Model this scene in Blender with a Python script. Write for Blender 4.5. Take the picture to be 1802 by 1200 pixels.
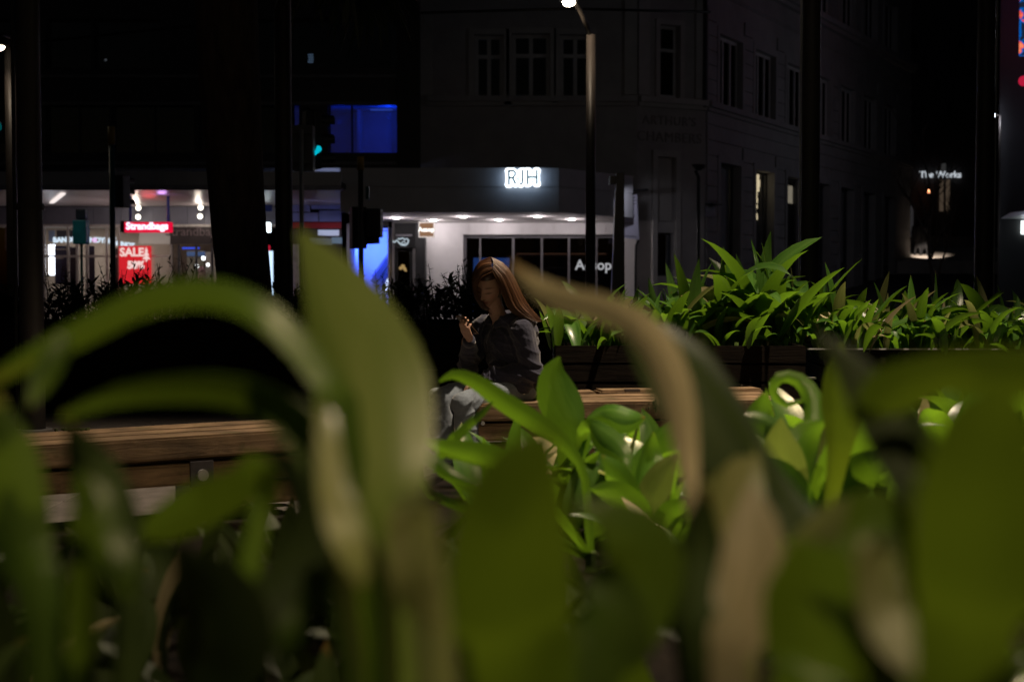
import bpy, bmesh, math, random
from mathutils import Vector, Matrix, noise
R = math.radians
random.seed(11)
for _o in list(bpy.data.objects):
    bpy.data.objects.remove(_o)
SC = bpy.context.scene
COL = SC.collection
# ------------------------------------------------------------------ camera, world, exposure
CAM_Z = 1.15
FPX = 50.0 / 36.0 * 1802.0
PITCH = math.atan(100.0 / FPX)
cam_data = bpy.data.cameras.new('camera')
cam = bpy.data.objects.new('camera', cam_data)
COL.objects.link(cam)
cam.location = (0, 0, CAM_Z)
cam.rotation_euler = (R(90) - PITCH, 0, 0)
cam_data.lens = 50
cam_data.sensor_width = 36
cam_data.clip_start = 0.02
cam_data.clip_end = 2000
cam_data.dof.use_dof = True
cam_data.dof.focus_distance = 8.7
cam_data.dof.aperture_fstop = 2.9
cam_data.dof.aperture_blades = 9
SC.camera = cam

world = bpy.data.worlds.new('World')
SC.world = world
world.use_nodes = True
wn = world.node_tree
bg = wn.nodes['Background']
sky = wn.nodes.new('ShaderNodeTexSky')
sky.sky_type = 'NISHITA'
sky.sun_disc = False
sky.sun_elevation = R(-4.0)
sky.sun_rotation = R(200)
wn.links.new(sky.outputs[0], bg.inputs[0])
bg.inputs[1].default_value = 0.12

SC.view_settings.view_transform = 'Standard'
SC.view_settings.look = 'None'
SC.view_settings.exposure = 0
SC.view_settings.gamma = 1
SC.view_settings.use_curve_mapping = False
SC.cycles.use_denoising = True
SC.cycles.max_bounces = 6
SC.cycles.transparent_max_bounces = 8
SC.cycles.sample_clamp_indirect = 3.0
SC.cycles.caustics_reflective = False
SC.cycles.caustics_refractive = False
LAMP_WARM = (1.0, 0.79, 0.56)
KX, KY, KZ, KEY = 1.9, 8.2, 5.2, 1750     # lamp over the benches
MX, MY, MZ, MID = 1.3, 4.3, 4.6, 1250  # added lamp over the middle of the near bed
BX, BY, BZ, BACK = 0.4, 0.0, 4.3, 330    # added lamp above the viewer, for the near leaves

# ------------------------------------------------------------------ helpers
_fw = Vector((0, math.cos(PITCH), -math.sin(PITCH)))
_up = Vector((0, math.sin(PITCH), math.cos(PITCH)))
_rt = Vector((1, 0, 0))
EYE = Vector((0, 0, CAM_Z))

def ray(px, py):
    return _fw + _rt * ((px - 901) / FPX) + _up * ((600 - py) / FPX)

def P(px, py, Y):
    """point seen at pixel (px, py) of the photograph, at depth Y"""
    d = ray(px, py)
    return EYE + d * (Y / d.y)

def on_plane(px, py, O, n):
    d = ray(px, py)
    return EYE + d * ((O - EYE).dot(n) / d.dot(n))

def lin(h):
    h = h.lstrip('#')
    o = []
    for i in (0, 2, 4):
        c = int(h[i:i + 2], 16) / 255
        o.append(c / 12.92 if c < 0.04045 else ((c + 0.055) / 1.055) ** 2.4)
    return tuple(o)

ORG = {}

def root(name, loc, label, cat, group=None, kind=None):
    o = bpy.data.objects.new(name, None)
    COL.objects.link(o)
    o.empty_display_size = 0.1
    o.location = loc
    ORG[o.name] = Vector(loc)
    tag(o, label, cat, group, kind)
    return o

def tag(o, label=None, cat=None, group=None, kind=None):
    if label: o['label'] = label
    if cat: o['category'] = cat
    if group: o['group'] = group
    if kind: o['kind'] = kind
    return o

def link_mesh(name, me, mat, parent=None, smooth=False, label=None, origin=None):
    """verts of me are in world space; they are moved to the parent's (or own) origin"""
    o = bpy.data.objects.new(name, me)
    COL.objects.link(o)
    if mat is not None:
        me.materials.append(mat)
    org = Vector((0, 0, 0))
    if parent is not None:
        o.parent = parent
        org = ORG.get(parent.name, Vector((0, 0, 0)))
    elif origin is not None:
        org = Vector(origin)
        o.location = org
    if org.length:
        me.transform(Matrix.Translation(-org))
    ORG[o.name] = org
    if smooth:
        me.polygons.foreach_set('use_smooth', [True] * len(me.polygons))
    if label: o['label'] = label
    return o

class MB:
    def __init__(self):
        self.v, self.f = [], []
    def quad(self, *pts):
        n = len(self.v)
        self.v += [Vector(p) for p in pts]
        self.f.append(tuple(range(n, n + len(pts))))
        return self
    def hexa(self, c):
        n = len(self.v)
        self.v += [Vector(p) for p in c]
        for q in ((0, 3, 2, 1), (4, 5, 6, 7), (0, 1, 5, 4), (1, 2, 6, 5), (2, 3, 7, 6), (3, 0, 4, 7)):
            self.f.append(tuple(n + i for i in q))
        return self
    def box(self, x0, x1, y0, y1, z0, z1):
        return self.hexa([(x0, y0, z0), (x1, y0, z0), (x1, y1, z0), (x0, y1, z0),
                          (x0, y0, z1), (x1, y0, z1), (x1, y1, z1), (x0, y1, z1)])
    def obox(self, fr, a0, a1, b0, b1, c0, c1):
        """box in a frame fr=(O,u,n): u along, n outward, z up"""
        O, u, n = fr
        z = Vector((0, 0, 1))
        g = lambda a, b, c: O + u * a + n * b + z * c
        return self.hexa([g(a0, b0, c0), g(a1, b0, c0), g(a1, b1, c0), g(a0, b1, c0),
                          g(a0, b0, c1), g(a1, b0, c1), g(a1, b1, c1), g(a0, b1, c1)])
    def tube(self, pts, rad, seg=8, cap=True):
        pts = [Vector(p) for p in pts]
        m = len(pts)
        if not isinstance(rad, (list, tuple)): rad = [rad] * m
        base = len(self.v)
        prev = None
        for i, p in enumerate(pts):
            t = (pts[min(i + 1, m - 1)] - pts[max(i - 1, 0)]).normalized()
            if prev is None:
                a = Vector((0, 0, 1)) if abs(t.z) < 0.9 else Vector((1, 0, 0))
                e = t.cross(a).normalized()
            else:
                e = (prev - t * prev.dot(t)).normalized()
            prev = e
            g = t.cross(e)
            for k in range(seg):
                an = 2 * math.pi * k / seg
                self.v.append(p + (e * math.cos(an) + g * math.sin(an)) * rad[i])
        for i in range(m - 1):
            for k in range(seg):
                a = base + i * seg + k
                b = base + i * seg + (k + 1) % seg
                self.f.append((a, b, b + seg, a + seg))
        if cap:
            self.f.append(tuple(base + k for k in reversed(range(seg))))
            self.f.append(tuple(base + (m - 1) * seg + k for k in range(seg)))
        return self
    def disc_prism(self, c, axis, r, h, seg=16):
        c = Vector(c); axis = Vector(axis).normalized()
        return self.tube([c, c + axis * h], r, seg)
    def ball(self, c, r, seg=12, rings=8, scale=(1, 1, 1)):
        base = len(self.v)
        c = Vector(c)
        for i in range(1, rings):
            th = math.pi * i / rings
            for k in range(seg):
                ph = 2 * math.pi * k / seg
                self.v.append(c + Vector((r * scale[0] * math.sin(th) * math.cos(ph), r * scale[1] * math.sin(th) * math.sin(ph), r * scale[2] * math.cos(th))))
        top = len(self.v); self.v.append(c + Vector((0, 0, r * scale[2])))
        bot = len(self.v); self.v.append(c - Vector((0, 0, r * scale[2])))
        for i in range(rings - 2):
            for k in range(seg):
                a = base + i * seg + k; b = base + i * seg + (k + 1) % seg
                self.f.append((a, a + seg, b + seg, b))
        for k in range(seg):
            self.f.append((top, base + k, base + (k + 1) % seg))
            e = base + (rings - 2) * seg
            self.f.append((bot, e + (k + 1) % seg, e + k))
        return self
    def each(self, name, mat, parent=None, label=None, smooth=False):
        """every connected piece becomes an object of its own"""
        comp = list(range(len(self.v)))
        def find(i):
            while comp[i] != i:
                comp[i] = comp[comp[i]]; i = comp[i]
            return i
        for f in self.f:
            for k in f[1:]: comp[find(k)] = find(f[0])
        groups = {}
        for f in self.f: groups.setdefault(find(f[0]), []).append(f)
        out = []
        for fs in groups.values():
            ids = sorted({i for f in fs for i in f}); mp = {i: k for k, i in enumerate(ids)}
            m = MB(); m.v = [self.v[i] for i in ids]; m.f = [tuple(mp[i] for i in f) for f in fs]
            out.append(m.build(name, mat, parent, smooth=smooth, label=label))
        return out
    def mesh(self, name, recalc=True):
        me = bpy.data.meshes.new(name)
        me.from_pydata([tuple(v) for v in self.v], [], self.f)
        if recalc:
            bm = bmesh.new(); bm.from_mesh(me)
            bmesh.ops.recalc_face_normals(bm, faces=bm.faces)
            bm.to_mesh(me); bm.free()
        me.update()
        return me
    def build(self, name, mat, parent=None, smooth=False, label=None, origin=None, recalc=True, bevel=0):
        me = self.mesh(name, recalc)
        if bevel:
            bm = bmesh.new(); bm.from_mesh(me)
            bmesh.ops.remove_doubles(bm, verts=bm.verts, dist=1e-5)
            bmesh.ops.bevel(bm, geom=list(bm.edges), offset=bevel, segments=2, affect='EDGES', profile=0.6)
            bm.to_mesh(me); bm.free()
        return link_mesh(name, me, mat, parent, smooth, label, origin)

def frame(p0, p1, out):
    """frame with O=p0 (z=0), u towards p1, n pointing to the side of `out`"""
    O = Vector((p0[0], p0[1], 0)); u = (Vector((p1[0], p1[1], 0)) - O)
    L = u.length; u.normalize()
    n = Vector((u.y, -u.x, 0))
    if n.dot(Vector((out[0], out[1], 0)) - O) < 0: n = -n
    return (O, u, n), L

def tz(px, py, fr, b=0.0):
    """(t, z) on a facade plane shifted b outward, seen at the pixel"""
    p = on_plane(px, py, fr[0] + fr[2] * b, fr[2])
    return (p - fr[0]).dot(fr[1]), p.z

def holes_wall(mb, fr, a0, a1, z0, z1, holes, depth=0.22):
    O, u, n = fr; z = Vector((0, 0, 1))
    g = lambda a, b, c: O + u * a + n * b + z * c
    us = sorted({a0, a1} | {h[0] for h in holes} | {h[1] for h in holes})
    zs = sorted({z0, z1} | {h[2] for h in holes} | {h[3] for h in holes})
    for i in range(len(us) - 1):
        for j in range(len(zs) - 1):
            cu, cz = (us[i] + us[i + 1]) / 2, (zs[j] + zs[j + 1]) / 2
            if any(h[0] < cu < h[1] and h[2] < cz < h[3] for h in holes): continue
            mb.quad(g(us[i], 0, zs[j]), g(us[i + 1], 0, zs[j]), g(us[i + 1], 0, zs[j + 1]), g(us[i], 0, zs[j + 1]))
    for h in holes:
        for (p, q) in (((h[0], h[2]), (h[1], h[2])), ((h[1], h[2]), (h[1], h[3])), ((h[1], h[3]), (h[0], h[3])), ((h[0], h[3]), (h[0], h[2]))):
            mb.quad(g(p[0], 0, p[1]), g(q[0], 0, q[1]), g(q[0], -depth, q[1]), g(p[0], -depth, p[1]))
    return mb

def text_mesh(txt, size, O, u, up, depth=0.01, bold=0.0, align='CENTER', spacing=1.0):
    c = bpy.data.curves.new('lettering', 'FONT')
    c.body = txt; c.size = size; c.align_x = align; c.align_y = 'CENTER'
    c.extrude = depth / 2; c.offset = bold; c.space_character = spacing
    c.resolution_u = 3
    o = bpy.data.objects.new('lettering', c)
    COL.objects.link(o)
    dg = bpy.context.evaluated_depsgraph_get(); dg.update()
    me = bpy.data.meshes.new_from_object(o.evaluated_get(dg))
    bpy.data.objects.remove(o); bpy.data.curves.remove(c)
    u = Vector(u).normalized(); up = Vector(up).normalized(); n = u.cross(up)
    M = Matrix(((u.x, up.x, n.x, O[0]), (u.y, up.y, n.y, O[1]), (u.z, up.z, n.z, O[2]), (0, 0, 0, 1)))
    me.transform(M)
    me.materials.clear()
    return me

# ------------------------------------------------------------------ materials
MATS = {}

def new_mat(name):
    m = bpy.data.materials.new(name); m.use_nodes = True
    nt = m.node_tree
    return m, nt, nt.nodes['Principled BSDF']

def mat(name, col, rough=0.6, var=0.25, scale=6.0, metal=0.0, bump=0.0, spec=0.4, stretch=(1, 1, 1), col2=None):
    if name in MATS: return MATS[name]
    m, nt, b = new_mat(name)
    tc = nt.nodes.new('ShaderNodeTexCoord'); mp = nt.nodes.new('ShaderNodeMapping')
    mp.inputs['Scale'].default_value = stretch
    nz = nt.nodes.new('ShaderNodeTexNoise'); nz.inputs['Scale'].default_value = scale; nz.inputs['Detail'].default_value = 6
    nz.inputs['Roughness'].default_value = 0.62
    nt.links.new(tc.outputs['Object'], mp.inputs[0]); nt.links.new(mp.outputs[0], nz.inputs['Vector'])
    cr = nt.nodes.new('ShaderNodeValToRGB')
    c = Vector(col)
    lo = c * (1 - var); hi = Vector(col2) if col2 else c * (1 + var)
    cr.color_ramp.elements[0].color = (*lo, 1); cr.color_ramp.elements[0].position = 0.32
    cr.color_ramp.elements[1].color = (*hi, 1); cr.color_ramp.elements[1].position = 0.68
    nt.links.new(nz.outputs['Fac'], cr.inputs[0]); nt.links.new(cr.outputs[0], b.inputs['Base Color'])
    b.inputs['Roughness'].default_value = rough; b.inputs['Metallic'].default_value = metal
    b.inputs['Specular IOR Level'].default_value = spec
    if bump:
        bp = nt.nodes.new('ShaderNodeBump'); bp.inputs['Strength'].default_value = bump; bp.inputs['Distance'].default_value = 0.01
        nt.links.new(nz.outputs['Fac'], bp.inputs['Height']); nt.links.new(bp.outputs[0], b.inputs['Normal'])
    MATS[name] = m
    return m

def glow(name, col, strength):
    if name in MATS: return MATS[name]
    m = bpy.data.materials.new(name); m.use_nodes = True
    nt = m.node_tree; nt.nodes.remove(nt.nodes['Principled BSDF'])
    e = nt.nodes.new('ShaderNodeEmission')
    e.inputs[0].default_value = (*col, 1); e.inputs[1].default_value = strength
    nt.links.new(e.outputs[0], nt.nodes['Material Output'].inputs[0])
    MATS[name] = m
    return m

def glass(name, tint=(0.9, 0.92, 0.95), mirror=0.12):
    """window pane: mostly clear with a sharp reflection"""
    if name in MATS: return MATS[name]
    m = bpy.data.materials.new(name); m.use_nodes = True
    nt = m.node_tree; nt.nodes.remove(nt.nodes['Principled BSDF'])
    t = nt.nodes.new('ShaderNodeBsdfTransparent'); t.inputs[0].default_value = (*tint, 1)
    g = nt.nodes.new('ShaderNodeBsdfGlossy'); g.inputs['Roughness'].default_value = 0.03
    x = nt.nodes.new('ShaderNodeMixShader'); x.inputs[0].default_value = mirror
    nt.links.new(t.outputs[0], x.inputs[1]); nt.links.new(g.outputs[0], x.inputs[2])
    nt.links.new(x.outputs[0], nt.nodes['Material Output'].inputs[0])
    MATS[name] = m
    return m

def wood(name, dark, light, rough=0.75, moss=0.0, scale=1.0, spec=0.3):
    if name in MATS: return MATS[name]
    m, nt, b = new_mat(name)
    L = nt.links.new
    uv = nt.nodes.new('ShaderNodeUVMap')          # u runs along the timber, in metres
    info = nt.nodes.new('ShaderNodeObjectInfo')
    add = nt.nodes.new('ShaderNodeVectorMath'); add.operation = 'ADD'
    mul = nt.nodes.new('ShaderNodeVectorMath'); mul.operation = 'SCALE'; mul.inputs['Scale'].default_value = 37.0
    comb = nt.nodes.new('ShaderNodeCombineXYZ')
    for k in range(3): L(info.outputs['Random'], comb.inputs[k])
    L(comb.outputs[0], mul.inputs[0]); L(uv.outputs[0], add.inputs[0]); L(mul.outputs[0], add.inputs[1])
    mp = nt.nodes.new('ShaderNodeMapping'); mp.inputs['Scale'].default_value = (3.5 * scale, 38 * scale, 1)
    L(add.outputs[0], mp.inputs[0])
    nz = nt.nodes.new('ShaderNodeTexNoise'); nz.inputs['Scale'].default_value = 1; nz.inputs['Detail'].default_value = 8; nz.inputs['Roughness'].default_value = 0.7
    nz.inputs['Distortion'].default_value = 0.6
    L(mp.outputs[0], nz.inputs['Vector'])
    cr = nt.nodes.new('ShaderNodeValToRGB')
    cr.color_ramp.elements[0].color = (*dark, 1); cr.color_ramp.elements[0].position = 0.28
    cr.color_ramp.elements[1].color = (*light, 1); cr.color_ramp.elements[1].position = 0.74
    L(nz.outputs['Fac'], cr.inputs[0])
    big = nt.nodes.new('ShaderNodeTexNoise'); big.inputs['Scale'].default_value = 5; big.inputs['Detail'].default_value = 5
    L(add.outputs[0], big.inputs['Vector'])
    r2 = nt.nodes.new('ShaderNodeMapRange'); r2.inputs[1].default_value = 0.3; r2.inputs[2].default_value = 0.7; r2.inputs[3].default_value = 0.5; r2.inputs[4].default_value = 1.25
    L(big.outputs['Fac'], r2.inputs[0])
    mx = nt.nodes.new('ShaderNodeMix'); mx.data_type = 'RGBA'; mx.blend_type = 'MULTIPLY'; mx.inputs[0].default_value = 1
    cg = nt.nodes.new('ShaderNodeCombineColor')
    for k in range(3): L(r2.outputs[0], cg.inputs[k])
    L(cr.outputs[0], mx.inputs[6]); L(cg.outputs[0], mx.inputs[7])
    out = mx.outputs[2]
    if moss:
        mn = nt.nodes.new('ShaderNodeTexNoise'); mn.inputs['Scale'].default_value = 9; mn.inputs['Detail'].default_value = 8
        L(add.outputs[0], mn.inputs['Vector'])
        mr = nt.nodes.new('ShaderNodeMapRange'); mr.inputs[1].default_value = 0.58; mr.inputs[2].default_value = 0.72; mr.inputs[4].default_value = moss
        L(mn.outputs['Fac'], mr.inputs[0])
        mm = nt.nodes.new('ShaderNodeMix'); mm.data_type = 'RGBA'
        mm.inputs[7].default_value = (0.045, 0.06, 0.012, 1)
        L(mr.outputs[0], mm.inputs[0]); L(out, mm.inputs[6]); out = mm.outputs[2]
    L(out, b.inputs['Base Color'])
    b.inputs['Roughness'].default_value = rough; b.inputs['Specular IOR Level'].default_value = spec
    bp = nt.nodes.new('ShaderNodeBump'); bp.inputs['Strength'].default_value = 0.9; bp.inputs['Distance'].default_value = 0.006
    L(nz.outputs['Fac'], bp.inputs['Height']); L(bp.outputs[0], b.inputs['Normal'])
    MATS[name] = m
    return m

def leaf_mat(name, base, light, trans, rough=0.42, age=0.0, tmix=0.42, spec=0.5):
    """u across the blade, v along it: parallel veins, a pale midrib, browned tips on some leaves"""
    if name in MATS: return MATS[name]
    m, nt, b = new_mat(name)
    L = nt.links.new
    uv = nt.nodes.new('ShaderNodeUVMap')
    info = nt.nodes.new('ShaderNodeObjectInfo')
    sep = nt.nodes.new('ShaderNodeSeparateXYZ'); L(uv.outputs[0], sep.inputs[0])
    comb = nt.nodes.new('ShaderNodeCombineXYZ')
    L(sep.outputs[0], comb.inputs[0]); L(sep.outputs[1], comb.inputs[1])
    sc = nt.nodes.new('ShaderNodeMath'); sc.operation = 'MULTIPLY'; sc.inputs[1].default_value = 50; L(info.outputs['Random'], sc.inputs[0])
    L(sc.outputs[0], comb.inputs[2])
    mp = nt.nodes.new('ShaderNodeMapping'); mp.inputs['Scale'].default_value = (26, 1.2, 1); L(comb.outputs[0], mp.inputs[0])
    vein = nt.nodes.new('ShaderNodeTexNoise'); vein.inputs['Scale'].default_value = 1; vein.inputs['Detail'].default_value = 4
    L(mp.outputs[0], vein.inputs['Vector'])
    blot = nt.nodes.new('ShaderNodeTexNoise'); blot.inputs['Scale'].default_value = 3.5; blot.inputs['Detail'].default_value = 4
    L(comb.outputs[0], blot.inputs['Vector'])
    av = nt.nodes.new('ShaderNodeMath'); av.operation = 'ADD'; L(vein.outputs['Fac'], av.inputs[0]); L(blot.outputs['Fac'], av.inputs[1])
    cr = nt.nodes.new('ShaderNodeMapRange'); cr.inputs[1].default_value = 0.78; cr.inputs[2].default_value = 1.22; L(av.outputs[0], cr.inputs[0])
    rib = nt.nodes.new('ShaderNodeMath'); rib.operation = 'SUBTRACT'; rib.inputs[1].default_value = 0.5; L(sep.outputs[0], rib.inputs[0])
    rab = nt.nodes.new('ShaderNodeMath'); rab.operation = 'ABSOLUTE'; L(rib.outputs[0], rab.inputs[0])
    rmr = nt.nodes.new('ShaderNodeMapRange'); rmr.inputs[1].default_value = 0.012; rmr.inputs[2].default_value = 0.045; rmr.inputs[3].default_value = 0.75; rmr.inputs[4].default_value = 0.0; L(rab.outputs[0], rmr.inputs[0])
    cmx = nt.nodes.new('ShaderNodeMath'); cmx.operation = 'MAXIMUM'; L(cr.outputs[0], cmx.inputs[0]); L(rmr.outputs[0], cmx.inputs[1])
    m1 = nt.nodes.new('ShaderNodeMix'); m1.data_type = 'RGBA'; m1.inputs[6].default_value = (*base, 1); m1.inputs[7].default_value = (*light, 1)
    L(cmx.outputs[0], m1.inputs[0])
    # each leaf its own tone
    rv = nt.nodes.new('ShaderNodeMapRange'); rv.inputs[3].default_value = 0.62; rv.inputs[4].default_value = 1.3; L(info.outputs['Random'], rv.inputs[0])
    cg = nt.nodes.new('ShaderNodeCombineColor')
    for k in range(3): L(rv.outputs[0], cg.inputs[k])
    m2 = nt.nodes.new('ShaderNodeMix'); m2.data_type = 'RGBA'; m2.blend_type = 'MULTIPLY'; m2.inputs[0].default_value = 1
    L(m1.outputs[2], m2.inputs[6]); L(cg.outputs[0], m2.inputs[7])
    # dry tip and dry margin
    tip = nt.nodes.new('ShaderNodeMath'); tip.operation = 'ADD'; L(sep.outputs[1], tip.inputs[0])
    bl2 = nt.nodes.new('ShaderNodeMath'); bl2.operation = 'MULTIPLY_ADD'; bl2.inputs[1].default_value = 0.35; bl2.inputs[2].default_value = -0.17
    L(blot.outputs['Fac'], bl2.inputs[0]); L(bl2.outputs[0], tip.inputs[1])
    rnd = nt.nodes.new('ShaderNodeMath'); rnd.operation = 'MULTIPLY_ADD'; rnd.inputs[1].default_value = -0.16 ; rnd.inputs[2].default_value = 1.06 - age
    L(info.outputs['Random'], rnd.inputs[0])
    sub = nt.nodes.new('ShaderNodeMath'); sub.operation = 'SUBTRACT'; L(tip.outputs[0], sub.inputs[0]); L(rnd.outputs[0], sub.inputs[1])
    tr = nt.nodes.new('ShaderNodeMapRange'); tr.inputs[1].default_value = -0.03; tr.inputs[2].default_value = 0.05; L(sub.outputs[0], tr.inputs[0])
    m3 = nt.nodes.new('ShaderNodeMix'); m3.data_type = 'RGBA'; m3.inputs[7].default_value = (0.22, 0.12, 0.035, 1)
    L(tr.outputs[0], m3.inputs[0]); L(m2.outputs[2], m3.inputs[6])
    L(m3.outputs[2], b.inputs['Base Color'])
    b.inputs['Roughness'].default_value = rough; b.inputs['Specular IOR Level'].default_value = spec
    bp = nt.nodes.new('ShaderNodeBump'); bp.inputs['Strength'].default_value = 0.3; bp.inputs['Distance'].default_value = 0.002
    L(vein.outputs['Fac'], bp.inputs['Height']); L(bp.outputs[0], b.inputs['Normal'])
    tl = nt.nodes.new('ShaderNodeBsdfTranslucent')
    m4 = nt.nodes.new('ShaderNodeMix'); m4.data_type = 'RGBA'; m4.blend_type = 'MULTIPLY'; m4.inputs[0].default_value = 1
    m4.inputs[6].default_value = (*trans, 1); L(cg.outputs[0], m4.inputs[7]); L(m4.outputs[2], tl.inputs[0])
    mxs = nt.nodes.new('ShaderNodeMixShader'); mxs.inputs[0].default_value = tmix
    L(b.outputs[0], mxs.inputs[1]); L(tl.outputs[0], mxs.inputs[2])
    L(mxs.outputs[0], nt.nodes['Material Output'].inputs[0])
    MATS[name] = m
    return m

def uv_box(me, u_axis):
    """UVs for timbers: u along the axis in metres, v across"""
    u = Vector(u_axis).normalized()
    lay = me.uv_layers.new(name='UVMap')
    for poly in me.polygons:
        n = poly.normal
        if abs(n.dot(u)) > 0.8:
            e = Vector((0, 0, 1)); g = n.cross(e)
        else:
            e = u; g = n.cross(u)
        for li in poly.loop_indices:
            co = me.vertices[me.loops[li].vertex_index].co
            lay.data[li].uv = (co.dot(e), co.dot(g))

def lamp_light(kind, name, loc, energy, col, parent, radius=0.08, target=None, spot=None, blend=0.6, size=None, size_y=None):
    d = bpy.data.lights.new(name, kind)
    d.energy = energy; d.color = col
    if kind == 'AREA':
        d.size = size or 1
        if size_y: d.shape = 'RECTANGLE'; d.size_y = size_y
    else:
        d.shadow_soft_size = radius
    if kind == 'SPOT':
        d.spot_size = spot; d.spot_blend = blend
    o = bpy.data.objects.new(name, d)
    COL.objects.link(o)
    loc = Vector(loc)
    if parent is not None:
        o.parent = parent
        o.location = loc - ORG.get(parent.name, Vector((0, 0, 0)))
    else:
        o.location = loc
    if target is not None:
        o.rotation_euler = (Vector(target) - loc).to_track_quat('-Z', 'Y').to_euler()
    return o
# ------------------------------------------------------------------ shared colours
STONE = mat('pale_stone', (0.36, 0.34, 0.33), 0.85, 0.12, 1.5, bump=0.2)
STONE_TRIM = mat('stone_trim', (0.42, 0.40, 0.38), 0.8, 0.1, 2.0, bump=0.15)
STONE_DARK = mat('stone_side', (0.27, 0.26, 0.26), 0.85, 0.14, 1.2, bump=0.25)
PLASTER = mat('white_plaster', (0.72, 0.69, 0.68), 0.7, 0.05, 3.0)
DARK_CLAD = mat('dark_cladding', (0.035, 0.036, 0.04), 0.5, 0.15, 2.0)
FASCIA = mat('fascia_paint', (0.42, 0.42, 0.44), 0.55, 0.1, 1.5)
FASCIA_SIDE = FASCIA
SOFFIT = mat('soffit_sheet', (0.62, 0.58, 0.56), 0.8, 0.06, 2.0)
BLACK = mat('black_paint', (0.012, 0.012, 0.013), 0.5, 0.2, 5.0)
FRAME_DARK = mat('dark_frame', (0.05, 0.05, 0.055), 0.45, 0.15, 6.0)
FRAME_PALE = mat('painted_sash', (0.45, 0.44, 0.43), 0.6, 0.1, 6.0)
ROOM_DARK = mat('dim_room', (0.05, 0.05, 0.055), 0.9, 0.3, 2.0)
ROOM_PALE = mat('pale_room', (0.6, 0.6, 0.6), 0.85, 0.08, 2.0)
BLIND = mat('roller_blind', (0.42, 0.39, 0.37), 0.9, 0.06, 8.0, stretch=(1, 1, 0.2))
PANE = glass('window_glass')
PANE_DARK = glass('dark_glass', (0.35, 0.36, 0.38), 0.035)
POLE_MAT = mat('pole_paint', (0.032, 0.027, 0.024), 0.5, 0.2, 3.0)
STEEL = mat('galvanised_steel', (0.34, 0.34, 0.35), 0.45, 0.15, 8.0, metal=0.3)
ASPHALT = mat('asphalt', (0.05, 0.05, 0.052), 0.85, 0.3, 40.0, bump=0.3)
PAVING = mat('paving_stone', (0.13, 0.115, 0.105), 0.75, 0.25, 9.0, bump=0.25)

# ------------------------------------------------------------------ the ground
MB().quad((-200, -60, -0.012), (200, -60, -0.012), (200, 400, -0.012), (-200, 400, -0.012)).build('ground', PAVING, origin=(0, 0, -0.012))
tag(bpy.data.objects['ground'], 'dim paved ground of the street corner', 'ground', kind='structure')
rd = MB().box(-80, 80, 20, 32.5, -0.3, 0.0).build('road', ASPHALT, origin=(0, 26, 0))
tag(rd, 'dark asphalt street beyond the planters', 'road', kind='structure')
fp = MB().box(-60, 5.0, 32.5, 60, -0.3, 0.12).build('shop_pavement', PAVING, origin=(0, 34, 0))
tag(fp, 'pavement along the lit shop fronts', 'pavement', kind='structure')
pv = MB().box(-14, 9, -6, 20, -0.3, 0.004).build('pavement', mat('paving_bed', (0.05, 0.045, 0.04), 0.9, 0.2, 20), origin=(0, 7, 0))
tag(pv, 'plaza pavement of square slabs under the benches', 'pavement', kind='structure')
_slab = None
random.seed(3)
for i in range(15):
    for j in range(13):
        x, y = -7.6 + i * 0.62, 5.2 + j * 0.62
        if x > 0.9: continue
        if _slab is None:
            mb = MB().box(-0.306, 0.306, -0.306, 0.306, 0, 0.022)
            _slab = mb.build('paving_slab', PAVING, pv, bevel=0.004)
            o = _slab
        else:
            o = bpy.data.objects.new('paving_slab', _slab.data); COL.objects.link(o); o.parent = pv
        _m = Vector((x, y, 0.002)) - Vector((0, 7, 0))
        o.location = _m + Vector((0, 0, random.uniform(-0.002, 0.002)))
        o.rotation_euler = (random.uniform(-.003, .003), random.uniform(-.003, .003), random.choice((0, 1, 2, 3)) * math.pi / 2)
_slab.data.transform(Matrix.Translation(Vector((0, 7, 0))))
# street climbing the hill at the right
n0 = (4.4, 40.0); n1 = (26, 40.0)
hs = MB().hexa([(6.0, 44, -1), (40, 38, -1), (75, 110, -1), (16, 110, -1), (6.0, 44, 0.02), (40, 38, 0.02), (75, 110, 6.5), (16, 110, 6.5)]).build('hill_street', ASPHALT, origin=(14, 60, 0))
tag(hs, 'street climbing the hill past the pale stone building', 'street', kind='structure')

def window(bld, fr, t0, t1, z0, z1, mv=(), mh=(), depth=0.16, fm=None, pane=None, fw=0.06, label=None):
    """frame with vertical mullions at fractions mv and bars at fractions mh, a pane behind"""
    fm = fm or FRAME_DARK
    mb = MB()
    d0, d1 = -depth - 0.06, -depth
    mb.obox(fr, t0, t0 + fw, d0, d1, z0, z1); mb.obox(fr, t1 - fw, t1, d0, d1, z0, z1)
    mb.obox(fr, t0 + fw, t1 - fw, d0, d1, z0, z0 + fw); mb.obox(fr, t0 + fw, t1 - fw, d0, d1, z1 - fw, z1)
    for m in mv:
        c = t0 + (t1 - t0) * m
        mb.obox(fr, c - fw / 2, c + fw / 2, d0 + 0.003, d1 + 0.02, z0 + fw, z1 - fw)
    for m in mh:
        c = z0 + (z1 - z0) * m
        mb.obox(fr, t0 + fw, t1 - fw, d0 + 0.006, d1 + 0.015, c - fw / 2, c + fw / 2)
    w = mb.build('window', fm, bld, label=label)
    p = MB().obox(fr, t0 + 0.01, t1 - 0.01, d0 + 0.02, d0 + 0.03, z0 + 0.01, z1 - 0.01).build('pane', pane or PANE_DARK, w)
    return w

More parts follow.
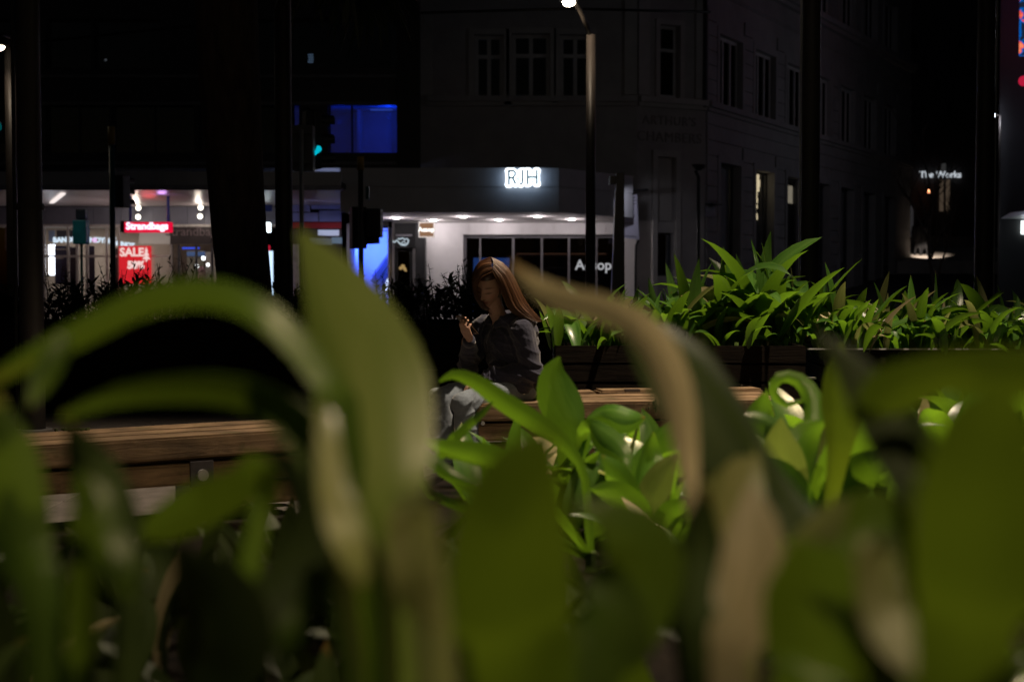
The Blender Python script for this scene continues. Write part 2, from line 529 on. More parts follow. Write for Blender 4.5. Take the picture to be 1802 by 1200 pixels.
# ================================================================== corner building of pale stone
A0, A1 = (-3.37, 40.0), (3.50, 40.0)
B1 = (5.53, 41.0)
_d = Vector((0.56, 1.0)).normalized()
C1 = (B1[0] + _d.x * 24, B1[1] + _d.y * 24)
FL, LL = frame(A0, A1, (0, 0)); FC, LC = frame(A1, B1, (4, 0)); FR, LR = frame(B1, C1, (20, 40))
cb = root('corner_building', (1, 42, 0), 'pale stone corner building with rows of dark sash windows above a shop canopy', 'building')
TOP = 17.5
def rect(fr, x0, y0, x1, y1):
    a, b = tz(x0, (y0 + y1) / 2, fr)[0], tz(x1, (y0 + y1) / 2, fr)[0]
    xm = (x0 + x1) / 2
    return [min(a, b), max(a, b), tz(xm, y1, fr)[1], tz(xm, y0, fr)[1]]
holesL = [rect(FL, 835, 62, 886, 180), rect(FL, 901, 60, 968, 178), rect(FL, 985, 62, 1040, 175)]
shop_hole = [tz(815, 450, FL)[0], tz(1097, 450, FL)[0], 0.2, tz(950, 413, FL)[1]]
shop2_hole = [0.06, tz(726, 450, FL)[0], 0.2, tz(708, 436, FL)[1]]
up_holesL = [[h[0], h[1], h[2] + 4.3, h[3] + 4.3] for h in holesL]
holes_wall(MB(), FL, 0, LL, 0.0, TOP, holesL + [shop_hole, shop2_hole] + up_holesL).build('wall', STONE, cb, label='street front above the shop canopy')
wl = bpy.data.objects[cb.children[-1].name]
# lower wall under the canopy is white plaster: thin skin standing 12 mm proud
zt = 2.86
holes_wall(MB(), (FL[0] + FL[2] * 0.02, FL[1], FL[2]), tz(751, 450, FL)[0], LL - 0.02, 0.0, zt, [shop_hole], 0.02).build('shop_wall', PLASTER, cb, label='white plastered wall under the canopy')
for h in holesL + up_holesL:
    window(cb, FL, *h, mv=(0.5,), mh=(0.68,), fm=FRAME_PALE, fw=0.11, depth=0.14)
    MB().obox(FL, h[0] - 0.16, h[0] - 0.004, 0.002, 0.07, h[2], h[3] + 0.16).obox(FL, h[1] + 0.004, h[1] + 0.16, 0.002, 0.07, h[2], h[3] + 0.16).obox(FL, h[0] - 0.004, h[1] + 0.004, 0.002, 0.07, h[3] + 0.004, h[3] + 0.16).each('architrave', STONE_TRIM, cb)
    k_ = (holesL + up_holesL).index(h)
    if k_ in (1, 3, 5):
        MB().obox(FL, h[0] + 0.12, h[1] - 0.12, -0.30, -0.28, h[2] + (h[3] - h[2]) * (0.62, 0.3, 0.45)[k_ // 2], h[3] - 0.1).build('blind', BLIND, cb, label='half drawn blind behind an upper window')
    MB().obox(FL, h[0] - 0.22, h[1] + 0.22, 0.002, 0.14, h[2] - 0.12, h[2] - 0.004).build('sill', STONE_TRIM, cb)
# chamfered corner
cw = rect(FC, 1160, 45, 1195, 172)
cbl = rect(FC, 1155, 277, 1187, 390)
cbw = rect(FC, 1155, 410, 1185, 486)
cup = [cw[0], cw[1], cw[2] + 4.3, cw[3] + 4.3]
holes_wall(MB(), FC, 0, LC, 0, TOP, [cw, cbl, cbw, cup]).build('corner_wall', STONE, cb, label='narrow chamfered corner of the building')
for h in (cw, cup):
    window(cb, FC, *h, mh=(0.66,), fm=FRAME_PALE, fw=0.09)
    MB().obox(FC, h[0] - 0.14, h[0] - 0.004, 0.002, 0.08, h[2], h[3] + 0.14).obox(FC, h[1] + 0.004, h[1] + 0.14, 0.002, 0.08, h[2], h[3] + 0.14).obox(FC, h[0] - 0.004, h[1] + 0.004, 0.002, 0.08, h[3] + 0.004, h[3] + 0.14).each('architrave', STONE_TRIM, cb)
window(cb, FC, *cbl, fm=FRAME_DARK, fw=0.05)
MB().obox(FC, cbl[0] + 0.01, cbl[1] - 0.01, -0.16, -0.13, cbl[2] + 0.02, cbl[3] - 0.01).build('blind', BLIND, cb, label='drawn pale blind in the corner window')
MB().obox(FC, cbl[0] - 0.16, cbl[0] - 0.004, 0.002, 0.09, 0.3, cbl[3] + 0.18).obox(FC, cbl[1] + 0.004, cbl[1] + 0.16, 0.002, 0.09, 0.3, cbl[3] + 0.18).obox(FC, cbl[0] - 0.004, cbl[1] + 0.004, 0.002, 0.09, cbl[3] + 0.004, cbl[3] + 0.18).each('architrave', STONE_TRIM, cb)
window(cb, FC, *cbw, fm=FRAME_DARK, fw=0.05, pane=PANE)
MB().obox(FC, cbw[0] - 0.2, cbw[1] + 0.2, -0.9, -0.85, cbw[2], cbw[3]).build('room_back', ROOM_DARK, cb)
_bl = glow('bluish_reflection', (0.35, 0.55, 1.0), 0.22)
mb = MB()
for k in range(7):
    z = cbw[3] - 0.15 - k * 0.13 if k < 4 else cbw[2] + 0.42 - (k - 4) * 0.12
    mb.obox(FC, cbw[0] + 0.08 + 0.05 * (k % 3), cbw[1] - 0.12 - 0.06 * (k % 2), -0.8, -0.78, z - 0.028, z + 0.028)
mb.each('window_reflection', _bl, cb)  # reflections in the pane, drawn as glowing bars
for nm, txt, py, sz in (('lettering', "ARTHUR'S", 214, 0.36), ('lettering', 'CHAMBERS', 243, 0.40)):
    p = on_plane(1178, py, FC[0], FC[2]) + FC[2] * 0.012
    link_mesh(nm, text_mesh(txt, sz, p, FC[1], (0, 0, 1), 0.02, 0, spacing=1.12), mat('cut_letters', (0.24, 0.225, 0.22), 0.9, 0.1), cb, label='carved name on the corner wall')
# street side, running away to the right
rows = [(1264, 1304, 66, 200), (1327, 1363, 98, 221), (1383, 1407, 128, 240)]
ground_r = [(1260, 1291, 290, 402), (1322, 1349, 308, 414), (1380, 1402, 325, 420)]
side_t = []
for (x0, x1, y0, y1) in rows:
    a, b = tz(x0, 150, FR)[0], tz(x1, 150, FR)[0]
    side_t.append((a, b))
zA = tz(1284, 200, FR)[1]; zB = tz(1284, 68, FR)[1]
step = side_t[1][0] - side_t[0][0]
wdt = side_t[0][1] - side_t[0][0]
side_t = [(side_t[0][0] + k * step, side_t[0][0] + k * step + wdt) for k in range(8) if side_t[0][0] + k * step + wdt < LR - 0.3]
gz1 = tz(1275, 288, FR)[1]; gz0 = 1.05
holesR = []
for (a, b) in side_t:
    holesR += [[a, b, zA, zB], [a, b, zA + 4.2, zB + 4.2], [a + 0.1, b - 0.1, gz0 if a > 1 else gz0, gz1]]
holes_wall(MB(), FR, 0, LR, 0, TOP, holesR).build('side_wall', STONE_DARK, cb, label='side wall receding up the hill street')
for i, (a, b) in enumerate(side_t):
    for dz in (0, 4.2):
        if (i + (dz > 0)) % 3 == 1:
            MB().obox(FR, a + 0.12, b - 0.12, -0.32, -0.30, zA + dz + (zB - zA) * (0.35 + 0.12 * (i % 3)), zB + dz - 0.1).build('blind', BLIND, cb, label='half drawn blind behind an upper window')
        window(cb, FR, a, b, zA + dz, zB + dz, mv=(0.345, 0.665), fm=FRAME_PALE, fw=0.10, depth=0.13)
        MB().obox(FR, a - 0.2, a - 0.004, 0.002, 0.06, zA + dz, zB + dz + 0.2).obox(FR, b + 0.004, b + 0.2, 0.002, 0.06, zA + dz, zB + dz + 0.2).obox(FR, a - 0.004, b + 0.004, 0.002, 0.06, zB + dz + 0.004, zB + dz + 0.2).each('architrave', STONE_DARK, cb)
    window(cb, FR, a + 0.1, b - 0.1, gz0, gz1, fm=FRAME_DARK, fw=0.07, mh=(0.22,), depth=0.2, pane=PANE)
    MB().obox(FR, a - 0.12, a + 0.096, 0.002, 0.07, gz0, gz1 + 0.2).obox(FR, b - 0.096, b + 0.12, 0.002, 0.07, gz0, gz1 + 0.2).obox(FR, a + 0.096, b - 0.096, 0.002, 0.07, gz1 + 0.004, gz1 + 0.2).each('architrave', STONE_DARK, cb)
    if i not in (1, 2):
        MB().obox(FR, a + 0.16, b - 0.16, -0.34, -0.32, gz0 + (gz1 - gz0) * 0.25, gz1 - 0.06).build('blind', BLIND, cb, label='pale blind pulled most of the way down')
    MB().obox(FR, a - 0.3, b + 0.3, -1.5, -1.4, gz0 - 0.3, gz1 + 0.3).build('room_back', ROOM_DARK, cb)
# lit windows: second and third of the ground floor
a, b = side_t[1]
wp = lambda x, y, d: tz(x, y, FR, -d)
MB().obox(FR, wp(1339, 360, .34)[0], b - 0.14, -0.36, -0.34, gz0 + 0.5, gz1 - 0.06).build('blind', BLIND, cb, label='half drawn curtain beside the lit gap')
_lw = glow('warm_window_glow', (1.0, 0.80, 0.48), 0.95)
random.seed(5)
mb = MB()
for k in range(30):
    f = random.random()
    x_ = 1331 + random.gauss(0, 2.6) * (1 - 0.55 * f); y_ = 312 + 73 * f ** 1.2
    t_, z_ = wp(x_, y_, 0.30 + 0.002 * k)
    w_ = random.uniform(0.03, 0.11) * (1.15 - 0.6 * f)
    mb.obox(FR, t_ - w_ * 1.6, t_ + w_ * 1.6, -0.30 - 0.002 * k, -0.299 - 0.002 * k, z_ - w_, z_ + w_)
tag(mb.build('lit_room', _lw, cb, label='warm light glittering in a ground floor window'), kind='stuff')
t0_, z0_ = wp(1384, 357, .3); t1_, z1_ = wp(1395, 328, .3)
MB().obox(FR, t0_, t1_, -0.31, -0.30, z0_, z1_).build('lit_blind', glow('lit_blind_glow', (1.0, 0.85, 0.6), 0.26), cb, label='softly lit blind in a ground floor window')
# string courses, cornices and rusticated joints
def course(fr, L, z, h, out, name='string_course', m=None, a=0.0):
    MB().obox(fr, a, L, 0.003, out, z, z + h).obox(fr, a, L, 0.003, out * 0.55, z - h * 0.7, z - 0.002).each(name, m or STONE_TRIM, cb)
zs = tz(1240, 188, FR)[1]
for (fr, L, m) in ((FL, LL, STONE), (FC, LC, STONE_TRIM), (FR, LR, STONE_DARK)):
    a_ = 1.0 if fr is FL else 0.0
    course(fr, L, zs, 0.16, 0.22, m=m, a=a_)
    course(fr, L, zs + 4.15, 0.2, 0.34, m=m, a=a_)
    course(fr, L, zs + 3.4, 0.07, 0.08, m=m, a=a_)
    course(fr, L, TOP - 0.4, 0.4, 0.6, name='cornice', m=m, a=a_)
for k in range(13):
    z = 0.9 + k * 0.44 if k < 12 else 0
    if z == 0 or z > zs - 0.3: continue
    segs = []
    cur = 0.1
    for (a, b) in side_t:
        if gz0 - 0.3 < z + 0.4 and z < gz1 + 0.15:
            segs.append((cur, a - 0.14)); cur = b + 0.14
    segs.append((cur, LR))
    mb = MB()
    for (p, q) in segs: mb.obox(FR, p, q, 0.003, 0.045, z + 0.018, z + 0.422)
    mb.each('stone_course', STONE_DARK, cb)
for k in range(7):
    z = zA - 0.05 + k * 0.42
    cur = 0.1; mb = MB()
    for (a, b) in side_t:
        mb.obox(FR, cur, a - 0.22, 0.003, 0.045, z + 0.018, z + 0.402); cur = b + 0.22
    mb.obox(FR, cur, LR, 0.003, 0.045, z + 0.018, z + 0.402)
    mb.each('stone_course', STONE_DARK, cb)
for (fr, L) in ((FL, LL), (FC, LC)):
    for h in ([0.2] if fr is FC else [1.0]):
        MB().obox(fr, h - 0.2, h + 0.16, 0.003, 0.09, zs + 0.2, zs + 3.3).obox(fr, L - 0.36, L - 0.01, 0.003, 0.09, zs + 0.2, zs + 3.3).each('pilaster', STONE_TRIM, cb)
MB().tube([on_plane(1238, 190, FC[0], FC[2]) + Vector((0.02, -0.12, 0)), on_plane(1238, 190, FC[0], FC[2]) + Vector((0.02, -0.12, 9))], 0.06, 8).build('drainpipe', BLACK, cb)
MB().box(-3.3, 3.0, 40.3, 56, TOP - 0.3, TOP).build('roof', DARK_CLAD, cb)
# rooms
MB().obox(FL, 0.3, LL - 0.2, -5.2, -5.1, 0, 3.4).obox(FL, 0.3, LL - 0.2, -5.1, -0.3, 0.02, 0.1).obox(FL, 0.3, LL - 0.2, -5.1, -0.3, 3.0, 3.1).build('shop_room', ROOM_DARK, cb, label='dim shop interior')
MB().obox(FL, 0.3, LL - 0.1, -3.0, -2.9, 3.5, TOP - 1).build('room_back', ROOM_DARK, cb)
lamp_light('AREA', 'shop_glow', FL[0] + FL[1] * (shop_hole[1] - 1.6) + FL[2] * -2.0 + Vector((0, 0, 2.8)), 2.2, (1.0, 0.75, 0.6), cb, size=2.0, size_y=0.3, target=FL[0] + FL[1] * (shop_hole[1] - 1.6) + FL[2] * -3.4)
# voussoirs over the shop opening
_vx = [813, 824.5, 857, 890, 919, 943.5, 974, 1007, 1036, 1066, 1096]
for k in range(10):
    a = tz(_vx[k], 400, FL)[0]; b = tz(_vx[k + 1], 400, FL)[0]
    zb_ = shop_hole[3] + 0.004; zt_ = zt - 0.01
    lean = (k - 4.5) * 0.0
    g = lambda t, n_, z: FL[0] + FL[1] * t + FL[2] * n_ + Vector((0, 0, z))
    key = 0.035 if k == 4 else 0.0
    MB().hexa([g(a + 0.012 + key, 0.022, zb_), g(b - 0.012 - key, 0.022, zb_), g(b - 0.012 - key, 0.05, zb_), g(a + 0.012 + key, 0.05, zb_),
               g(a + 0.012 - key, 0.022, zt_), g(b - 0.012 + key, 0.022, zt_), g(b - 0.012 + key, 0.05, zt_), g(a + 0.012 - key, 0.05, zt_)]).build('voussoir', PLASTER, cb)
# shop window
sh = shop_hole
w = MB()
for f0, wd in ((0.0, 0.09), (0.10, 0.05), (0.305, 0.07), (0.485, 0.06), (0.655, 0.06), (0.83, 0.05), (0.985, 0.06)):
    c = sh[0] + (sh[1] - sh[0]) * f0
    w.obox(FL, c, c + wd, -0.26, -0.18, 0.2, sh[3] - 0.002)
w.obox(FL, sh[0] + 0.1, sh[1] - 0.06, -0.262, -0.178, sh[3] - 0.09, sh[3] - 0.004)
shw = w.build('shop_window', mat('bronze_frame', (0.16, 0.15, 0.16), 0.4, 0.1, 5), cb)
MB().obox(FL, sh[0] + 0.05, sh[1] - 0.02, -0.235, -0.225, 0.25, sh[3] - 0.03).build('pane', PANE_DARK, shw)
for k, z in enumerate((1.35, 1.62, 2.0)):
    MB().obox(FL, sh[0] + 1.5, sh[1] - 0.3, -3.2, -2.8, z, z + 0.03).build('shelf', mat('shelf_board', (0.2, 0.16, 0.13), 0.6), shw)
MB().obox(FL, sh[0] + 1.5, sh[1] - 0.3, -2.79, -2.77, 2.05, 2.065).build('strip_light', glow('amber_strip', (1.0, 0.45, 0.25), 0.5), shw)
MB().obox(FL, tz(833, 470, FL, -1.05)[0], tz(897, 470, FL, -1.05)[0], -1.1, -1.05, 0.3, tz(870, 454, FL, -1.05)[1]).build('display_screen', glow('blue_screen', (0.10, 0.28, 1.0), 0.75), shw)
for f0 in (0.80, 0.995):
    c = sh[0] + (sh[1] - sh[0]) * f0 - 0.08
    MB().disc_prism(FL[0] + FL[1] * c + FL[2] * -0.6 + Vector((0, 0, 2.22)), (0, 0, 1), 0.055, 0.22, 10).build('pendant_lamp', glow('pendant_glow', (1.0, 0.95, 0.9), 0.6), shw)
lp = on_plane(1045, 467, FL[0], FL[2]) + FL[2] * -0.17
link_mesh('lettering', text_mesh('Aesop', 0.40, lp, FL[1], (0, 0, 1), 0.01, 0.006), glow('window_letters', (0.95, 0.95, 1.0), 0.38), shw, label='white shop name low on the window')
# narrow doorway with amber bulbs and the drawn sign over it
s2 = shop2_hole
w = MB().obox(FL, s2[0], s2[0] + 0.1, -0.25, -0.15, 0.2, s2[3]).obox(FL, s2[1] - 0.1, s2[1], -0.25, -0.15, 0.2, s2[3]).obox(FL, s2[0] + 0.1, s2[1] - 0.1, -0.25, -0.15, s2[3] - 0.1, s2[3])
dw = w.build('shop_door', BLACK, cb, label='narrow dark doorway beside the black pillar')
MB().obox(FL, s2[0] + 0.02, s2[1] - 0.02, -0.21, -0.2, 0.22, s2[3] - 0.02).build('pane', PANE_DARK, dw)
mb = MB()
random.seed(2)
for (qx, qy, r) in ((705, 472, .05), (709, 469, .06), (712, 473, .05), (714, 476, .035)):
    p = on_plane(qx, qy, FL[0] - FL[2] * 0.5, FL[2]); mb.ball(p, r, 8, 6)
mb.each('amber_bulb', glow('amber_bulb', (1.0, 0.62, 0.22), 3.0), dw)
sgb = MB().obox(FL, s2[0] + 0.02, tz(733, 430, FL)[0], 0.03, 0.09, tz(708, 437, FL)[1], tz(708, 393, FL)[1]).build('sign_board', BLACK, cb, label='black board with a white outlined drawing')
fl_ = (FL[0] + FL[2] * 0.105, FL[1], FL[2])
def wire(pts, r, name, m, parent, plane):
    MB().tube([on_plane(x, y, plane[0], plane[2]) for x, y in pts], r, 6).build(name, m, parent, smooth=True)
_wl = glow('white_line', (0.75, 0.9, 1.0), 0.6)
wire([(691, 424), (694, 427), (698, 423), (702, 427), (706, 431), (713, 432), (717, 429), (719, 423), (716, 420), (712, 422), (709, 419), (704, 421), (700, 420)], 0.022, 'outline_drawing', _wl, sgb, fl_)
wire([(708, 426), (712, 425), (714, 428), (709, 430), (706, 428), (708, 426)], 0.014, 'outline_drawing', _wl, sgb, fl_)
MB().obox(FL, s2[0] + 0.05, s2[1], 0.092, 0.11, tz(708, 416, FL)[1], tz(708, 413, FL)[1]).build('pale_strip', mat('pale_strip', (0.5, 0.5, 0.55), 0.4), sgb)
pil = MB().obox(FL, tz(733, 450, FL)[0], tz(750, 450, FL)[0], 0.03, 0.5, 0.1, 2.86).build('pillar', BLACK, cb, label='square black pillar under the canopy')

# canopy
CF = 34.5
c0, c1, c2 = (-4.15, CF), (1.12, CF), (3.12, 37.1)
FA, La = frame(c0, c1, (0, 0)); FB, Lb = frame(c1, c2, (6, 20))
zc0, zc1 = 2.88, 3.95
cn = MB()
cn.obox(FA, 0, La, -0.12, 0, zc0, zc1)
cn.obox(FB, 0.03, Lb, -0.12, 0, zc0, zc1)
zm = (zc0 + zc1) / 2 + 0.07
cn.obox(FA, 0.0, La + 0.012, 0.002, 0.028, zm + 0.012, zc1).obox(FA, 0.0, La + 0.012, 0.002, 0.028, zc0, zm - 0.012)
cn.obox(FB, 0.0, Lb, 0.002, 0.028, zm + 0.012, zc1).obox(FB, 0.0, Lb, 0.002, 0.028, zc0, zm - 0.012)
canopy = cn.build('canopy', FASCIA, cb, label='dark canopy wrapping the corner above the shops')
so = MB()
zz = zc0 + 0.03
pts = [(-4.10, CF + .05), (1.10, CF + .05), (3.05, 37.15), (3.4, 39.97), (-4.10, 39.97)]
so.v = [Vector((x, y, zz)) for x, y in pts] + [Vector((x, y, zz + 0.06)) for x, y in pts]
so.f = [(0, 1, 2, 3, 4), (9, 8, 7, 6, 5)] + [(i, (i + 1) % 5, 5 + (i + 1) % 5, 5 + i) for i in range(5)]
so.build('soffit', SOFFIT, canopy)
rf = MB()
rf.v = [Vector((x, y, zc1 - 0.15)) for x, y in pts] + [Vector((x, y, zc1 - 0.09)) for x, y in pts]
rf.f = list(so.f)
rf.build('canopy_roof', DARK_CLAD, canopy)
DL = glow('downlight_lens', (1.0, 0.97, 0.9), 14.0)
for (x, y) in ((697, 383.5), (763, 387.5), (815, 381.5), (878, 387), (946, 381), (1006, 386)):
    p = on_plane(x, y, Vector((0, 0, zz)), Vector((0, 0, 1)))
    MB().disc_prism(p - Vector((0, 0, 0.022)), (0, 0, 1), 0.088, 0.02, 16).build('downlight', DL, canopy)
    lamp_light('POINT', 'downlight_beam', p - Vector((0, 0, 0.14)), 17, (1.0, 0.90, 0.94), canopy, 0.09)
# halo lit letters R J H: dark strokes in front of a glowing white tray
def stroke_letters(parent):
    sign = (FA[0] + FA[2] * 0.07, FA[1], FA[2])
    K = lambda X: 870 + X / 1802 * 110
    Yk = lambda Y: 280 + Y / 1147 * 70
    strokes = [  # traced in the enlarged crop
        [(415, 345), (420, 735)], [(395, 345), (440, 348)], [(395, 735), (445, 735)],
        [(420, 350), (540, 345), (600, 390), (597, 460), (540, 545), (430, 548)], [(530, 548), (612, 730)],
        [(805, 345), (808, 680), (770, 735), (715, 715)], [(780, 345), (832, 345)],
        [(958, 340), (958, 718)], [(1220, 340), (1222, 715)], [(958, 530), (1220, 530)],
        [(935, 340), (985, 340)], [(1195, 340), (1245, 340)], [(935, 718), (985, 718)], [(1197, 716), (1247, 716)]]
    core, halo = MB(), MB()
    for s in strokes:
        pts = [on_plane(K(x), Yk(y), sign[0], sign[2]) for x, y in s]
        core.tube([p + sign[2] * 0.075 for p in pts], 0.030, 6)
        halo.tube([p - sign[2] * 0.03 for p in pts], 0.075, 10)
        for p in pts: halo.ball(p - sign[2] * 0.03, 0.075, 10, 6)
    h = halo.build('halo_tray', glow('halo_white', (0.80, 0.90, 1.0), 3.2), parent, smooth=True, label='glowing white tray behind the letters')
    core.build('lettering', mat('letter_green', (0.05, 0.09, 0.08), 0.5), parent, label='thin dark letters of the lit sign')
    c = on_plane(K(830), Yk(540), FA[0] + FA[2] * 0.0, FA[2])
    return c
hc = stroke_letters(canopy)
lamp_light('AREA', 'halo_wash', hc + FA[2] * 0.3, 2.2, (0.45, 0.68, 1.0), canopy, size=0.95, size_y=0.35, target=hc)

# lightbox sign hung under the canopy
p = P(750.5, 404.5, 38.4)
lb = root('hanging_sign', (p.x, p.y, p.z), 'small brown lightbox sign glowing white letters, hung under the canopy beside the black pillar', 'sign')
_x0, _z0 = P(737, 418, 38.4).x, P(737, 418, 38.4).z; _x1, _z1 = P(764.5, 391, 38.4).x, P(764.5, 391, 38.4).z
MB().box(_x0, _x1, 38.36, 38.56, _z0, _z1).build('casing', mat('sign_casing', (0.75, 0.7, 0.66), 0.4), lb)
MB().box(_x0 + 0.03, _x1 - 0.03, 38.345, 38.357, _z0 + 0.03, _z1 - 0.03).build('face', glow('brown_lightbox', (0.30, 0.16, 0.09), 0.9), lb)
link_mesh('lettering', text_mesh('Aesop', 0.165, (p.x, 38.335, p.z), (1, 0, 0), (0, 0, 1), 0.008, 0.006), glow('sign_letters', (1, 0.96, 0.92), 1.7), lb)
MB().tube([(p.x, 38.46, _z1), (p.x, 38.46, zz)], 0.015, 6).build('hanger', BLACK, lb)
MB().box(_x0, _x0 + 0.012, 38.34, 38.36, _z0, _z1).box(_x1 - 0.012, _x1, 38.34, 38.36, _z0, _z1).box(_x0 + .012, _x1 - .012, 38.34, 38.36, _z1 - 0.014, _z1).box(_x0 + .012, _x1 - .012, 38.34, 38.36, _z0, _z0 + 0.014).build('rim_light', glow('sign_rim', (1, 0.9, 0.85), 1.1), lb)

# ================================================================== office block on the left
MBD = root('office_block', (-10, 40, 0), 'dark glazed office block with a long canopy over lit shop fronts', 'building')
FM, LM = frame((-26, 38.0), (-2.43, 38.0), (0, 0))
YS = 41.0
zb = tz(300, 296, FM)[1]
rowU = [rect(FM, a, 30, b, 122) for a, b in ((-90, 72), (80, 160), (165, 282), (350, 504), (510, 701))]
rowU = [[h[0], h[1], tz(300, 122, FM)[1], tz(300, 34, FM)[1]] for h in rowU]
zl0, zl1 = tz(640, 271, FM)[1], tz(640, 181, FM)[1]
rowL = [[tz(a, 230, FM)[0], tz(b, 230, FM)[0], zl0, zl1] for a, b in ((-90, 72), (80, 192), (197, 342), (350, 508), (513, 528), (577, 702))]
rowT = [[h[0], h[1], h[2] + 4.0, h[3] + 4.0] for h in rowU]
holes_wall(MB(), FM, 0, LM, zb, 18.5, rowU + rowL + rowT, 0.3).build('wall', DARK_CLAD, MBD)
for h in rowU + rowT:
    window(MBD, FM, *h, mv=(0.5,) if h[1] - h[0] > 2 else (), fw=0.05, depth=0.2, pane=PANE_DARK)
for i, h in enumerate(rowL):
    window(MBD, FM, *h, mv=(0.33,) if i == 5 else ((0.5,) if h[1] - h[0] > 1.5 else ()), mh=(0.55,) if i == 4 else (), fw=0.05, depth=0.2, pane=PANE if i >= 4 else PANE_DARK)
for z in (tz(300, 135, FM)[1], tz(300, 195 - 12, FM)[1], tz(300, 288, FM)[1]):
    MB().obox(FM, 0, LM, 0.003, 0.05, z - 0.04, z + 0.04).build('ledge', mat('ledge_metal', (0.12, 0.12, 0.13), 0.4), MBD)
MB().obox(FM, LM - 0.62, LM, 0.06, 0.12, zb, 18).build('end_pier', BLACK, MBD)
# rooms behind: a dark one along the front and one washed in blue
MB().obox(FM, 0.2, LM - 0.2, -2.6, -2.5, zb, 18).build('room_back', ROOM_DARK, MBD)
mb = MB()
h = rowL[5]
t0, t1 = rowL[4][0] - 0.3, h[1] + 0.1
mb.obox(FM, t0, t1, -2.3, -2.2, zl0 - 0.3, zl1 + 0.6).obox(FM, t0, t1, -2.2, -0.5, zl1 + 0.02, zl1 + 0.08).obox(FM, t0, t1, -2.2, -0.45, zl0 - 0.2, zl0 - 0.1)
mb.obox(FM, t1, t1 + 0.08, -2.2, -0.45, zl0 - 0.2, zl1 + 0.5).obox(FM, t0 - 0.08, t0, -2.2, -0.45, zl0 - 0.2, zl1 + 0.5)
mb.obox(FM, h[0] + 0.62, h[0] + 0.70, -2.2, -1.5, zl0 - .1, zl1)
g = lambda a, b, c: FM[0] + FM[1] * a + FM[2] * b + Vector((0, 0, c))
br = mb.build('blue_room', ROOM_PALE, MBD, label='upstairs room washed in blue light')
MB().obox(FM, h[1] - 0.9, h[1] - 0.3, -1.6, -1.5, zl1 - 0.02, zl1 + 0.01).build('ceiling_fitting', glow('blue_fitting', (0.05, 0.14, 1.0), 0.4), br)
lamp_light('POINT', 'blue_light', g(h[1] - 0.35, -0.9, zl1 - 0.25), 9, (0.004, 0.05, 1.0), br, 0.08)
lamp_light('POINT', 'blue_light', g(h[0] + 0.2, -1.0, zl1 - 0.4), 2.4, (0.004, 0.045, 1.0), br, 0.08)
# little lamp high in the top window
mb = MB()
for k in range(4):
    q = P(547 - (0.6 if k in (0, 3) else 0), 97 + k * 4.2, 38.8); mb.box(q.x - 0.07, q.x + 0.07, q.y, q.y + 0.02, q.z - 0.022, q.z + 0.022)
mb.each('lit_slat', glow('pale_blue_slats', (0.45, 0.7, 1.0), 0.55), MBD, label='small pale blue lit slat in a top window')
mb = MB()
for (x, y) in ((171, 108), (186, 106)):
    q = P(x, y, 38.6); mb.ball(q, 0.035, 8, 6)
mb.each('room_lamp', glow('room_lamp_glow', (0.9, 0.95, 1.0), 0.35), MBD)
q = P(345, 274, 38.6)
MB().box(q.x - 0.09, q.x + 0.09, q.y, q.y + 0.05, q.z - 0.02, q.z + 0.02).build('exit_lamp', glow('green_exit', (0.05, 1.0, 0.25), 0.7), MBD, label='small green emergency lamp in an upper window')
# canopy over the pavement
zs0 = P(300, 335, 33.5).z; zs1 = P(300, 302, 33.5).z
FK, LK = frame((-26, 33.5), (P(602, 330, 33.5).x - 0.02, 33.5), (0, 0))
cy = MB().obox(FK, 0, LK, -0.15, 0, zs0 + 0.12, zs1).build('street_canopy', FASCIA, MBD, label='long flat canopy over the shop fronts')
MB().obox(FK, 0, LK, 0.003, 0.03, zs0, zs0 + 0.118).build('edge_strip', mat('edge_strip', (0.26, 0.26, 0.30), 0.4), cy)
SOFF2 = mat('soffit_gloss', (0.46, 0.40, 0.40), 0.32, 0.08, 1.2, spec=0.4)
_nb = 12
for k in range(_nb):
    a = LK * 0.25 + (LK * 0.75) * k / _nb; b = LK * 0.25 + (LK * 0.75) * (k + 1) / _nb
    MB().obox(FK, a + 0.008, b - 0.008, -7.4, -0.16, zs0 + 0.03, zs0 + 0.07).build('soffit_panel', SOFF2, cy)
MB().obox(FK, LK * 0.2, LK, -7.4, -0.1, zs0 + 0.09, zs0 + 0.2).build('canopy_deck', DARK_CLAD, cy)
# band over the shop fronts
FS, LS = frame((-26, YS), (-4.15, YS), (0, 0))
ts = lambda px: tz(px, 430, FS)[0]
zbnd1 = zs0 + 0.02; zbnd0 = tz(250, 395, FS)[1]
edges = [-20, 80, 134, 165, 215, 240, 270, 300, 330, 360, 420, 500]
for k in range(len(edges) - 1):
    MB().obox(FS, ts(edges[k]) + 0.006, ts(edges[k + 1]) - 0.006, -0.2, 0.0, zbnd0, zbnd1).build('bulkhead_panel', mat('bulkhead', (0.15, 0.155, 0.2), 0.5, 0.1, 2), MBD)
MB().obox(FS, ts(-20), ts(500), -0.22, 0.03, zbnd0 - 0.07, zbnd0 - 0.003).build('trim', mat('trim_pale', (0.5, 0.47, 0.45), 0.5), MBD)
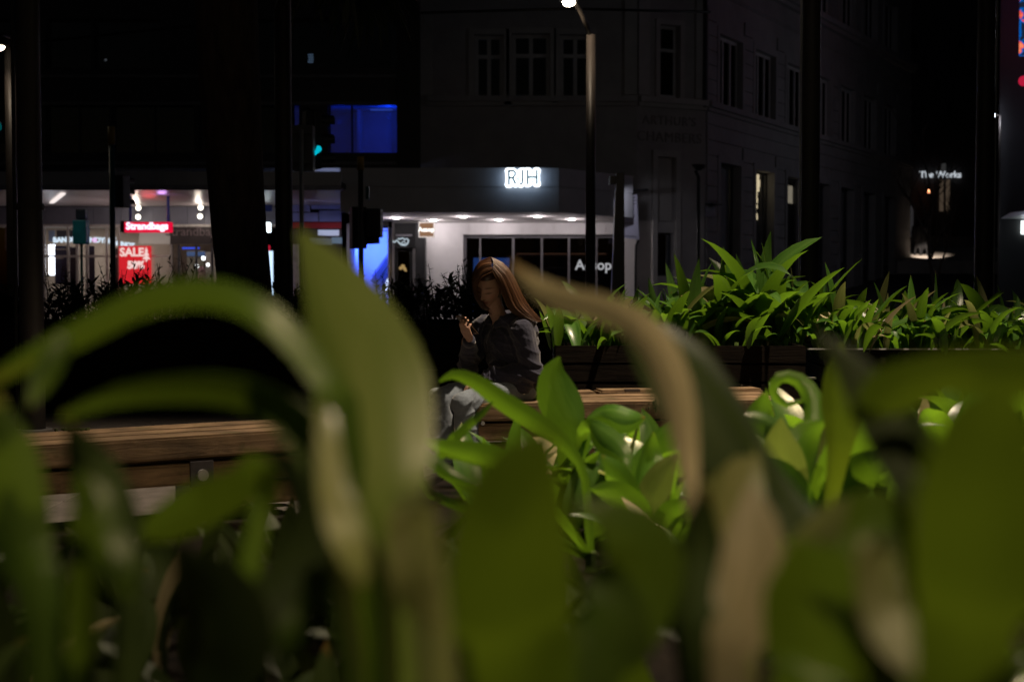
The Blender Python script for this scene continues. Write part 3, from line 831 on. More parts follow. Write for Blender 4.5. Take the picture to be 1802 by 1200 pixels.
# shop units, left to right
room_w = ROOM_PALE
WARM_W = mat('warm_shop_wall', (0.52, 0.44, 0.36), 0.8, 0.08, 2)
MB().obox(FS, ts(-40), ts(300), -2.6, -2.5, 0, zbnd0).build('shop_back_wall', WARM_W, MBD)
MB().obox(FS, ts(-40), ts(500), -2.5, 0.2, 0.02, 0.14).build('shop_floor', mat('shop_floor', (0.25, 0.23, 0.21), 0.5), MBD)
MB().obox(FS, ts(-40), ts(500), -2.5, -0.05, zbnd0 - 0.02, zbnd0 + 0.05).build('shop_ceiling', ROOM_PALE, MBD)
w = MB()
for px in (76, 118, 134, 152, 186, 208, 300):
    w.obox(FS, ts(px) - 0.03, ts(px) + 0.03, -0.14, -0.06, 0.14, zbnd0 - 0.08)
w.obox(FS, ts(76), ts(300), -0.137, -0.063, 1.62 + 0.3, 1.68 + 0.3)
sf = w.build('shop_front', mat('shop_mullion', (0.45, 0.42, 0.40), 0.4), MBD)
MB().obox(FS, ts(-20), ts(300), -0.11, -0.1, 0.15, zbnd0 - 0.09).build('pane', PANE, sf)
for (a, b, y0, y1, m, dn, nm) in (
        (75.5, 86.5, 430, 484, glow('white_tube_panel', (0.92, 0.94, 1.0), 7.0), -0.5, 'light_panel'),
        (88, 111, 432, 500, mat('navy_poster', (0.03, 0.035, 0.09), 0.5, 0.5, 5), -0.4, 'poster'),
        (113, 126, 434, 520, mat('dark_poster', (0.02, 0.02, 0.05), 0.5, 0.5, 5), -0.45, 'poster'),
        (88, 126, 404, 420, mat('dark_board', (0.02, 0.02, 0.035), 0.5, 0.3, 5), -0.6, 'header_board'),
        (76, 86, 405, 424, mat('pale_blue_board', (0.35, 0.42, 0.6), 0.5, 0.1, 5), -0.5, 'header_board'),
        (139, 155, 432, 520, mat('dark_poster', (0.02, 0.02, 0.05)), -0.6, 'poster'),
        (184, 205, 436, 520, mat('brown_board', (0.12, 0.08, 0.07), 0.6), -0.7, 'display_case'),
        (0, 14, 396, 440, mat('mauve_board', (0.2, 0.13, 0.2), 0.6), -0.4, 'header_board')):
    t0, t1 = ts(a), ts(b)
    z1, z0 = tz((a + b) / 2, y0, FS)[1], max(0.2, tz((a + b) / 2, y1, FS)[1])
    MB().obox(FS, t0, t1, dn - 0.05, dn, z0, z1).build(nm, m, MBD)
for k, y in enumerate((437, 453)):
    MB().obox(FS, ts(89), ts(110 - 6 * k), -0.395, -0.385, tz(100, y + 2.4, FS)[1], tz(100, y, FS)[1]).build('poster_line', mat('poster_line', (0.5, 0.42, 0.38)), MBD)
# curved neon words in the first window
NEON = glow('neon_white', (0.80, 0.92, 1.0), 1.3); NEONP = glow('neon_pink', (1.0, 0.25, 0.75), 1.5)
def arc_text(words, pxs, z_off, size, m):
    for wd, (px, py), ang in zip(words, pxs, z_off):
        p = on_plane(px, py, FS[0] - FS[2] * 0.3, FS[2])
        u = Vector((math.cos(ang), 0, -math.sin(ang))); up = Vector((math.sin(ang), 0, math.cos(ang)))
        link_mesh('neon_word', text_mesh(wd, size, p, u, up, 0.02, 0.012), m, MBD, label='glowing curved shop window lettering')
arc_text(['BANDDI'], [(116, 422.5)], [-0.02], 0.20, NEON)
arc_text(['JINDY', 'M'], [(168, 423), (189, 424)], [0.02, 0.1], 0.20, NEON)
arc_text(['V'], [(200, 423)], [0.1], 0.2, NEON)
arc_text(['INNNOT'], [(216, 430)], [0.13], 0.17, NEON)
arc_text(['O'], [(166.5, 423)], [0], 0.16, NEONP)
arc_text(['da'], [(7, 380)], [0], 0.36, BLACK)
# red shop
DRK = mat('dark_shopfront', (0.035, 0.028, 0.03), 0.5, 0.2, 4)
MB().obox(FS, ts(300), ts(372), -0.12, 0.02, tz(330, 430, FS)[1], zbnd0 - 0.08).build('shop_fascia', DRK, MBD)
p = on_plane(340, 408, FS[0] + FS[2] * 0.035, FS[2])
link_mesh('shop_lettering', text_mesh('Strandbags', 0.37, p, (1, 0, 0), (0, 0, 1), 0.02), mat('dull_letters', (0.17, 0.13, 0.14), 0.5), MBD, label='unlit grey shop name on the dark fascia')
MB().obox(FS, ts(268), ts(380), -2.4, -2.3, 0, zbnd0).build('shop_back_wall', mat('shop_brown', (0.10, 0.075, 0.06), 0.8), MBD)
w = MB()
for px in (300, 313, 344, 372): w.obox(FS, ts(px) - 0.03, ts(px) + 0.03, -0.14, -0.07, 0.14, tz(330, 431, FS)[1])
w.obox(FS, ts(300), ts(372), -0.137, -0.073, 0.142, 0.22)
sf2 = w.build('shop_front', FRAME_DARK, MBD)
MB().obox(FS, ts(302), ts(372), -0.11, -0.1, 0.15, tz(330, 431, FS)[1]).build('pane', PANE, sf2)
MB().obox(FS, ts(308), ts(338), -1.6, -1.5, 0.4, tz(320, 440, FS)[1]).build('display_case', mat('display_grey', (0.28, 0.27, 0.2), 0.6), MBD)
MB().obox(FS, ts(308), ts(342), -1.49, -1.47, tz(320, 449, FS)[1], tz(320, 441, FS)[1]).build('display_header', glow('display_blue', (0.25, 0.4, 0.8), 0.28), MBD)
MB().obox(FS, ts(345), ts(373), -1.3, -1.2, 0.3, tz(350, 442, FS)[1]).build('display_case', mat('display_beige', (0.42, 0.36, 0.3), 0.6), MBD)
MB().obox(FS, ts(303), ts(314), -0.06, -0.04, tz(308, 426, FS)[1], tz(308, 420, FS)[1]).build('notice', mat('notice_pale', (0.5, 0.45, 0.45)), MBD)
MB().obox(FS, ts(308), ts(339), -0.9, -0.88, tz(320, 437, FS)[1], tz(320, 434, FS)[1]).build('neon_line', glow('blue_neon', (0.05, 0.12, 1.0), 1.0), MBD)
for (x, y, r) in ((358, 454.5, .06), (346, 468.5, .06), (366, 466, .05)):
    MB().ball(on_plane(x, y, FS[0] - FS[2] * 0.7, FS[2]), r, 10, 8).build('display_bulb', glow('bulb_white', (1, 1, 0.95), 5.0), MBD)
# pink garment on a stand
q = on_plane(355, 487, FS[0] - FS[2] * 0.5, FS[2])
MB().tube([q + Vector((0, 0, -0.35)), q + Vector((0.02, 0, 0.0)), q + Vector((0, 0, 0.2)), q + Vector((0, 0, 0.3))], [0.17, 0.12, 0.1, 0.04], 10).build('display_garment', mat('pink_cloth', (0.75, 0.4, 0.45), 0.8), MBD)
# poster SALE
px0, px1 = 210.5, 267
tA, tB = ts(px0), ts(px1); zt1, zt0 = tz(239, 433, FS)[1], tz(239, 500, FS)[1]
pst = MB().obox(FS, tA, tB, 0.05, 0.08, zt0, zt1).build('sale_poster', glow('red_lit_poster', (0.72, 0.02, 0.03), 0.85), MBD, label='glowing red poster with white sale lettering')
POW = glow('poster_white', (1.0, 0.72, 0.68), 0.9)
p = on_plane(232, 444.5, FS[0] + FS[2] * 0.092, FS[2])
link_mesh('lettering', text_mesh('SALE', 0.33, p, (1, 0, 0), (0, 0, 1), 0.012, 0.012), POW, pst)
p = on_plane(239, 467, FS[0] + FS[2] * 0.092, FS[2])
link_mesh('lettering', text_mesh('50%', 0.28, p, (1, 0, 0), (0, 0, 1), 0.012, 0.02), POW, pst)
p = on_plane(257.5, 446, FS[0] + FS[2] * 0.092, FS[2])
mb = MB()
for k in range(3):
    hw = 0.05 + 0.035 * k; zc = p.z + 0.12 - 0.11 * k
    n = len(mb.v)
    for yy in (p.y - 0.006, p.y + 0.006):
        mb.v += [Vector((p.x - hw, yy, zc - 0.07)), Vector((p.x + hw, yy, zc - 0.07)), Vector((p.x, yy, zc + 0.07))]
    mb.f += [(n, n + 1, n + 2), (n + 5, n + 4, n + 3), (n, n + 3, n + 4, n + 1), (n + 1, n + 4, n + 5, n + 2), (n + 2, n + 5, n + 3, n)]
mb.box(p.x - 0.02, p.x + 0.02, p.y - 0.005, p.y + 0.005, p.z - 0.24, p.z - 0.17).build('tree_emblem', POW, pst)
# hanging red sign box
ys_ = 36.2
hsr = root('hanging_red_sign', tuple(P(258, 398, ys_)), 'red lightbox sign with white lettering hung on two posts under the canopy', 'sign')
a_, b_ = P(219, 409, ys_), P(300, 391, ys_)
MB().box(a_.x - 0.10, a_.x - 0.004, ys_ - 0.02, ys_ + 0.25, a_.z, b_.z + 0.03).build('end_cap', BLACK, hsr)
MB().box(a_.x, b_.x, ys_, ys_ + 0.25, a_.z, b_.z).build('lightbox', glow('red_lightbox', (0.80, 0.005, 0.045), 0.95), hsr)
link_mesh('lettering', text_mesh('Strandbags', 0.245, (P(259, 398.5, ys_).x, ys_ - 0.012, P(259, 398.5, ys_).z), (1, 0, 0), (0, 0, 1), 0.01, 0.01), glow('sign_letters_white', (1.0, 0.80, 0.98), 1.5), hsr)
for px in (227, 294):
    x = P(px, 380, ys_).x
    MB().tube([(x, ys_ + 0.12, b_.z), (x, ys_ + 0.12, zs0 + 0.03)], 0.035, 8).build('post', mat('blue_post', (0.05, 0.12, 0.35), 0.4), hsr)
# spots below the soffit, the lower two glowing in place of their reflections
for (x, y) in ((243.5, 366), (353, 365.5), (243, 382), (352, 381)):
    yy = 39.9 if y < 375 else 40.6
    q = P(x, y, yy)
    MB().ball(q, 0.075, 12, 8).build('spot_and_reflection', glow('spot_white', (1.0, 0.93, 0.78), 4.0), cy)
    lamp_light('POINT', 'spot_glow', q + Vector((0, -0.3, -0.12)), 5, (1.0, 0.86, 0.72), cy, 0.06)
_pz = Vector((0, 0, zs0 - 0.01)); _up1 = Vector((0, 0, 1))
n_, f_ = on_plane(111, 341, _pz, _up1), on_plane(91, 357, _pz, _up1)
q = n_
MB().hexa([n_ + Vector((-.06, 0, -.02)), n_ + Vector((.06, 0, -.02)), f_ + Vector((.06, 0, -.02)), f_ + Vector((-.06, 0, -.02)),
           n_ + Vector((-.06, 0, .02)), n_ + Vector((.06, 0, .02)), f_ + Vector((.06, 0, .02)), f_ + Vector((-.06, 0, .02))]).build('soffit_glare', glow('glare_white', (1.0, 0.88, 0.84), 1.0), cy)  # glowing streak standing in for a reflected glare on the soffit
lamp_light('AREA', 'canopy_fill', (q.x, 37.5, zs0 - 0.1), 12, (1.0, 0.86, 0.78), cy, size=1.5, size_y=3, target=(q.x + 0.6, 39.5, 0))  # added light under the canopy, beside the painted glare
for px, e in ((20, 9), (125, 12), (180, 13), (250, 8), (340, 7)):
    q = P(px, 420, 41.9)
    lamp_light('AREA', 'shop_light', (q.x, 42.1, zbnd0 - 0.12), e, (1.0, 0.85, 0.72), MBD, size=0.8, size_y=0.8, target=(q.x, 42.4, 0))
lamp_light('AREA', 'soffit_wash', (P(180, 400, 38.5).x, 38.2, 1.2), 14, (1.0, 0.82, 0.80), cy, size=4.5, size_y=1.6, target=(P(180, 400, 38.5).x, 38.0, 4))
lamp_light('POINT', 'red_glow', tuple(P(262, 372, 37.5)), 4, (1.0, 0.12, 0.12), cy, 0.2)
lamp_light('POINT', 'violet_glow', tuple(P(285, 352, 35.5)), 3, (0.7, 0.35, 1.0), cy, 0.12)
# end of the row: pale blue panels, a red band, an alley filled with blue light
edges = [(457, 479, 344, 372, 'navy', (0.03, 0.06, 0.25)), (488, 546, 337, 373, 'pale_blue', (0.30, 0.36, 0.75)), (547, 601, 337, 368, 'pale_blue', (0.26, 0.32, 0.72)),
         (488, 560, 374, 390, 'pale_blue', (0.34, 0.38, 0.72)), (561, 601, 370, 390, 'pale_blue', (0.26, 0.32, 0.7)), (488, 601, 391, 402, 'red', (0.5, 0.04, 0.05)), (488, 601, 403, 520, 'dark', (0.09, 0.07, 0.07))]
FE, LE = frame((-8.6, 40.2), (-4.9, 40.2), (0, 0))
for (a, b, y0, y1, nm, c) in edges:
    t0, t1 = tz(a, 400, FE)[0], tz(b, 400, FE)[0]
    MB().obox(FE, t0 + 0.01, t1 - 0.01, -0.1, 0, max(0.15, tz(500, y1, FE)[1]), tz(500, y0, FE)[1] - 0.008).build('wall_panel', mat('panel_' + nm + str(a), c, 0.4, 0.08, 2), MBD)
def plate(a, b, y0, y1, m, nm, fr=FE, off=0.03, label=None, parent=None):
    return MB().obox(fr, tz(a, (y0 + y1) / 2, fr)[0], tz(b, (y0 + y1) / 2, fr)[0], off, off + 0.05, tz(a, y1, fr)[1], tz(a, y0, fr)[1]).build(nm, m, parent or MBD, label=label)
plate(454, 478, 335, 343, glow('pale_violet_light', (0.55, 0.6, 1.0), 0.9), 'light_panel')
plate(463, 477, 392, 409, glow('white_lightbox', (0.85, 0.97, 1.0), 4.0), 'light_box', label='small white lightbox sign beside the trunk')
plate(472, 481, 442, 520, glow('cool_white_strip', (0.55, 0.75, 1.0), 1.4), 'light_panel')
plate(470, 476, 432, 442, glow('red_light', (0.8, 0.02, 0.06), 0.5), 'light_panel')
plate(560, 597, 405, 415, glow('pale_sign', (0.6, 0.66, 0.95), 0.55), 'sign_panel')
plate(584, 602, 418, 429, glow('pale_sign2', (0.3, 0.42, 0.6), 0.3), 'sign_panel')
plate(545, 585, 420, 432, glow('pale_sign3', (0.3, 0.33, 0.36), 0.25), 'sign_panel')
plate(510, 528, 430, 520, mat('pale_column', (0.55, 0.5, 0.55), 0.6), 'column')
lamp_light('AREA', 'blue_wash', tuple(P(560, 340, 38.4)), 26, (0.5, 0.58, 1.0), MBD, size=1.5, size_y=0.5, target=tuple(P(545, 380, 40.2)))
# alley
ya = 43.0
xa0, xa1 = P(622, 450, 41).x, P(689, 450, 41).x
AL = mat('alley_wall', (0.55, 0.56, 0.62), 0.6, 0.05, 2)
MB().box(xa0, xa1, ya, ya + 0.1, 0, 2.75).box(xa0 - 0.1, xa0, 40.2, ya, 0, 2.85).box(xa1 - .05, xa1, 40.3, ya - 0.005, 0, 2.75).build('alley_wall', AL, MBD, label='alley wall flooded with blue light')
MB().box(xa0, xa1, 40.0, 40.2, tz(655, 398, FL)[1], 2.9).build('alley_lintel', DRK, MBD)
def slope(xA, yA, xB, yB, wid, nm, m):
    p, q = P(xA, yA, ya - 0.4), P(xB, yB, ya - 0.4)
    d = (q - p).normalized(); up = Vector((0, 1, 0)).cross(d).normalized() * wid
    mb = MB().hexa([p - up, q - up, q - up + Vector((0, .2, 0)), p - up + Vector((0, .2, 0)), p + up, q + up, q + up + Vector((0, .2, 0)), p + up + Vector((0, .2, 0))])
    mb.build(nm, m, MBD)
slope(655, 498, 690, 447, 0.085, 'handrail', mat('rail_dark', (0.05, 0.05, 0.09), 0.4))
slope(664, 510, 690, 470, 0.05, 'handrail', mat('rail_dark', (0.05, 0.05, 0.09), 0.4))
slope(654, 488, 690, 438, 0.03, 'handrail', mat('rail_mid', (0.2, 0.18, 0.35), 0.4))
mb = MB()
for k in range(6):
    q = P(676 + k * 1.8, 513 - k * 4.2, ya - 0.7); mb.ball(q, 0.045 + 0.015 * (k > 3), 8, 6)
mb.each('stair_light', glow('stair_light', (0.6, 0.7, 1.0), 3.0), MBD)
mb = MB().box(xa0 + .1, xa1 - .1, 41.2, 41.35, 2.72, 2.76)
mb.build('blue_tube', glow('blue_tube', (0.12, 0.2, 1.0), 2.0), MBD)
lamp_light('AREA', 'blue_flood', ((xa0 + xa1) / 2, 41.6, 2.5), 115, (0.06, 0.14, 1.0), MBD, size=0.9, size_y=0.5, target=((xa0 + xa1) / 2, 42.95, 1.3))
# ================================================================== far end of the hill street
fb = root('far_shop_block', (24, 88, 4), 'dark far block up the hill street with a small white lit name over its door', 'building')
YF = 84.0
xL, xR = P(1588, 300, YF).x, P(1760, 300, YF).x
MB().box(xL - 4, xR + 14, YF, YF + 12, 2, 34).build('wall', mat('far_wall', (0.06, 0.055, 0.055), 0.8, 0.3, 0.5), fb)
def fplate(a, b, y0, y1, m, nm, off=0.1, label=None):
    p, q = P(a, y1, YF - off), P(b, y0, YF - off)
    return MB().box(p.x, q.x, YF - off - 0.08, YF - off, p.z, q.z).build(nm, m, fb, label=label)
p = P(1655, 308, YF - 0.3)
link_mesh('lettering', text_mesh('The Works', 0.52, p, (1, 0, 0), (0, 0, 1), 0.03, 0.012), glow('far_sign_white', (0.85, 0.92, 1.0), 0.6), fb, label='small white lit shop name')
fplate(1584, 1586.5, 352, 420, glow('far_bright_edge', (1.0, 0.95, 0.85), 0.45), 'lit_door_edge')
fplate(1587.5, 1593, 358, 418, glow('far_door_glow', (1.0, 0.85, 0.65), 0.13), 'lit_door')
fplate(1597, 1607, 362, 420, glow('far_window_dim', (0.8, 0.75, 0.8), 0.025), 'window_bay')
fplate(1653, 1660, 316, 372, glow('far_window_tan', (1.0, 0.72, 0.5), 0.05), 'window_bay')
fplate(1664, 1671, 316, 372, glow('far_window_tan', (1.0, 0.72, 0.5), 0.05), 'window_bay')
fplate(1664, 1668, 352, 376, glow('far_window_warm', (1.0, 0.7, 0.42), 0.09), 'window_bay')
fplate(1656, 1664, 288, 302, glow('far_gable', (0.8, 0.8, 0.8), 0.03), 'gable_light')
for k in range(9):
    fplate(1600 + 22 * k % 170, 1608 + 22 * k % 170, 60 + 40 * (k % 4), 84 + 40 * (k % 4), mat('far_window_dark', (0.02, 0.02, 0.025), 0.2), 'window', off=0.02)
MB().ball(P(1635, 337, YF - 1), 0.10, 8, 6).build('red_door_lamp', glow('red_orange_lamp', (1.0, 0.36, 0.16), 5.0), fb)
# lit stretch of pavement and two walkers
pl = root('shop_door_lamp', tuple(P(1622, 415, 63.0)), 'small lamp throwing a pool of light on the hill pavement', 'lamp')
MB().ball(P(1586, 334, 63), 0.05, 8, 6).build('bulb', glow('door_lamp_white', (0.9, 0.92, 1.0), 0.35), pl)
lamp_light('SPOT', 'pool_beam', P(1620, 405, 60.5), 480, (1.0, 0.84, 0.68), pl, 0.1, P(1632, 452, 62), R(44), 0.35)
gp = MB()
def hz(x, y):  # height of the hill street surface (bilinear over its top)
    v = (y - 41) / 69.0
    return max(0.02, 0.02 + 6.48 * v)
def limb_mesh(name, chains, voxel, smooth_it=4):
    """chains: lists of (point, radius); tubes with ball ends merged into one continuous skin"""
    mb = MB()
    for ch in chains:
        pts = [Vector(c[0]) for c in ch]; rad = [c[1] for c in ch]
        mb.tube(pts, rad, 12)
        for p_, r_ in zip(pts, rad): mb.ball(p_, r_ * 0.99, 12, 8)
    me = mb.mesh(name)
    o = bpy.data.objects.new(name, me); COL.objects.link(o)
    rm = o.modifiers.new('r', 'REMESH'); rm.mode = 'VOXEL'; rm.voxel_size = voxel
    if smooth_it:
        sm = o.modifiers.new('s', 'SMOOTH'); sm.iterations = smooth_it; sm.factor = 0.5
    dg = bpy.context.evaluated_depsgraph_get(); dg.update()
    out = bpy.data.meshes.new_from_object(o.evaluated_get(dg))
    bpy.data.objects.remove(o); bpy.data.meshes.remove(me)
    return out
ramp = MB()
q0, q1 = P(1578, 457, 62), P(1668, 457, 62)
sl = MB().hexa([(q0.x - 1, 60, q0.z - 1.5), (q1.x + 3, 60, q0.z - 1.5), (q1.x + 4, 66, q0.z - 1.5), (q0.x - 1, 66, q0.z - 1.5),
                (q0.x - 1, 60, q0.z - 0.1), (q1.x + 3, 60, q0.z - 0.1), (q1.x + 4, 66, q0.z + 0.62), (q0.x - 1, 66, q0.z + 0.62)]).build('hill_pavement', mat('pale_paving', (0.4, 0.36, 0.33), 0.8, 0.2, 3), origin=(q0.x, 62, 0))
tag(sl, 'stretch of pale pavement up the hill lit from a doorway', 'pavement', kind='structure')
CLO = mat('dark_clothes', (0.012, 0.012, 0.014), 0.9)
for k, (px, lab) in enumerate(((1614, 'distant dark walker on the lit hill pavement, the one nearer the stone building'), (1626, 'distant dark walker on the lit hill pavement, the one nearer the bare tree'))):
    b = P(px, 456, 62.6)
    s = 0.16
    S = lambda dx, dz, dy=0: b + Vector((dx, dy, dz))
    per = limb_mesh('person', [[(S(0, 0.85), .14), (S(0, 1.1), .15), (S(0, 1.4), .17), (S(0, 1.48), .07), (S(0, 1.54), .06)],
                               [(S(0, 1.6), .085), (S(0, 1.68), .09)],
                               [(S(-.07, .86), .1), (S(-.09, .45, -.05), .07), (S(-.1, .06, .1), .05), (S(-.11, .03, -.05), .045)],
                               [(S(.07, .86), .1), (S(.1, .45, -.1), .07), (S(.12, .06, -.15), .05), (S(.12, .03, -.28), .045)],
                               [(S(-.2, 1.4), .06), (S(-.25, 1.1), .05), (S(-.22, .85, -.1), .04)], [(S(.2, 1.4), .06), (S(.25, 1.1), .05), (S(.23, .85, -.08), .04)]], 0.035)
    o = link_mesh('person', per, CLO, smooth=True, origin=b)
    tag(o, lab, 'person')
# block at the right edge with the big screen
rb = root('screen_block', (20, 46, 0), 'dark block at the right edge carrying a bright video screen', 'building')
YR = 46.0
xr = P(1757, 300, YR).x
MB().hexa([(xr, YR, 0), (xr + 16, YR, 0), (xr + 22, YR + 10, 0), (xr + 6.2, YR + 10, 0), (xr, YR, 26), (xr + 16, YR, 26), (xr + 22, YR + 10, 26), (xr + 6.2, YR + 10, 26)]).build('wall', mat('dark_block_wall', (0.018, 0.019, 0.021), 0.7, 0.2, 0.6), rb)
q = P(1787, 372, YR - 1.5)
MB().hexa([(P(1772, 381, YR - .7).x, YR - 2.0, P(1790, 380, 44.5).z), (q.x + 8, YR - 2.0, P(1790, 381, 44.5).z), (q.x + 8, YR, P(1790, 381, 44.5).z), (xr + 0.1, YR, P(1790, 381, 44.5).z),
           (P(1772, 381, YR - .7).x + .6, YR - 2.0, P(1790, 370, 44.5).z), (q.x + 8, YR - 2.0, P(1790, 369, 44.5).z), (q.x + 8, YR, P(1790, 369, 44.5).z), (xr + 0.4, YR, P(1790, 370, 44.5).z)]).build('awning', mat('awning_white', (0.65, 0.66, 0.7), 0.5), rb, label='pale awning over the corner shop')
lamp_light('POINT', 'awning_glow', tuple(P(1803, 390, 43.6)), 14, (0.85, 0.9, 1.0), rb, 0.1)
a_, b_ = P(1798, 412, YR - 0.1), P(1840, 389, YR - 0.1)
MB().box(a_.x, b_.x, YR - 0.12, YR - 0.03, a_.z, b_.z).build('lit_window', glow('cool_lit_window', (0.9, 1.0, 0.98), 3.0), rb)
# video screen: flat, angled, its picture is its own light
m, nt, bs = new_mat('video_screen')
L = nt.links.new
tc = nt.nodes.new('ShaderNodeTexCoord'); nz = nt.nodes.new('ShaderNodeTexNoise'); nz.inputs['Scale'].default_value = 2.6; nz.inputs['Detail'].default_value = 1.5; nz.inputs['Distortion'].default_value = 1.2
L(tc.outputs['Object'], nz.inputs['Vector'])
cr = nt.nodes.new('ShaderNodeValToRGB'); cr.color_ramp.interpolation = 'EASE'
e = cr.color_ramp.elements
e[0].position = 0.36; e[0].color = (0.01, 0.015, 0.03, 1); e[1].position = 0.46; e[1].color = (0.0, 0.09, 0.42, 1)
x = e.new(0.52); x.color = (0.0, 0.12, 0.5, 1); x = e.new(0.55); x.color = (0.9, 0.06, 0.05, 1); x = e.new(0.66); x.color = (1.0, 0.25, 0.12, 1)
L(nz.outputs['Fac'], cr.inputs[0]); L(cr.outputs[0], bs.inputs['Emission Color']); bs.inputs['Emission Strength'].default_value = 0.95; bs.inputs['Base Color'].default_value = (0, 0, 0, 1)
ya_ = 44.5
s0, s1 = P(1793, 98, ya_), P(1793, -160, ya_)
MB().hexa([(s0.x, ya_, s0.z), (s0.x + 5, ya_ - 2.2, s0.z), (s0.x + 5.1, ya_ - 2.0, s0.z), (s0.x + 0.1, ya_ + 0.2, s0.z), (s0.x, ya_, s1.z), (s0.x + 5, ya_ - 2.2, s1.z), (s0.x + 5.1, ya_ - 2.0, s1.z), (s0.x + 0.1, ya_ + 0.2, s1.z)]).build('video_screen', m, rb, label='red and blue picture on a tall video screen')
MB().ball(P(1801, 143, ya_), 0.16, 10, 8).build('red_beacon', glow('red_beacon', (0.9, 0.02, 0.08), 0.5), rb)
MB().box(xr + 1, xr + 6, YR - 0.5, YR, 9, 20).build('screen_bracket', BLACK, rb)

# ================================================================== poles, lamps and signals
def pole(px0, px1, Y, top, label, cat='pole', m=POLE_MAT, zbase=0.0, taper=0.9, grp=None):
    c = P((px0 + px1) / 2, 500, Y); r = (px1 - px0) / 2 * Y / FPX
    t = root('street_pole' if cat == 'pole' else 'street_lamp', (c.x, Y, zbase), label, cat, grp)
    MB().tube([(c.x, Y, zbase), (c.x, Y, zbase + 0.3), (c.x, Y, top * 0.5), (c.x, Y, top)], [r * 1.02, r, r * 0.97, r * taper], 20).build('shaft', m, t, smooth=True)
    MB().disc_prism((c.x, Y, zbase), (0, 0, 1), r * 1.55, 0.03, 20).build('base_plate', STEEL, t)
    return t, c, r
def lantern(t, head, arm_from, energy, target, r=0.09, strength=30, spot=None, kind='SPOT', blend=0.7):
    MB().tube([arm_from, (Vector(arm_from) + Vector(head)) / 2 + Vector((0, 0, 0.12)), Vector(head) + Vector((0, 0, 0.1))], 0.035, 8).build('arm', POLE_MAT, t, smooth=True)
    MB().ball(Vector(head) + Vector((0, 0, 0.06)), r * 1.5, 14, 8, (1.3, 1.3, 0.5)).build('hood', POLE_MAT, t, smooth=True)
    MB().ball(Vector(head), r, 14, 8, (1, 1, 0.7)).build('bulb', glow('lamp_bulb', (1.0, 0.86, 0.66), strength), t, smooth=True)
    if energy:
        lamp_light(kind, 'lamp_beam', Vector(head) - Vector((0, 0, 0.1)), energy, LAMP_WARM, t, 0.07, target, spot or R(130), blend)
t, c, r = pole(34, 76, 11.0, 7.5, 'thick dark pole at the left edge, standing on the lit slabs')
MB().tube([(c.x - r - 0.02, 10.98, 0.0), (c.x - r - 0.02, 10.98, 7.4)], 0.014, 6).build('conduit', BLACK, t)
MB().disc_prism((c.x, 11, 1.72), (0, 0, 1), r + 0.012, 0.05, 20).build('band', POLE_MAT, t)
t, c, r = pole(13, 33, 24.0, 5.1, 'slim dark lamp post with a warm lamp, close behind the thick left pole', 'street lamp')
hd = P(-3, 82, 23.4)
lantern(t, hd, (c.x, 24, hd.z + 0.25), 30, (hd.x, 24, 0), 0.1, 30)
t, c, r = pole(485, 516, 14.5, 7.5, 'dark pole just right of the big trunk')
t, c, r = pole(1030, 1048, 19.0, P(1038, 62, 19).z, 'slim lamp post with a warm lamp, in front of the lit white shop', 'street lamp')
hd = P(1001, 4, 18.4)
lantern(t, hd, (c.x, 19, P(1038, 62, 19).z - 0.02), 70, (hd.x + 0.3, 27, 0), 0.085, 38, R(86), blend=0.4)
t, c, r = pole(1408, 1441, 11.8, 7.5, 'pale-edged pole rising behind the raised leaf planter')
MB().tube([(c.x - r - 0.012, 11.78, 0), (c.x - r - 0.012, 11.78, 7.4)], 0.008, 6).build('conduit', STEEL, t)
t, c, r = pole(1714, 1746, 15.0, 7.5, 'dark pole at the right, before the hill street')
MB().tube([(c.x + r + 0.01, 14.98, 0), (c.x + r + 0.01, 14.98, 7.4)], 0.008, 6).build('conduit', STEEL, t)
# the lamp over the benches, standing just outside the picture
t, c, r = pole(2085, 2115, 7.4, 5.3, 'tall lamp post beside the lily planters, its arm reaching out over the occupied bench', 'street lamp')
lantern(t, (KX, KY, KZ), (c.x, 7.4, 5.2), KEY, (0.6, 3.8, 0), 0.1, 30, R(150), blend=0.35)
for (x_, y_, z_, e_, tg, sp_, bl_, lab) in ((BX, BY, BZ, BACK, (0.85, 2.2, 0.5), R(88), 0.5, 'unseen pendant lamp added to light the near bed, the one closer to the viewer'),
                                            (MX, MY, MZ, MID, (MX + 0.1, MY + 0.2, 0), R(74), 0.6, 'unseen pendant lamp added to light the near bed, the one farther out')):
    t = root('pendant_lamp', (x_, y_, z_), lab, 'lamp', 'added lamps over the near bed')  # unseen lamps added to brighten the bed; cable and hood are made up
    MB().tube([(x_ - 9, y_, z_ + 0.9), (x_ - 4, y_, z_ + 0.42), (x_, y_, z_ + 0.3), (x_ + 4, y_, z_ + 0.42), (x_ + 9, y_, z_ + 0.9)], 0.008, 5).build('cable', BLACK, t)
    MB().tube([(x_, y_, z_ + 0.3), (x_, y_, z_ + 0.14), (x_, y_, z_ + 0.1), (x_, y_, z_ - 0.02)], [0.03, 0.05, 0.16, 0.2], 16, cap=False).build('hood', POLE_MAT, t, smooth=True)
    MB().ball((x_, y_, z_ + 0.03), 0.07, 12, 8).build('bulb', glow('lamp_bulb', (1.0, 0.86, 0.66), 30), t, smooth=True)
    lamp_light('SPOT', 'lamp_beam', (x_, y_, z_ - 0.06), e_, (1.0, 0.75, 0.44), t, 0.07, tg, sp_, bl_)
t = root('street_lamp', (13.6, 28, 0), 'cool white street lamp with a bare round bulb across the road', 'street lamp')
MB().tube([(13.6, 28, 0), (13.6, 28, 6.4)], 0.07, 12).build('shaft', POLE_MAT, t, smooth=True)
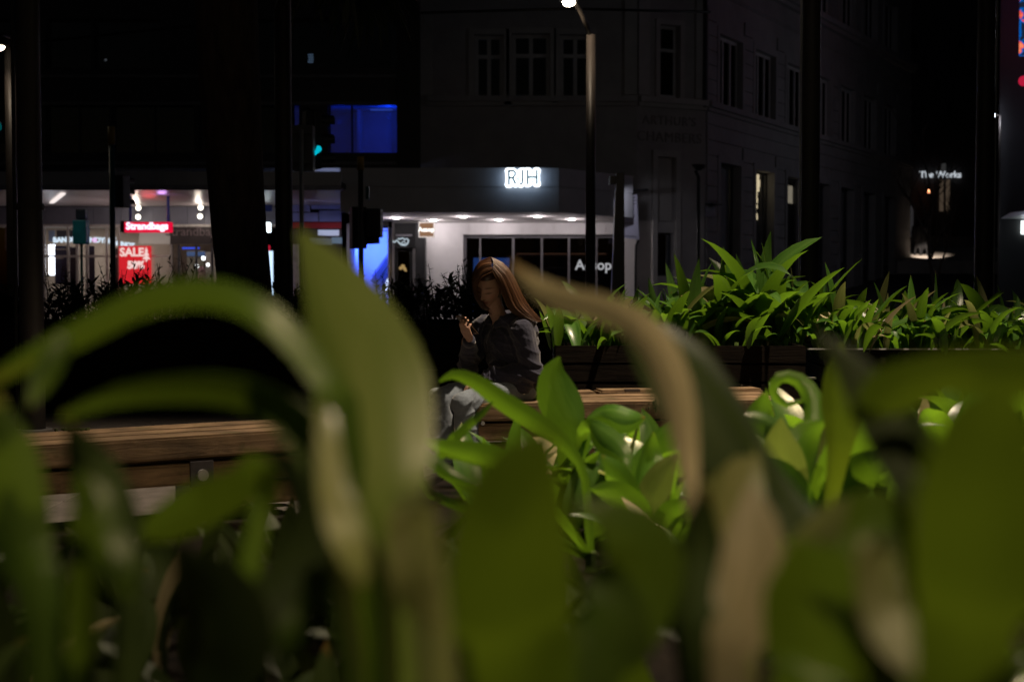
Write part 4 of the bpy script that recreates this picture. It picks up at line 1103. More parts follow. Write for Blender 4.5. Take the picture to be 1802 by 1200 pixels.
MB().ball((13.6, 28, 6.5), 0.16, 12, 8).build('bulb', glow('cool_bulb', (0.9, 0.93, 1.0), 12.0), t, smooth=True)
lamp_light('POINT', 'lamp_glow', (13.6, 28, 6.2), 165, (0.86, 0.88, 1.0), t, 0.12)

# far small lamp
q = P(1748, 204, 45.2)
fl = root('street_lamp', (q.x, 45.2, 0), 'small cool white lamp far up the hill street', 'street lamp')
MB().tube([(q.x + 0.22, 45.2, 0), (q.x + 0.22, 45.2, q.z), (q.x, 45.15, q.z + 0.04)], 0.035, 8).build('shaft', POLE_MAT, fl)
MB().ball((q.x, 45.1, q.z), 0.06, 8, 6).build('bulb', glow('far_lamp', (0.8, 0.88, 1.0), 6.0), fl)
lamp_light('POINT', 'lamp_glow', (q.x, 45.0, q.z - 0.2), 36, (0.82, 0.85, 1.0), fl, 0.1)

SIG = mat('signal_housing', (0.02, 0.02, 0.02), 0.45, 0.2, 5)
LENS_OFF = mat('unlit_lens', (0.03, 0.02, 0.02), 0.2)
GREEN = glow('green_signal', (0.0, 0.45, 0.58), 1.0)
def signal_head(t, c, w, h, ang, lit=None, n=3, body=SIG, plate=True):
    """c: centre; ang: direction the lenses face (0 = towards the camera, 180 = away)"""
    M = Matrix.Translation(Vector(c)) @ Matrix.Rotation(R(ang), 4, 'Z')
    T = lambda mb: [M @ v for v in mb.v]
    mb = MB().box(-w / 2, w / 2, -0.10, 0.12, -h / 2, h / 2); mb.v = T(mb)
    hd = mb.build('signal_head', body, t, bevel=0.015)
    if plate:
        mb = MB().box(-w / 2 - 0.05, w / 2 + 0.05, 0.0, 0.012, -h / 2 - 0.06, h / 2 + 0.06); mb.v = T(mb); mb.build('backing_board', body, hd)
    s = h / n
    for k in range(n):
        z = h / 2 - s * (k + 0.5); rr = min(w, s) * 0.38
        mb = MB(); seg = 10
        ring = []
        for a in range(seg + 1):
            an = -0.35 + (math.pi + 0.7) * a / seg
            ring.append((rr * 1.12 * math.cos(an), rr * 1.12 * math.sin(an)))
        for (x, zz_) in ring: mb.v += [Vector((x, -0.10, z + zz_)), Vector((x, -0.30, z + zz_))]
        for a in range(seg): mb.f.append((2 * a, 2 * a + 1, 2 * a + 3, 2 * a + 2))
        mb.v = T(mb); mb.build('visor', body, hd, recalc=False)
        mb = MB().ball((0, -0.105, z), rr, 12, 8, (1, 0.3, 1)); mb.v = T(mb)
        mb.build('lens', GREEN if lit == k else LENS_OFF, hd, smooth=True)
    return hd
def sigpole(px, Y, w, py_top, label, m=POLE_MAT):
    x = P(px, 400, Y).x; r = w / 2 * Y / FPX; zt_ = P(px, py_top, Y).z
    t = root('traffic_signal', (x, Y, 0), label, 'traffic light')
    MB().tube([(x, Y, 0.0), (x, Y, zt_)], r, 12).build('mast', m, t, smooth=True)
    MB().disc_prism((x, Y, 0), (0, 0, 1), r * 2, 0.04, 12).build('base_plate', STEEL, t)
    return t, x, r, zt_
TEAL = mat('teal_mast', (0.03, 0.10, 0.10), 0.4, 0.1, 4)
YEL = mat('yellow_cap', (0.42, 0.26, 0.03), 0.5)
t, x, r, zt_ = sigpole(198, 22, 10, 255, 'traffic light seen from behind, on a teal mast left of the red signs', TEAL)
MB().tube([(x, 22, zt_ + .002), (x, 22, zt_ + 0.28)], r * 1.25, 12).build('yellow_cap', YEL, t, smooth=True)
q = P(199, 334, 21.8); signal_head(t, (q.x, 22.25, q.z), 0.2, 0.50, 165, plate=False)
t, x, r, zt_ = sigpole(531, 19, 8, 228, 'traffic light with a lit green arrow and a grey back box', STEEL)
q = P(533, 260, 19); a_, b_ = P(514, 300, 19.1), P(551, 221, 19.1)
MB().box(a_.x, b_.x, 19.07, 19.3, a_.z, b_.z).box(a_.x + 0.01, b_.x - 0.01, 19.04, 19.068, a_.z + 0.08, a_.z + 0.1).box(a_.x + 0.01, b_.x - 0.01, 19.04, 19.068, b_.z - 0.12, b_.z - 0.1).build('signal_back', mat('back_box_grey', (0.20, 0.20, 0.20), 0.5, 0.1, 5), t, bevel=0.01)
q = P(558, 245, 19.4)
hd_ = signal_head(t, (P(551, 245, 19.6).x - 0.02, 19.62, q.z), 0.24, 0.78, 118, lit=None, plate=False)
q = P(557.5, 264, 19.2)
mb = MB(); c_ = [(551, 272.5), (550.5, 269), (555, 264), (558, 256.5), (562, 257), (564.5, 262), (563.5, 265.5), (552.5, 274)]
mb.v = [P(px, py, 19.25) for px, py in c_] + [P(px, py, 19.25) + Vector((0.01, 0.03, 0)) for px, py in c_]
mb.f = [tuple(range(8)), tuple(reversed(range(8, 16)))] + [(i, (i + 1) % 8, 8 + (i + 1) % 8, 8 + i) for i in range(8)]
mb.build('green_arrow', GREEN, hd_, label='cyan green lit signal seen edge on')
MB().tube([P(529, 222, 19.2), P(530, 195, 19.2), P(536, 191, 19.2), P(545, 193, 19.2), P(552, 197, 19.2), P(553, 222, 19.2)], 0.02, 6).build('mounting_hoop', SIG, t)
t, x, r, zt_ = sigpole(635, 21, 9, 300, 'traffic light with two dark heads and a yellow cap before the blue alley')
MB().tube([(x, 21, zt_ + 0.002), (x, 21, zt_ + 0.2)], r * 1.35, 12).build('yellow_cap', YEL, t, smooth=True)
q = P(657, 392, 21); signal_head(t, (q.x, 21.2, q.z), 0.22, 0.42, 175, plate=False)
q = P(628, 400, 21); signal_head(t, (q.x, 21.25, q.z + 0.0), 0.2, 0.62, 110, plate=False)
q = P(647, 338, 21); MB().box(q.x - 0.03, q.x + 0.02, 21, 21.1, q.z - 0.1, q.z + 0.08).build('push_plate', TEAL, t)
t, x, r, zt_ = sigpole(-12, 18, 9, 190, 'traffic light with a lit green lens cut by the left edge')
q = P(-3, 196, 18); signal_head(t, (q.x, 17.75, q.z), 0.22, 0.75, 25, lit=2, plate=True)
q = P(2, 228, 17.4)
t, x, r, zt_ = sigpole(143, 26, 5, 372, 'small teal pedestrian signal box in front of the neon window', TEAL)
a_, b_ = P(132, 430, 25.9), P(155, 388, 25.9); MB().box(a_.x, b_.x, 25.75, 26.0, a_.z, b_.z).build('signal_box', mat('teal_box', (0.02, 0.32, 0.46), 0.45, 0.15, 6), t, bevel=0.02)
a_, b_ = P(136, 387, 25.9), P(153, 368, 25.9); MB().box(a_.x, b_.x, 25.8, 26.0, a_.z, b_.z).build('top_box', mat('navy_box', (0.03, 0.05, 0.09), 0.45), t, bevel=0.02)

# dark tapered column with its bracket box
q = P(1090, 400, 25)
dc = root('street_column', (q.x, 25, 0), 'thick dark tapering column at the right end of the white shop', 'column')
mb = MB(); x0, x1, x2, x3 = P(1072, 490, 25).x, P(1099, 490, 25).x, P(1084, 305, 25).x, P(1098, 305, 25).x; zt_ = P(1090, 305, 25).z
mb.hexa([(x0, 24.86, 0), (x1, 24.86, 0), (x1, 25.14, 0), (x0, 25.14, 0), (x2, 24.9, zt_), (x3, 24.9, zt_), (x3, 25.1, zt_), (x2, 25.1, zt_)]).build('shaft', BLACK, dc, bevel=0.01)
a_, b_ = P(1072.5, 324, 24.9), P(1084, 310, 24.9); MB().box(a_.x, b_.x, 24.85, 25.05, a_.z, b_.z).build('bracket_box', BLACK, dc)
# pale notice panel hanging by the corner
hp = root('notice_panel', tuple(P(1110, 384, 37.3)), 'pale lavender notice panel with lines of small writing beside the dark column', 'sign')
c4 = [P(1098, 419, 37.2), P(1124.5, 422, 37.5), P(1120.5, 342, 37.5), P(1098, 347, 37.2)]
mb = MB(); mb.v = [Vector(v) for v in c4] + [Vector(v) + Vector((0.02, 0.06, 0)) for v in c4]
mb.f = [(0, 1, 2, 3), (7, 6, 5, 4), (0, 4, 5, 1), (1, 5, 6, 2), (2, 6, 7, 3), (3, 7, 4, 0)]
mb.build('panel', mat('lavender_board', (0.62, 0.6, 0.72), 0.5, 0.04, 3), hp)
pu = (c4[1] - c4[0]).normalized()
for k, (f0, f1, ln) in enumerate(((0.93, 0.945, .9), (0.86, 0.87, .95), (0.79, 0.8, .9), (0.62, 0.63, .6), (0.54, 0.55, .8), (0.50, 0.51, .75), (0.36, 0.37, .6), (0.05, 0.06, .9))):
    A_ = c4[0].lerp(c4[3], f0); B_ = c4[1].lerp(c4[2], f0); A2 = c4[0].lerp(c4[3], f1 + .004); B2 = c4[1].lerp(c4[2], f1 + .004)
    off = Vector((-0.002, -0.008, 0))
    e_ = A_.lerp(B_, ln); e2 = A2.lerp(B2, ln); s_ = A_.lerp(B_, 0.06); s2_ = A2.lerp(B2, 0.06)
    mb = MB(); mb.v = [s_ + off, e_ + off, e2 + off, s2_ + off, s_ + off * .3, e_ + off * .3, e2 + off * .3, s2_ + off * .3]
    mb.f = [(0, 1, 2, 3), (7, 6, 5, 4), (0, 4, 5, 1), (1, 5, 6, 2), (2, 6, 7, 3), (3, 7, 4, 0)]
    mb.build('text_line', mat('text_grey', (0.16, 0.15, 0.2), 0.6), hp)
MB().tube([P(1092, 338, 37.3), P(1140, 334, 37.6)], 0.03, 6).build('bracket', BLACK, hp)
MB().tube([P(1124, 423, 37.5), P(1119, 432, 37.5), P(1118, 470, 37.5), P(1118, 530, 37.5)], 0.03, 6).build('strut', BLACK, hp)
lamp_light('SPOT', 'panel_spot', P(1108, 334, 35.9), 26, (0.85, 0.85, 1.0), hp, 0.05, P(1110, 390, 37.3), R(80), 0.5)
# standing lamp, unlit, before the chamfered corner
q = P(1229, 400, 37)
ul = root('unlit_lamp', (q.x, 37, 0), 'slender unlit lamp with a flat dish head at the building corner', 'lamp')
MB().tube([(q.x, 37, 0), (q.x, 37, P(0, 312, 37).z), (q.x - 0.08, 37, P(0, 300, 37).z)], 0.045, 8).build('shaft', BLACK, ul)
MB().tube([(q.x - 0.02, 37, P(0, 300, 37).z), (q.x - 0.0, 37, P(0, 293, 37).z), (q.x, 37, P(0, 290, 37).z)], [0.06, 0.18, 0.18], 16).build('dish', BLACK, ul)
# plaque on the side wall
a_ = on_plane(1246, 371, FR[0] + FR[2] * 0.06, FR[2]); ta = tz(1238, 371, FR)[0]; tb = tz(1254, 371, FR)[0]
MB().obox(FR, ta, tb, 0.05, 0.08, tz(1246, 382, FR)[1], tz(1246, 364, FR)[1]).build('wall_plaque', mat('plaque_grey', (0.28, 0.27, 0.33), 0.5), cb, label='small grey square plaque beside the first window')
MB().obox(FR, ta + 0.02, tb - 0.02, 0.05, 0.3, tz(1246, 361, FR)[1], tz(1246, 359, FR)[1]).build('plaque_lamp', BLACK, cb)
# cable over the street
oc = MB().tube([P(60, 75, 20), P(330, 47, 20), P(650, 26, 20.5), P(1000, 16, 21), P(1250, 22, 22)], 0.02, 5).build('overhead_cable', BLACK, smooth=True, origin=P(650, 26, 20.5))
tag(oc, 'thin dark cable strung across above the office block windows', 'cable')

# ================================================================== trees
BARK = mat('dark_bark', (0.05, 0.035, 0.027), 0.95, 0.5, 14, bump=1.0, stretch=(1, 1, 0.25))
LEAF_DARK = leaf_mat('shrub_leaf', (0.010, 0.016, 0.006), (0.018, 0.03, 0.01), (0.03, 0.06, 0.01), 0.5, tmix=0.2)
def strip_leaf(mb, uvs, base, d, L, W, droop, seg=4):
    d = Vector(d).normalized(); side = d.cross(Vector((0, 0, 1)))
    side = side.normalized() if side.length > 1e-3 else Vector((1, 0, 0))
    p = Vector(base); n = len(mb.v)
    for i in range(seg + 1):
        v = i / seg; w = W * math.sin(math.pi * min(1, 0.12 + 0.88 * v)) * 0.5 if i < seg else 0.0005
        mb.v += [p - side * w, p + side * w]; uvs += [(0, v), (1, v)]
        d = (d + Vector((0, 0, -droop / seg))).normalized(); p = p + d * (L / seg)
    for i in range(seg):
        a = n + 2 * i; mb.f.append((a, a + 1, a + 3, a + 2))
def leafy(mb, uvs, name, m, parent, label=None):
    me = mb.mesh(name, recalc=False); lay = me.uv_layers.new(name='UVMap')
    idx = [0] * len(me.loops); me.loops.foreach_get('vertex_index', idx)
    flat = []
    for i in idx: flat += uvs[i]
    lay.data.foreach_set('uv', flat)
    return link_mesh(name, me, m, parent, smooth=True, label=label)
q = P(430, 560, 14)
tr = root('street_tree', (q.x, 14, 0), 'thick dark tree trunk between the red shop and the pale blue panels', 'tree')
mb = MB()
prof = [(438, 705, 62), (434, 620, 52), (430, 500, 47), (421, 400, 48), (412, 300, 50), (403, 150, 53), (398, 0, 54), (396, -120, 50), (400, -260, 44)]
mb.tube([P(a, b, 14) for a, b, w in prof], [w * 14 / FPX for a, b, w in prof], 24)
random.seed(8)
for v in mb.v: v += Vector(noise.noise_vector(v * 2.2)) * 0.025 + Vector(noise.noise_vector(v * 9)) * 0.008
mb.build('trunk', BARK, tr, smooth=True)
mb = MB()
crown_top = P(400, -240, 14)
ends = []
for k in range(9):
    a = k * 0.7 + random.random() * 0.4
    e_ = crown_top + Vector((math.cos(a) * random.uniform(0.7, 1.7), math.sin(a) * random.uniform(0.6, 1.4), random.uniform(0.1, 1.2)))
    mb.tube([crown_top - Vector((0, 0, 0.5)), crown_top.lerp(e_, 0.5) + Vector((0, 0, 0.2)), e_], [0.13, 0.08, 0.04], 8); ends.append(e_)
for (px, py, Y) in ((610, -60, 13.2), (660, -40, 14.2), (540, -90, 13.6)):
    e_ = P(px, py, Y); mb.tube([crown_top - Vector((0, 0, 0.4)), crown_top.lerp(e_, 0.5) + Vector((0, 0, 0.25)), e_], [0.12, 0.07, 0.03], 8); ends.append(e_)
mb.build('branches', BARK, tr, smooth=True)
mb, uvs = MB(), []
for e_ in ends:
    for k in range(95):
        a = random.uniform(0, 6.28); el = random.uniform(-0.9, 0.7)
        d = Vector((math.cos(a) * math.cos(el), math.sin(a) * math.cos(el), math.sin(el)))
        strip_leaf(mb, uvs, e_ + d * random.uniform(0, 0.25), d, random.uniform(0.4, 0.75), 0.04, random.uniform(0.5, 1.6))
leafy(mb, uvs, 'crown', LEAF_DARK, tr)
# bare young tree in the hill street
q = P(1652, 520, 42)
bt = root('bare_tree', (q.x, 42, 0), 'bare thin street tree in front of the far white lit name', 'tree')
random.seed(21)
mb = MB()
def branch(p, d, L, r, depth):
    n = 4; pts = [p]; 
    for i in range(n):
        d = (d + Vector((random.uniform(-.22, .22), random.uniform(-.22, .22), 0.07))).normalized(); pts.append(pts[-1] + d * L / n)
    mb.tube(pts, [r * (1 - 0.14 * i) for i in range(n + 1)], 5 if depth else 8, cap=False)
    if depth < 4:
        for k in range(3 if depth < 3 else 2):
            i = random.choice((1, 2, 3, 4)); a = random.uniform(0, 6.28)
            e_ = (d * 0.9 + Vector((math.cos(a), math.sin(a), 0.35)) * 0.75).normalized()
            branch(pts[i], e_, L * random.uniform(0.5, 0.75), r * 0.55, depth + 1)
    if depth < 2: branch(pts[-1], d, L * 0.75, r * 0.6, depth + 1)
branch(Vector((q.x, 42, -0.1)), Vector((0.02, 0, 1)), 2.6, 0.09, 0)
mb.build('trunk', BARK, bt, smooth=True)

# ================================================================== timber
BENCH_W = wood('bench_timber', (0.10, 0.064, 0.036), (0.30, 0.20, 0.115), moss=0.55)
DARK_W = wood('dark_stained_timber', (0.003, 0.0022, 0.0016), (0.009, 0.006, 0.004), rough=0.8, spec=0.08)
SOIL = mat('dark_soil', (0.005, 0.0036, 0.003), 1.0, 0.5, 30, bump=0.8, spec=0.05)  # near black: shade under the leaves is put into the colour
random.seed(4)
def timber(fr, a0, a1, b0, b1, c0, c1, name, m, parent, label=None, bev=0.006, warp=0.006):
    """one board: bevelled, slightly warped, UVs along its grain"""
    mb = MB().obox(fr, a0, a1, b0, b1, c0, c1)
    me = mb.mesh(name)
    bm = bmesh.new(); bm.from_mesh(me)
    bmesh.ops.remove_doubles(bm, verts=bm.verts, dist=1e-5)
    long_e = [e for e in bm.edges if abs((e.verts[0].co - e.verts[1].co).normalized().dot(fr[1])) > 0.9]
    bmesh.ops.subdivide_edges(bm, edges=long_e, cuts=3, use_grid_fill=True)
    bmesh.ops.bevel(bm, geom=[e for e in bm.edges if len(e.link_faces) == 2 and e.calc_face_angle(0) > 0.5], offset=bev, segments=2, affect='EDGES')
    ph = random.uniform(0, 99)
    for v in bm.verts:
        v.co += Vector(noise.noise_vector(v.co * 2.5 + Vector((ph, 0, 0)))) * warp
    bm.normal_update()
    bm.to_mesh(me); bm.free()
    u_lay_axis = fr[1]
    uv_box(me, u_lay_axis)
    return link_mesh(name, me, m, parent, label=label)
def bolt(fr, a, b, c, r, parent, m=None, name='bolt'):
    q = fr[0] + fr[1] * a + fr[2] * b + Vector((0, 0, c))
    MB().disc_prism(q, fr[2], r, r * 0.6, 10).build(name, m or STEEL, parent)
# bench under the person
FB, _ = frame((-0.20, 8.14), (1.53, 8.42), (0, 0))
b1 = root('timber_bench', tuple(FB[0]), 'weathered chunky timber bench with the person seated at its left end', 'bench', 'chunky timber benches')
LB = 1.86
for k in range(4):
    w_ = 0.2; dz = (0, 0.001, 0.003, 0.022)[k]; st = (0, 0.02, 0.06, 0.86)[k]
    timber(FB, st, LB + 0.02 * k, -(k + 1) * w_ + 0.002, -k * w_ - 0.002, 0.363 if k == 0 else 0.40, 0.463 + dz, 'seat_beam', BENCH_W, b1, bev=0.012)
timber(FB, 0.03, 0.84, -0.794, -0.606, 0.40, 0.478, 'seat_beam', BENCH_W, b1, bev=0.012)
timber(FB, 0.0, LB, -0.13, -0.01, 0.245, 0.345, 'rail_beam', BENCH_W, b1, bev=0.012)
timber(FB, 0.19, LB, -0.79, -0.69, 0.25, 0.395, 'rail_beam', BENCH_W, b1, bev=0.01)
timber(FB, 0.05, LB, -0.16, -0.03, 0.125, 0.225, 'rail_beam', BENCH_W, b1, bev=0.012)
timber(FB, 0.02, 0.18, -0.78, -0.14, 0.245, 0.352, 'cross_beam', BENCH_W, b1, bev=0.012)
for a in (0.25, 1.55):
    MB().obox(FB, a, a + 0.08, -0.7, -0.17, 0.0, 0.24).build('support', STEEL, b1, bevel=0.004)
for (px, py, l) in ((905, 694, .12), (1112, 689, .10), (1310, 681, .05)):
    q = on_plane(px, py, Vector((0, 0, 0.475)), Vector((0, 0, 1)))
    t_ = (q - FB[0]).dot(FB[1]); n_ = (q - FB[0]).dot(FB[2])
    MB().obox(FB, t_ - l / 2, t_ + l / 2, n_ - 0.02, n_ + 0.02, 0.46, 0.492).build('dark_cleat', mat('cleat_wood', (0.03, 0.02, 0.015), 0.8), b1, bevel=0.006)
for (px, py) in ((850, 745), (980, 742), (1240, 730)):
    q = on_plane(px, py, FB[0], FB[2]); bolt(FB, (q - FB[0]).dot(FB[1]), -0.01, q.z, 0.012, b1)
mb = MB()
for k in range(60):
    q = on_plane(1160 + random.gauss(0, 9), 713 + random.gauss(0, 4), FB[0], FB[2])
    mb.ball(q, random.uniform(0.003, 0.008), 5, 4)
ms = mb.build('moss_patch', mat('moss', (0.03, 0.04, 0.008), 0.95, 0.5, 60), b1); tag(ms, kind='stuff')
# bench at the left
FB2, _ = frame((-1.88, 6.13), (-1.07, 6.66), (0, 0))
b2 = root('timber_bench', tuple(FB2[0]), 'empty weathered timber bench at the left with a bolted steel plate on its front', 'bench', 'chunky timber benches')
for k in range(3):
    timber(FB2, -1.5 + 0.05 * k, 1.36, -(k + 1) * 0.18 + 0.0015, -k * 0.18 - 0.0015, 0.36 if k == 0 else 0.395, 0.463 + 0.001 * k, 'seat_beam', BENCH_W, b2, bev=0.01)
timber(FB2, -1.5, 1.36, -0.13, -0.012, 0.243, 0.338, 'rail_beam', BENCH_W, b2, bev=0.01)
timber(FB2, -1.5, 1.36, -0.53, -0.43, 0.25, 0.392, 'rail_beam', BENCH_W, b2, bev=0.01)
timber(FB2, 0.56, 1.36, -0.14, -0.02, 0.122, 0.222, 'rail_beam', BENCH_W, b2, bev=0.01)
for a in (-1.0, 0.6):
    MB().obox(FB2, a, a + 0.07, -0.46, -0.145, 0.0, 0.24).build('support', STEEL, b2, bevel=0.004)
q = on_plane(355, 842, FB2[0], FB2[2]); t_ = (q - FB2[0]).dot(FB2[1])
sp = MB().obox(FB2, t_ - 0.055, t_ + 0.055, -0.008, 0.006, 0.232, 0.348).build('steel_plate', mat('dark_steel', (0.07, 0.065, 0.075), 0.4, 0.25, 20, metal=0.5), b2, bevel=0.003)
MB().disc_prism(FB2[0] + FB2[1] * t_ + FB2[2] * 0.006 + Vector((0, 0, 0.285)), FB2[2], 0.026, 0.016, 12).build('bolt', STEEL, sp)
for (px, py) in ((143, 800), (135, 858), (537, 817), (528, 866), (510, 760)):
    q = on_plane(px, py, FB2[0], FB2[2]); bolt(FB2, (q - FB2[0]).dot(FB2[1]), -0.006 if py < 850 else -0.012, q.z, 0.010, b2, mat('rusty_bolt', (0.03, 0.02, 0.015), 0.6))
q = on_plane(125, 756, Vector((0, 0, 0.468)), Vector((0, 0, 1)))
mb = MB()
for k in range(50): mb.ball(q + Vector((random.gauss(0, .03), random.gauss(0, .02), 0)), random.uniform(.004, .01), 5, 4)
ms = mb.build('moss_patch', MATS['moss'], b2); tag(ms, kind='stuff')

def planter(name, label, p0, p1, depth, top, rows, m=DARK_W, soil=0.06):
    fr, Lp = frame(p0, p1, (0, 0))
    t = root(name, tuple(fr[0]), label, 'planter')
    h = top / rows
    for k in range(rows):
        c0_, c1_ = k * h + 0.006, (k + 1) * h - 0.004
        if c0_ < 0.01: c0_ = 0.006
        timber(fr, 0, Lp, -0.045, 0, c0_, c1_, 'plank', m, t, bev=0.004)
        timber((fr[0], fr[2] * -1, fr[1]), 0.047, depth - 0.047, Lp - 0.045, Lp - 0.002, c0_, c1_, 'plank', m, t, bev=0.004)
        timber((fr[0], fr[2] * -1, fr[1]), 0.047, depth - 0.047, 0.002, 0.045, c0_, c1_, 'plank', m, t, bev=0.004)
        timber(fr, 0, Lp, -depth, -depth + 0.045, c0_, c1_, 'plank', m, t, bev=0.004)
    MB().obox(fr, 0.05, Lp - 0.05, -depth + 0.05, -0.05, 0.004, top - soil).build('soil', SOIL, t)
    return t, fr, Lp
pl1, FP1, LP1 = planter('timber_planter', 'dark timber planter of wide-leaved lilies behind the occupied bench', (0.28, 9.36), (1.93, 9.32), 1.3, 0.75, 6)
pl2, FP2, LP2 = planter('timber_planter', 'dark timber planter at the right with a bright metal edge, overgrown by lilies', (2.08, 9.45), (4.9, 9.35), 1.5, 0.72, 6)
MB().obox(FP2, -0.12, 1.2, 0.003, 0.012, 0.715, 0.724).build('metal_edge', mat('bright_metal', (0.6, 0.6, 0.6), 0.3, 0.05, 5, metal=0.6), pl2)
q = P(1428, 667, 9.42)
MB().box(P(1413, 667, 9.42).x, P(1441, 667, 9.42).x, 9.5, 9.52, q.z - 0.006, q.z + 0.006).build('white_bar', mat('white_bar', (0.8, 0.8, 0.78), 0.5), pl2)
pl3, FP3, LP3 = planter('hedge_planter', 'long dark timber planter under the black hedge at the left', (-7.2, 12.45), (0.35, 12.25), 1.3, 0.82, 6)

# spiky dark shrubs along the long planter
TWIG = mat('dark_twig', (0.015, 0.013, 0.010), 0.9)
random.seed(14)
shr = [(-4.35, 0.46, 'dark spiky shrub at the far left of the hedge, under the white light strip'), (-3.75, 0.46, 'dark spiky shrub in the hedge below the neon window words'), (-3.15, 0.52, 'dark spiky shrub rising against the red sale poster'),
       (-2.55, 0.46, 'dark spiky shrub in front of the unlit grey shop name'), (-1.75, 0.36, 'dark spiky shrub just right of the thick trunk'), (-1.05, 0.42, 'dark spiky shrub before the blue alley'), (-0.48, 0.50, 'dark spiky shrub rising against the white shop wall beside the person'), (-0.05, 0.44, 'dark spiky shrub directly behind the seated person')]
for (x, h, lab) in shr:
    s = root('shrub', (x, 12.75, 0.76), lab, 'shrub', 'spiky shrubs of the dark hedge')
    mb, uvs = MB(), []
    tw = MB()
    for k in range(46):
        b = Vector((x + random.gauss(0, 0.25), 12.85 + random.gauss(0, 0.2), 0.74))
        tall = random.random() < 0.3
        hh = h * (random.uniform(1.0, 1.3) if tall else random.uniform(0.55, 0.95))
        tp = b + Vector((random.gauss(0, 0.12), random.gauss(0, 0.1), hh))
        tw.tube([b, b.lerp(tp, 0.5) + Vector((random.gauss(0, .02), 0, 0)), tp], [0.007, 0.005, 0.002], 4, cap=False)
        nl = 16 if tall else 34
        for j in range(nl):
            f = 0.25 + 0.75 * j / nl; a = random.uniform(0, 6.28)
            d = Vector((math.cos(a), math.sin(a) * 0.7, random.uniform(0.1, 0.9)))
            strip_leaf(mb, uvs, b.lerp(tp, f), d, random.uniform(0.07, 0.17) * (0.6 if tall else 1), 0.016 if tall else 0.034, random.uniform(0.1, 0.8), 3)
    tag(tw.build('stems', TWIG, s), kind='stuff')
    leafy(mb, uvs, 'foliage', LEAF_DARK, s)
# ================================================================== lilies
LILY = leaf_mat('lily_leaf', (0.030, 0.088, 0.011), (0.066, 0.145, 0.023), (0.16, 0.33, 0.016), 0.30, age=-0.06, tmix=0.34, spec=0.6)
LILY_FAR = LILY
LILY_GLEAM = leaf_mat('gleam_lily_leaf', (0.19, 0.17, 0.085), (0.31, 0.27, 0.165), (0.30, 0.27, 0.14), 0.45, age=-0.2, tmix=0.2)  # pale gleam of the warm lamp is put into the leaf colour
LILY_SHADE = leaf_mat('shaded_lily_leaf', (0.018, 0.032, 0.008), (0.03, 0.048, 0.012), (0.03, 0.04, 0.006), 0.6, age=-0.05, tmix=0.12, spec=0.15)  # darker copy of the leaf, shade painted into its colour
LILY_LIT = leaf_mat('lit_lily_leaf', (0.10, 0.15, 0.028), (0.19, 0.23, 0.075), (0.24, 0.34, 0.05), 0.30, age=-0.05, tmix=0.34, spec=0.6)  # lighter copy of the leaf, lamp light painted into its colour
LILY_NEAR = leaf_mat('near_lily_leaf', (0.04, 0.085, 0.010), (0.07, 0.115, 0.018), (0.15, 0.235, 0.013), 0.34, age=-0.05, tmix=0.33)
LILY_PALE = leaf_mat('pale_lily_leaf', (0.13, 0.16, 0.04), (0.22, 0.22, 0.085), (0.30, 0.34, 0.10), 0.42, age=0.0, tmix=0.3)
LILY_DRY = leaf_mat('dry_lily_leaf', (0.32, 0.27, 0.16), (0.50, 0.43, 0.28), (0.40, 0.34, 0.18), 0.5, age=0.0, tmix=0.25)
STEM = mat('lily_stem', (0.08, 0.13, 0.03), 0.5)
def leaf_surface(name, cen, wid, side, nrm, fold=0.35, across=2, ripple=0.0, ph=0.0):
    """blade along cen (points), half widths wid, side and normal vectors per point"""
    me = bpy.data.meshes.new(name)
    v, f, uv = [], [], []
    m = len(cen); k = across * 2 + 1
    for i in range(m):
        t = i / (m - 1)
        for j in range(k):
            s = (j / (k - 1)) * 2 - 1
            rp = ripple * wid[i] * math.sin(9 * t + ph + 1.7 * s) * abs(s)
            v.append(tuple(cen[i] + side[i] * (s * wid[i]) + nrm[i] * (fold * wid[i] * (abs(s) ** 1.3) + rp)))
            uv.append((j / (k - 1), t))
    for i in range(m - 1):
        for j in range(k - 1):
            a = i * k + j; f.append((a, a + 1, a + k + 1, a + k))
    me.from_pydata(v, [], f)
    lay = me.uv_layers.new(name='UVMap')
    for lp in me.loops: lay.data[lp.index].uv = uv[lp.vertex_index]
    me.polygons.foreach_set('use_smooth', [True] * len(me.polygons))
    me.update()
    return me
def width_profile(v):
    return (0.16 + 0.84 * math.sin(math.pi * min(1.0, max(0, v)) ** 0.92) ** 0.85) if v < 0.5 else max(0.0, math.sin(math.pi * v ** 0.92)) ** 0.8
def arch_leaf(L, W, e0, bend, seg=10, fold=0.4, twist=0.0, ripple=0.05, ph=0.0, sway=0.0):
    cen, side, nrm, wid = [], [], [], []
    p = Vector((0, 0, 0))
    for i in range(seg + 1):
        v = i / seg
        e = R(e0) - R(bend) * v ** 1.5
        az = sway * v
        d = Vector((math.cos(e) * math.sin(az), math.cos(e) * math.cos(az), math.sin(e)))
        s = Vector((math.cos(az), -math.sin(az), 0)); n = s.cross(d)
        tw = twist * v
        s2 = s * math.cos(tw) + n * math.sin(tw); n2 = n * math.cos(tw) - s * math.sin(tw)
        cen.append(p.copy()); side.append(s2); nrm.append(n2); wid.append(max(0.0008, W / 2 * width_profile(v)))
        p = p + d * (L / seg)
    return leaf_surface('lily_leaf', cen, wid, side, nrm, fold, 1, ripple, ph)
random.seed(31)
VAR = []
